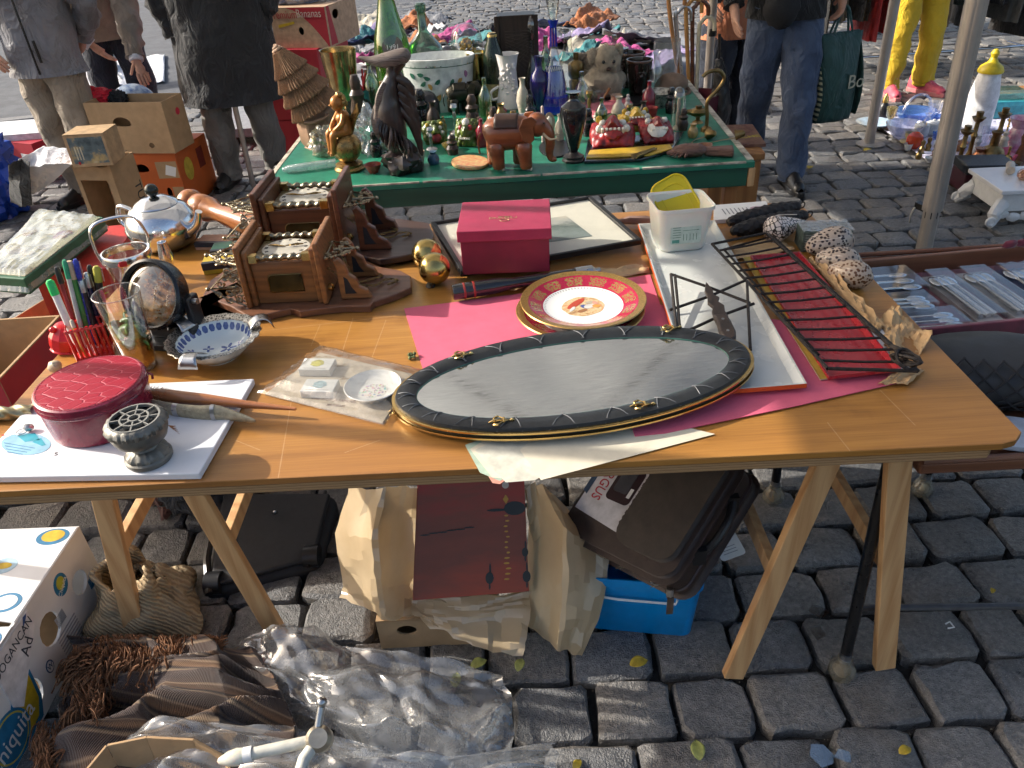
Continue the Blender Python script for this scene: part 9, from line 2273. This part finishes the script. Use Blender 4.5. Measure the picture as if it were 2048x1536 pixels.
def laptop_bag():
 P3=[UY(1125,1060,1.36),UY(1310,1172,1.16),UY(1478,955,1.34),UY(1150,935,1.62)]
 q=[U(1128,1045,.27),U(1332,1168,.21),U(1470,985,.3),U(1190,925,.36)]
 q=[UY(1122,1058,1.29),UY(1335,1165,1.07),None,UY(1215,915,1.4)];q[3]=q[0].lerp(q[3],1.5);q[2]=q[1]+q[3]-q[0]
 c=sum(q,Vector())/4
 t=thing('brown_laptop_bag','dark brown laptop bag with white product card on the blue tub','bag',c)
 q=[p-c for p in q];n=(q[1]-q[0]).cross(q[3]-q[0]).normalized()
 if n.z<0:n=-n
 BB=M('dark_brown_nylon',(.045,.027,.021),.55,bump=.3,bs=400,var=.25,ns=20)
 L=lambda u,v:q[0].lerp(q[1],u).lerp(q[3].lerp(q[2],u),v)
 def rq(u0,u1,v0,v1,rad,k=5):
  o=[]
  for cu,cv,a in((u1-rad,v1-rad,0),(u0+rad,v1-rad,PI/2),(u0+rad,v0+rad,PI),(u1-rad,v0+rad,1.5*PI)):
   for i in range(k+1):o.append(L(cu+rad*math.cos(a+PI/2*i/k),cv+rad*math.sin(a+PI/2*i/k)))
  return o
 def sl(pts,a,b,nm,mt,bev=.0,par=None):
  m=len(pts);vs=[p+n*a for p in pts]+[p+n*b for p in pts]
  fs=[tuple(range(m)),tuple(range(m,2*m))[::-1]]+[(i,(i+1)%m,m+(i+1)%m,m+i)for i in range(m)]
  return MB().add(vs,fs).build(nm,mt,par or t,bevel=bev,ang=40,seg=3)
 sl(rq(0,1,0,1,.1),-.11,-.012,'bag_body',BB,.012)
 sl(rq(.02,.98,.03,.98,.1),-.0115,.006,'front_panel',BB,.01)
 sl(rq(.5,.95,.12,.97,.1),.0065,.026,'front_pocket',M('brown_pocket',(.055,.04,.03),.6,bump=.3,bs=400),.008)
 for z_ in(-.03,-.08):MB().tube([p*1.004+n*z_ for p in rq(0,1,0,1,.1)],.004,6,closed=True).build('zip_piping',M('brown_piping',(.05,.025,.02),.4),t)
 cdp=[L(.02,.2),L(.53,.15),L(.5,1.0),L(.02,1.0)]
 card=sl(cdp,.0075,.0095,'product_card',M('grey_white_card',(.6,.57,.58),.5),0)
 ex=(cdp[1]-cdp[0]).normalized();ey=n.cross(ex)
 def place(o,u,v,rot,off=.0105,sx=1.0):
  p=L(u,v)+n*off
  o.matrix_local=Matrix((ex,ey,n)).transposed().to_4x4();o.matrix_local=Matrix.Translation(p)@Matrix((ex,ey,n)).transposed().to_4x4()@Matrix.Rotation(rot,4,'Z')@Matrix.Diagonal((sx,1,1,1))
 V_=(L(.5,.3)-L(.5,.9));ang=math.atan2(V_.dot(ey),V_.dot(ex))
 sl([L(.0,.35),L(.045,.33),L(.045,1.0),L(.0,1.0)],.0098,.0104,'blue_strip',M('navy_strip',(.01,.04,.09),.5))
 o=text(card,'TARGUS',.036,M('targus_red',(.45,.02,.03),.5));place(o,.13,.5,ang,.0102,.8)
 o=text(card,'A NOTEPAC PLUS',.028,M('card_ink',(.08,.05,.05),.5));place(o,.46,.52,ang,.0102,.8)
 sl(rq(.2,.42,.36,.66,.04),.0098,.0104,'printed_bag',M('printed_bag_dark',(.03,.012,.016),.4));sl(rq(.23,.36,.44,.8,.02),.0106,.011,'printed_bag',M('printed_bag_grey',(.06,.06,.07),.4));sl(rq(.37,.4,.42,.5,.005),.0112,.0115,'printed_label',WHITE)
 m_=MB().tube([L(.86,.0)-n*.03+Vector((.012*math.cos(k*PI/6),-.004,.012*math.sin(k*PI/6)))for k in range(12)],.003,6,closed=True);m_.build('d_ring',CHROME,t)
 p0=L(.93,-.01)-n*.06;MB().tube([p0,p0+Vector((0,-.006,-.02))],.008,8).build('zip_slider',STEEL,t);MB().box(-.007,.007,-.002,.002,-.05,0,rotm(loc=p0+Vector((0,-.012,-.014)))).build('zip_pull',M('brown_steel',(.25,.18,.14),.35,.8),t)
 hp=[L(1.01,.3)-n*.05,L(1.06,.42)-n*.045,L(1.07,.6)-n*.04,L(1.02,.75)-n*.04];MB().tube(smooth_path(hp,5),.009,8).build('carry_handle',BLACK,t)
 for k in(.28,.72):MB().box(-.015,.015,-.008,.008,-.02,.02,rotm(loc=L(1.01,k)-n*.045)).build('buckle',BLACK,t)
 r=random.Random(2);DU=M('pale_dust',(.2,.16,.1),.9)
 for k in range(16):
  u=r.uniform(.2,.9);p=L(u,-.0)-n*r.uniform(.02,.1)+Vector((0,-.0008,0));ln=r.uniform(.01,.03)
  MB().tube([p+Vector((ln*i*.4*math.cos(k+i),0,ln*.25*math.sin(i*1.3+k)))for i in range(4)],.0009,4).build('dust_smear',DU,t)
 tg=UY(1452,1085,1.3);tt=thing('price_tag','white price tag with barcode hanging from the laptop bag','tag',tg,rot=(R(70),R(-32),R(-8)))
 MB().prism(rrect(.062,.085,.008),-.0006,.0006).build('tag_card',PAPER,tt,smooth=False)
 for k in range(9):MB().box(-.02+k*.0045,-.0175+k*.0045,.008,.032,.0007,.001).build('barcode_bar',INK,tt,smooth=False)
 for k in range(3):MB().box(-.02,.016,-.012-k*.008,-.0105-k*.008,.0007,.001).build('print_line',M('grey_print',(.25,.25,.26),.7),tt,smooth=False)
 MB().tube(smooth_path([(0,.042,0),(.01,.08,.005),(-.005,.11,.0)],4),.0006,4).build('nylon_loop',thin('nylon',(.9,.9,.9)),tt)
laptop_bag()
p=U(300,1262,0)
tk=NT('cream_knit');wv_=tk.new('TexWave',{'Vector':tk.coord(),'Scale':42.0,'Distortion':3.0,'Detail':2.0,'Detail Scale':2.0},bands_direction='DIAGONAL')
bk_=tk.pbsdf(Base_Color=tk.mix(wv_.outputs[1],(.3,.22,.13),tk.ramp(tk.noise(tk.coord(),9,3),[(.35,(.42,.32,.19)),(.7,(.56,.45,.28))])),Roughness=.95)
tk.put(bk_.inputs['Normal'],tk.bump(tk.math('MULTIPLY_ADD',tk.noise(tk.coord(),300,2),.4,wv_.outputs[1]),.8,.004));KN=tk.m
def knit():
 t=thing('cream_knitted_bundle','cream knitted jumper rolled round the left trestle foot','jumper',(p.x-.01,p.y+.02,0))
 for k,(a0,a1,rz_,hh)in enumerate(((1.7,5.9,.085,.17),(5.2,8.4,.075,.15),(3.6,6.6,.1,.1))):
  def fn(u,v,a0=a0,a1=a1,k=k):
   a=lerp(a0,a1,u);r_=(.06+.075*v+.012*math.sin(u*22+v*4))*(1+.45*noise.noise(Vector((u*3.4,v*2.2,k+4))))
   return(r_*math.cos(a)-.0,r_*.85*math.sin(a)+.02,.012+(.17-.05*k+.06*noise.noise(Vector((u*2.6,1,k))))*(1-v)**.8+.035*noise.noise(Vector((u*5,v*4,3+k)))*(1-v))
  MB().grid(fn,44,22).build('knit_fold',KN,t,solid=.012)
knit()
def shawl_mat():
 t=NT('striped_shawl');uv=t.new('TexCoord').outputs['UV'];sep=t.new('SeparateXYZ',{0:uv});v=sep.outputs[1];u=sep.outputs[0]
 f=t.math('FRACT',t.math('MULTIPLY',v,7.0))
 c=t.ramp(f,[(0,(.05,.03,.023)),(.22,(.07,.042,.03)),(.28,(.27,.18,.11)),(.33,(.12,.065,.035)),(.48,(.2,.11,.055)),(.58,(.03,.018,.014)),(.7,(.26,.18,.11)),(.75,(.06,.035,.026)),(1,(.05,.03,.023))],'EASE')
 rib=t.math('SINE',t.math('MULTIPLY',t.math('ADD',u,t.math('MULTIPLY',v,.5)),1100))
 c2=t.mix(t.math('MULTIPLY_ADD',rib,.05,.06),c,t.mix(1.0,c,(.5,.5,.5),'MULTIPLY'))
 b=t.pbsdf(Base_Color=c2,Roughness=.95);b.inputs['Sheen Weight'].default_value=.3
 t.put(b.inputs['Normal'],t.bump(t.math('ADD',rib,t.noise(t.coord(),160,3)),.5,.003))
 return t.m
def shawl():
 t=thing('fringed_wool_shawl','brown striped wool shawl with long fringe in a heap','shawl',U(300,1420,0))
 L0=t.location;SM=shawl_mat()
 G=[[(150,1300),(300,1290),(440,1300),(540,1330)],[(190,1345),(320,1345),(450,1335),(560,1390)],[(140,1420),(300,1400),(450,1380),(580,1430)],[(125,1480),(300,1450),(450,1440),(600,1470)],[(130,1590),(300,1600),(450,1600),(600,1600)]]
 Z=[[.03,.05,.05,.03],[.07,.08,.1,.05],[.04,.05,.13,.05],[.06,.08,.07,.05],[.03,.03,.03,.03]]
 P_=[[U(*p_,z)for p_,z in zip(r_,zr)]for r_,zr in zip(G,Z)]
 def fn(u,v):
  nr,nc=4,3;j=min(nr-1,int(v*nr));i=min(nc-1,int(u*nc));a,b=u*nc-i,v*nr-j
  sm=lambda x:x*x*(3-2*x)
  p_=P_[j][i].lerp(P_[j][i+1],sm(a)).lerp(P_[j+1][i].lerp(P_[j+1][i+1],sm(a)),sm(b))-L0
  rdg=1-abs(noise.noise(Vector((u*2.2+v*3.5,v*4.2-u*1.2,5))))*2.4;n2=noise.noise(Vector((u*8,v*9,2)))
  return(p_.x,p_.y,max(.012,p_.z+.055*rdg+.012*n2))
 MB().grid(fn,70,70).build('shawl_cloth',SM,t,solid=.004,ang=80)
 r=random.Random(8);fr=MB()
 def strand(px,py,dx,dy,z=.05):
  fl_=noise.noise(Vector((px*.02,py*.02,1)))*3.5;dx,dy=26*math.sin(fl_)+dx*.35,26+16*math.cos(fl_)+dy*.25
  z+=.055;p0=U(px,py,z)-L0;p1=U(px+dx,py+dy,.03+z*.5)-L0
  mid_=p0.lerp(p1,.5)+Vector((r.uniform(-.008,.008),r.uniform(-.008,.008),.006+r.uniform(0,.008)))
  fr.tube(smooth_path([p0,mid_,p1,p1+Vector((r.uniform(-.008,.008),r.uniform(-.016,0),-.004))],3),.0017,4)
 for k in range(520):strand(r.uniform(145,340),r.uniform(1290,1330),r.uniform(-45,25),r.uniform(-10,45),r.uniform(.03,.1))
 for k in range(360):strand(r.uniform(190,460),r.uniform(1268,1290),r.uniform(-35,35),r.uniform(-14,28),r.uniform(.02,.06))
 for k in range(260):strand(r.uniform(145,210),r.uniform(1320,1420),r.uniform(-40,20),r.uniform(0,60),r.uniform(.03,.09))
 for k in range(150):strand(r.uniform(75,135),r.uniform(1440,1520),r.uniform(-20,20),r.uniform(10,60),r.uniform(.02,.05))
 stuff(fr.build('fringe',M('rust_wool_fringe',(.2,.09,.04),.9,var=.4,ns=60),t))
shawl()
FILM=thin('crinkled_clear_plastic',(.93,.94,.95),.08,.25,.36,(.76,.78,.8),.3,14)
def plastic(name,label,G,Z,seed,amp,nu=70,nv=50):
 P_=[[U(*p_,z)for p_,z in zip(r_,zr)]for r_,zr in zip(G,Z)];c=sum((p_ for r_ in P_ for p_ in r_),Vector())/(len(G)*len(G[0]))
 def fn(u,v):
  nr,nc=len(G)-1,len(G[0])-1;j=min(nr-1,int(v*nr));i=min(nc-1,int(u*nc));a,b=u*nc-i,v*nr-j
  p_=P_[j][i].lerp(P_[j][i+1],a).lerp(P_[j+1][i].lerp(P_[j+1][i+1],a),b)-c
  rd=abs(noise.noise(Vector((u*4+v*2+seed,v*2.6-u*2,seed))))*1.1+.5*abs(noise.noise(Vector((u*9+v*4+seed,v*6-u*3,1))))+.12*abs(noise.noise(Vector((u*22,v*17+seed,1))))
  return(p_.x+.03*noise.noise(Vector((u*5,v*5,seed+2))),p_.y+.02*noise.noise(Vector((u*6,v*5,seed+4))),max(.012-c.z,p_.z+amp*(rd-.25)))
 o=MB().grid(fn,nu*2//3,nv*2//3).build(name,FILM,None,ang=34,sub=1);o.location=c
 return tag(o,label,'plastic sheet')
plastic('clear_plastic_sheet','crinkled clear plastic sheet spread before the left trestle',[[(455,1290),(545,1248),(640,1275),(740,1310),(880,1330),(1000,1345)],[(450,1330),(560,1330),(680,1350),(800,1370),(930,1390),(1020,1400)],[(520,1400),(620,1410),(720,1430),(830,1450),(950,1460),(1028,1460)],[(600,1420),(700,1470),(760,1510),(860,1530),(960,1540),(1030,1540)]],[[.03,.1,.05,.04,.03,.02],[.05,.09,.09,.08,.06,.03],[.05,.07,.1,.1,.07,.03],[.03,.04,.05,.05,.04,.02]],3.1,.07)
plastic('clear_plastic_bag','crumpled clear plastic bag around the lamp carton',[[(225,1470),(340,1440),(470,1455),(600,1470),(740,1500),(900,1520),(1110,1495)],[(215,1500),(340,1475),(470,1480),(600,1500),(740,1530),(900,1550),(1115,1530)],[(210,1560),(340,1560),(470,1570),(600,1600),(740,1620),(900,1620),(1120,1620)]],[[.06,.1,.11,.08,.06,.05,.03],[.09,.14,.14,.12,.1,.08,.04],[.05,.08,.08,.08,.06,.05,.02]],7.7,.06,90,40)
def lamp_carton():
 c=U(310,1560,.12)
 t=thing('torn_carton','torn brown carton at the bottom edge','carton',(c.x,c.y,0),R(-8))
 t.rotation_euler=(0,0,0);L0=t.location
 rim=[U(x,y,z)-L0 for x,y,z in((158,1560,.14),(214,1492,.15),(292,1476,.155),(386,1481,.15),(446,1514,.12),(470,1570,.1))]
 for a,b in zip(rim,rim[1:]):
  d=Vector((b.x-a.x,b.y-a.y,0));nn_=Vector((-d.y,d.x,0)).normalized()*.005
  lo_=lambda p:Vector((p.x*.93,p.y*.93-.012,.004))
  vs=[lo_(a),lo_(b),b,a,lo_(a)+nn_,lo_(b)+nn_,b+nn_,a+nn_]
  MB().add(vs,[(0,1,2,3),(7,6,5,4),(3,2,6,7),(0,4,5,1),(0,3,7,4),(1,5,6,2)]).build('carton_wall',CARD,t,smooth=False,bevel=.0008)
 MB().box(-.13,.15,-.14,.03,0,.004).build('carton_floor',CARD,t,smooth=False)
 a,b=U(438,1522,.17),U(640,1478,.17)
 L=thing('candle_bulb_fitting','candle bulb in a brushed metal lamp fitting with white tubes','lamp fitting',a,rot=(0,0,math.atan2((b-a).y,(b-a).x)))
 D=(b-a).length
 T=rotm(0,PI/2,0)
 MB().lathe([(0,-.004),(.006,0),(.014,.018),(.0165,.034),(.0145,.046),(0,.046)],28,T).build('candle_bulb',M('opal_glass_bulb',(.72,.68,.56),.15,sss=.3),L)
 MB().lathe([(0,.046),(.0148,.046),(.0148,.062),(.011,.063),(0,.063)],24,T).build('bulb_collar',WHITE,L)
 MB().lathe([(0,.063),(.0115,.063),(.0115,D-.02),(0,D-.02)],24,T).build('white_tube',M('ivory_tube',(.62,.6,.52),.4),L)
 MB().lathe([(0,-.02),(.022,-.02),(.025,-.012),(.025,.016),(.018,.024),(0,.024)],28,rotm(.5,0,0,(D,0,0))).build('metal_hub',M('brushed_champagne',(.5,.45,.36),.35,.9),L)
 MB().tube([(D,0,.005),(D-.03,-.035,.0),(D-.045,-.075,-.01)],[.012,.012,.011],16).build('white_tube',M('ivory_tube',(.62,.6,.52),.4),L)
 MB().tube([(D+.0,.01,.02),(D+.012,.035,.05)],[.008,.008],12).build('swivel',STEEL,L);MB().ball((D+.014,.04,.056),.0105,14,10).build('swivel_ball',STEEL,L)
lamp_carton()
def leaf(px,py,label,c,s=.03,rz=0):
 p_=U(px,py,.012)
 o=MB().grid(lambda u,v:((u-.5)*s*1.5,(v-.5)*s*math.sin(min(1,u*1.05+.02)*PI)**.6,.006*math.sin(u*PI)+.012*(v-.5)**2*s*20),10,6).build('fallen_leaf',M('leaf_'+c[0],c[1],.55,var=.3,ns=60),None,solid=.0006)
 o.location=p_;o.rotation_euler=(0,0,rz);tag(o,label,'leaf','fallen leaves')
YLF,GLF=('yellow',(.5,.36,.03)),('pale_green',(.34,.36,.1))
leaf(958,1328,'pale green fallen leaf on a sett before the wrapping paper',GLF,.028,.4);leaf(1040,1330,'pale leaf lying right of the wrapping paper edge',GLF,.024,1.2);leaf(1278,1326,'bright yellow leaf in the joint before the blue tub',YLF,.03,.2)
leaf(912,1360,'green leaf on the clear plastic sheet',GLF,.026,1.5);leaf(1395,1500,'thin yellow-green leaf in the bottom joint',GLF,.03,1.5);leaf(1810,1502,'yellow leaf at bottom right',YLF,.02,.3);leaf(1155,1530,'yellow crumpled leaf at the bottom edge centre',YLF,.018,.9);leaf(1985,1182,'tiny yellow leaf right of the trolley rod',YLF,.012,.9)
leaf(1900,180,'yellow leaf near the pink trainers',YLF,.03,.3);leaf(1735,300,'yellow leaf by the pole foot plate',YLF,.04,.3);leaf(1620,335,'yellow leaf beside the black shoe',YLF,.035,1)
SH=thin('shard_glass',(.9,.94,.94),.03,.8)
for px,py,s,l in((1635,1222,.03,'upper clear glass shard beside the black leg'),(1633,1265,.026,'lower clear glass shard beside the black leg'),(1640,1510,.03,'large clear shard at the bottom edge right'),(1690,1512,.025,'small clear shard at the bottom edge right')):
 p_=U(px,py,.012);r=random.Random(px)
 o=MB().prism([(s*math.cos(a)*r.uniform(.4,1.2),s*.7*math.sin(a)*r.uniform(.5,1.2))for a in(0,1.1,2.2,3.3,4.6,5.4)],0,.003).build('glass_shard',SH,None,smooth=False);o.location=p_;o.rotation_euler=(.3,.2,0);tag(o,l,'glass shard','broken glass')
p_=U(1890,1250,.012);o=MB().tube([(0,0,.004),(.012,.004,.006),(.016,-.01,.003),(0,-.012,.003)],.002,6);solo(o,'white_plastic_clip',WHITE,'tiny white plastic clip on the setts near the trestle','clip',p_)
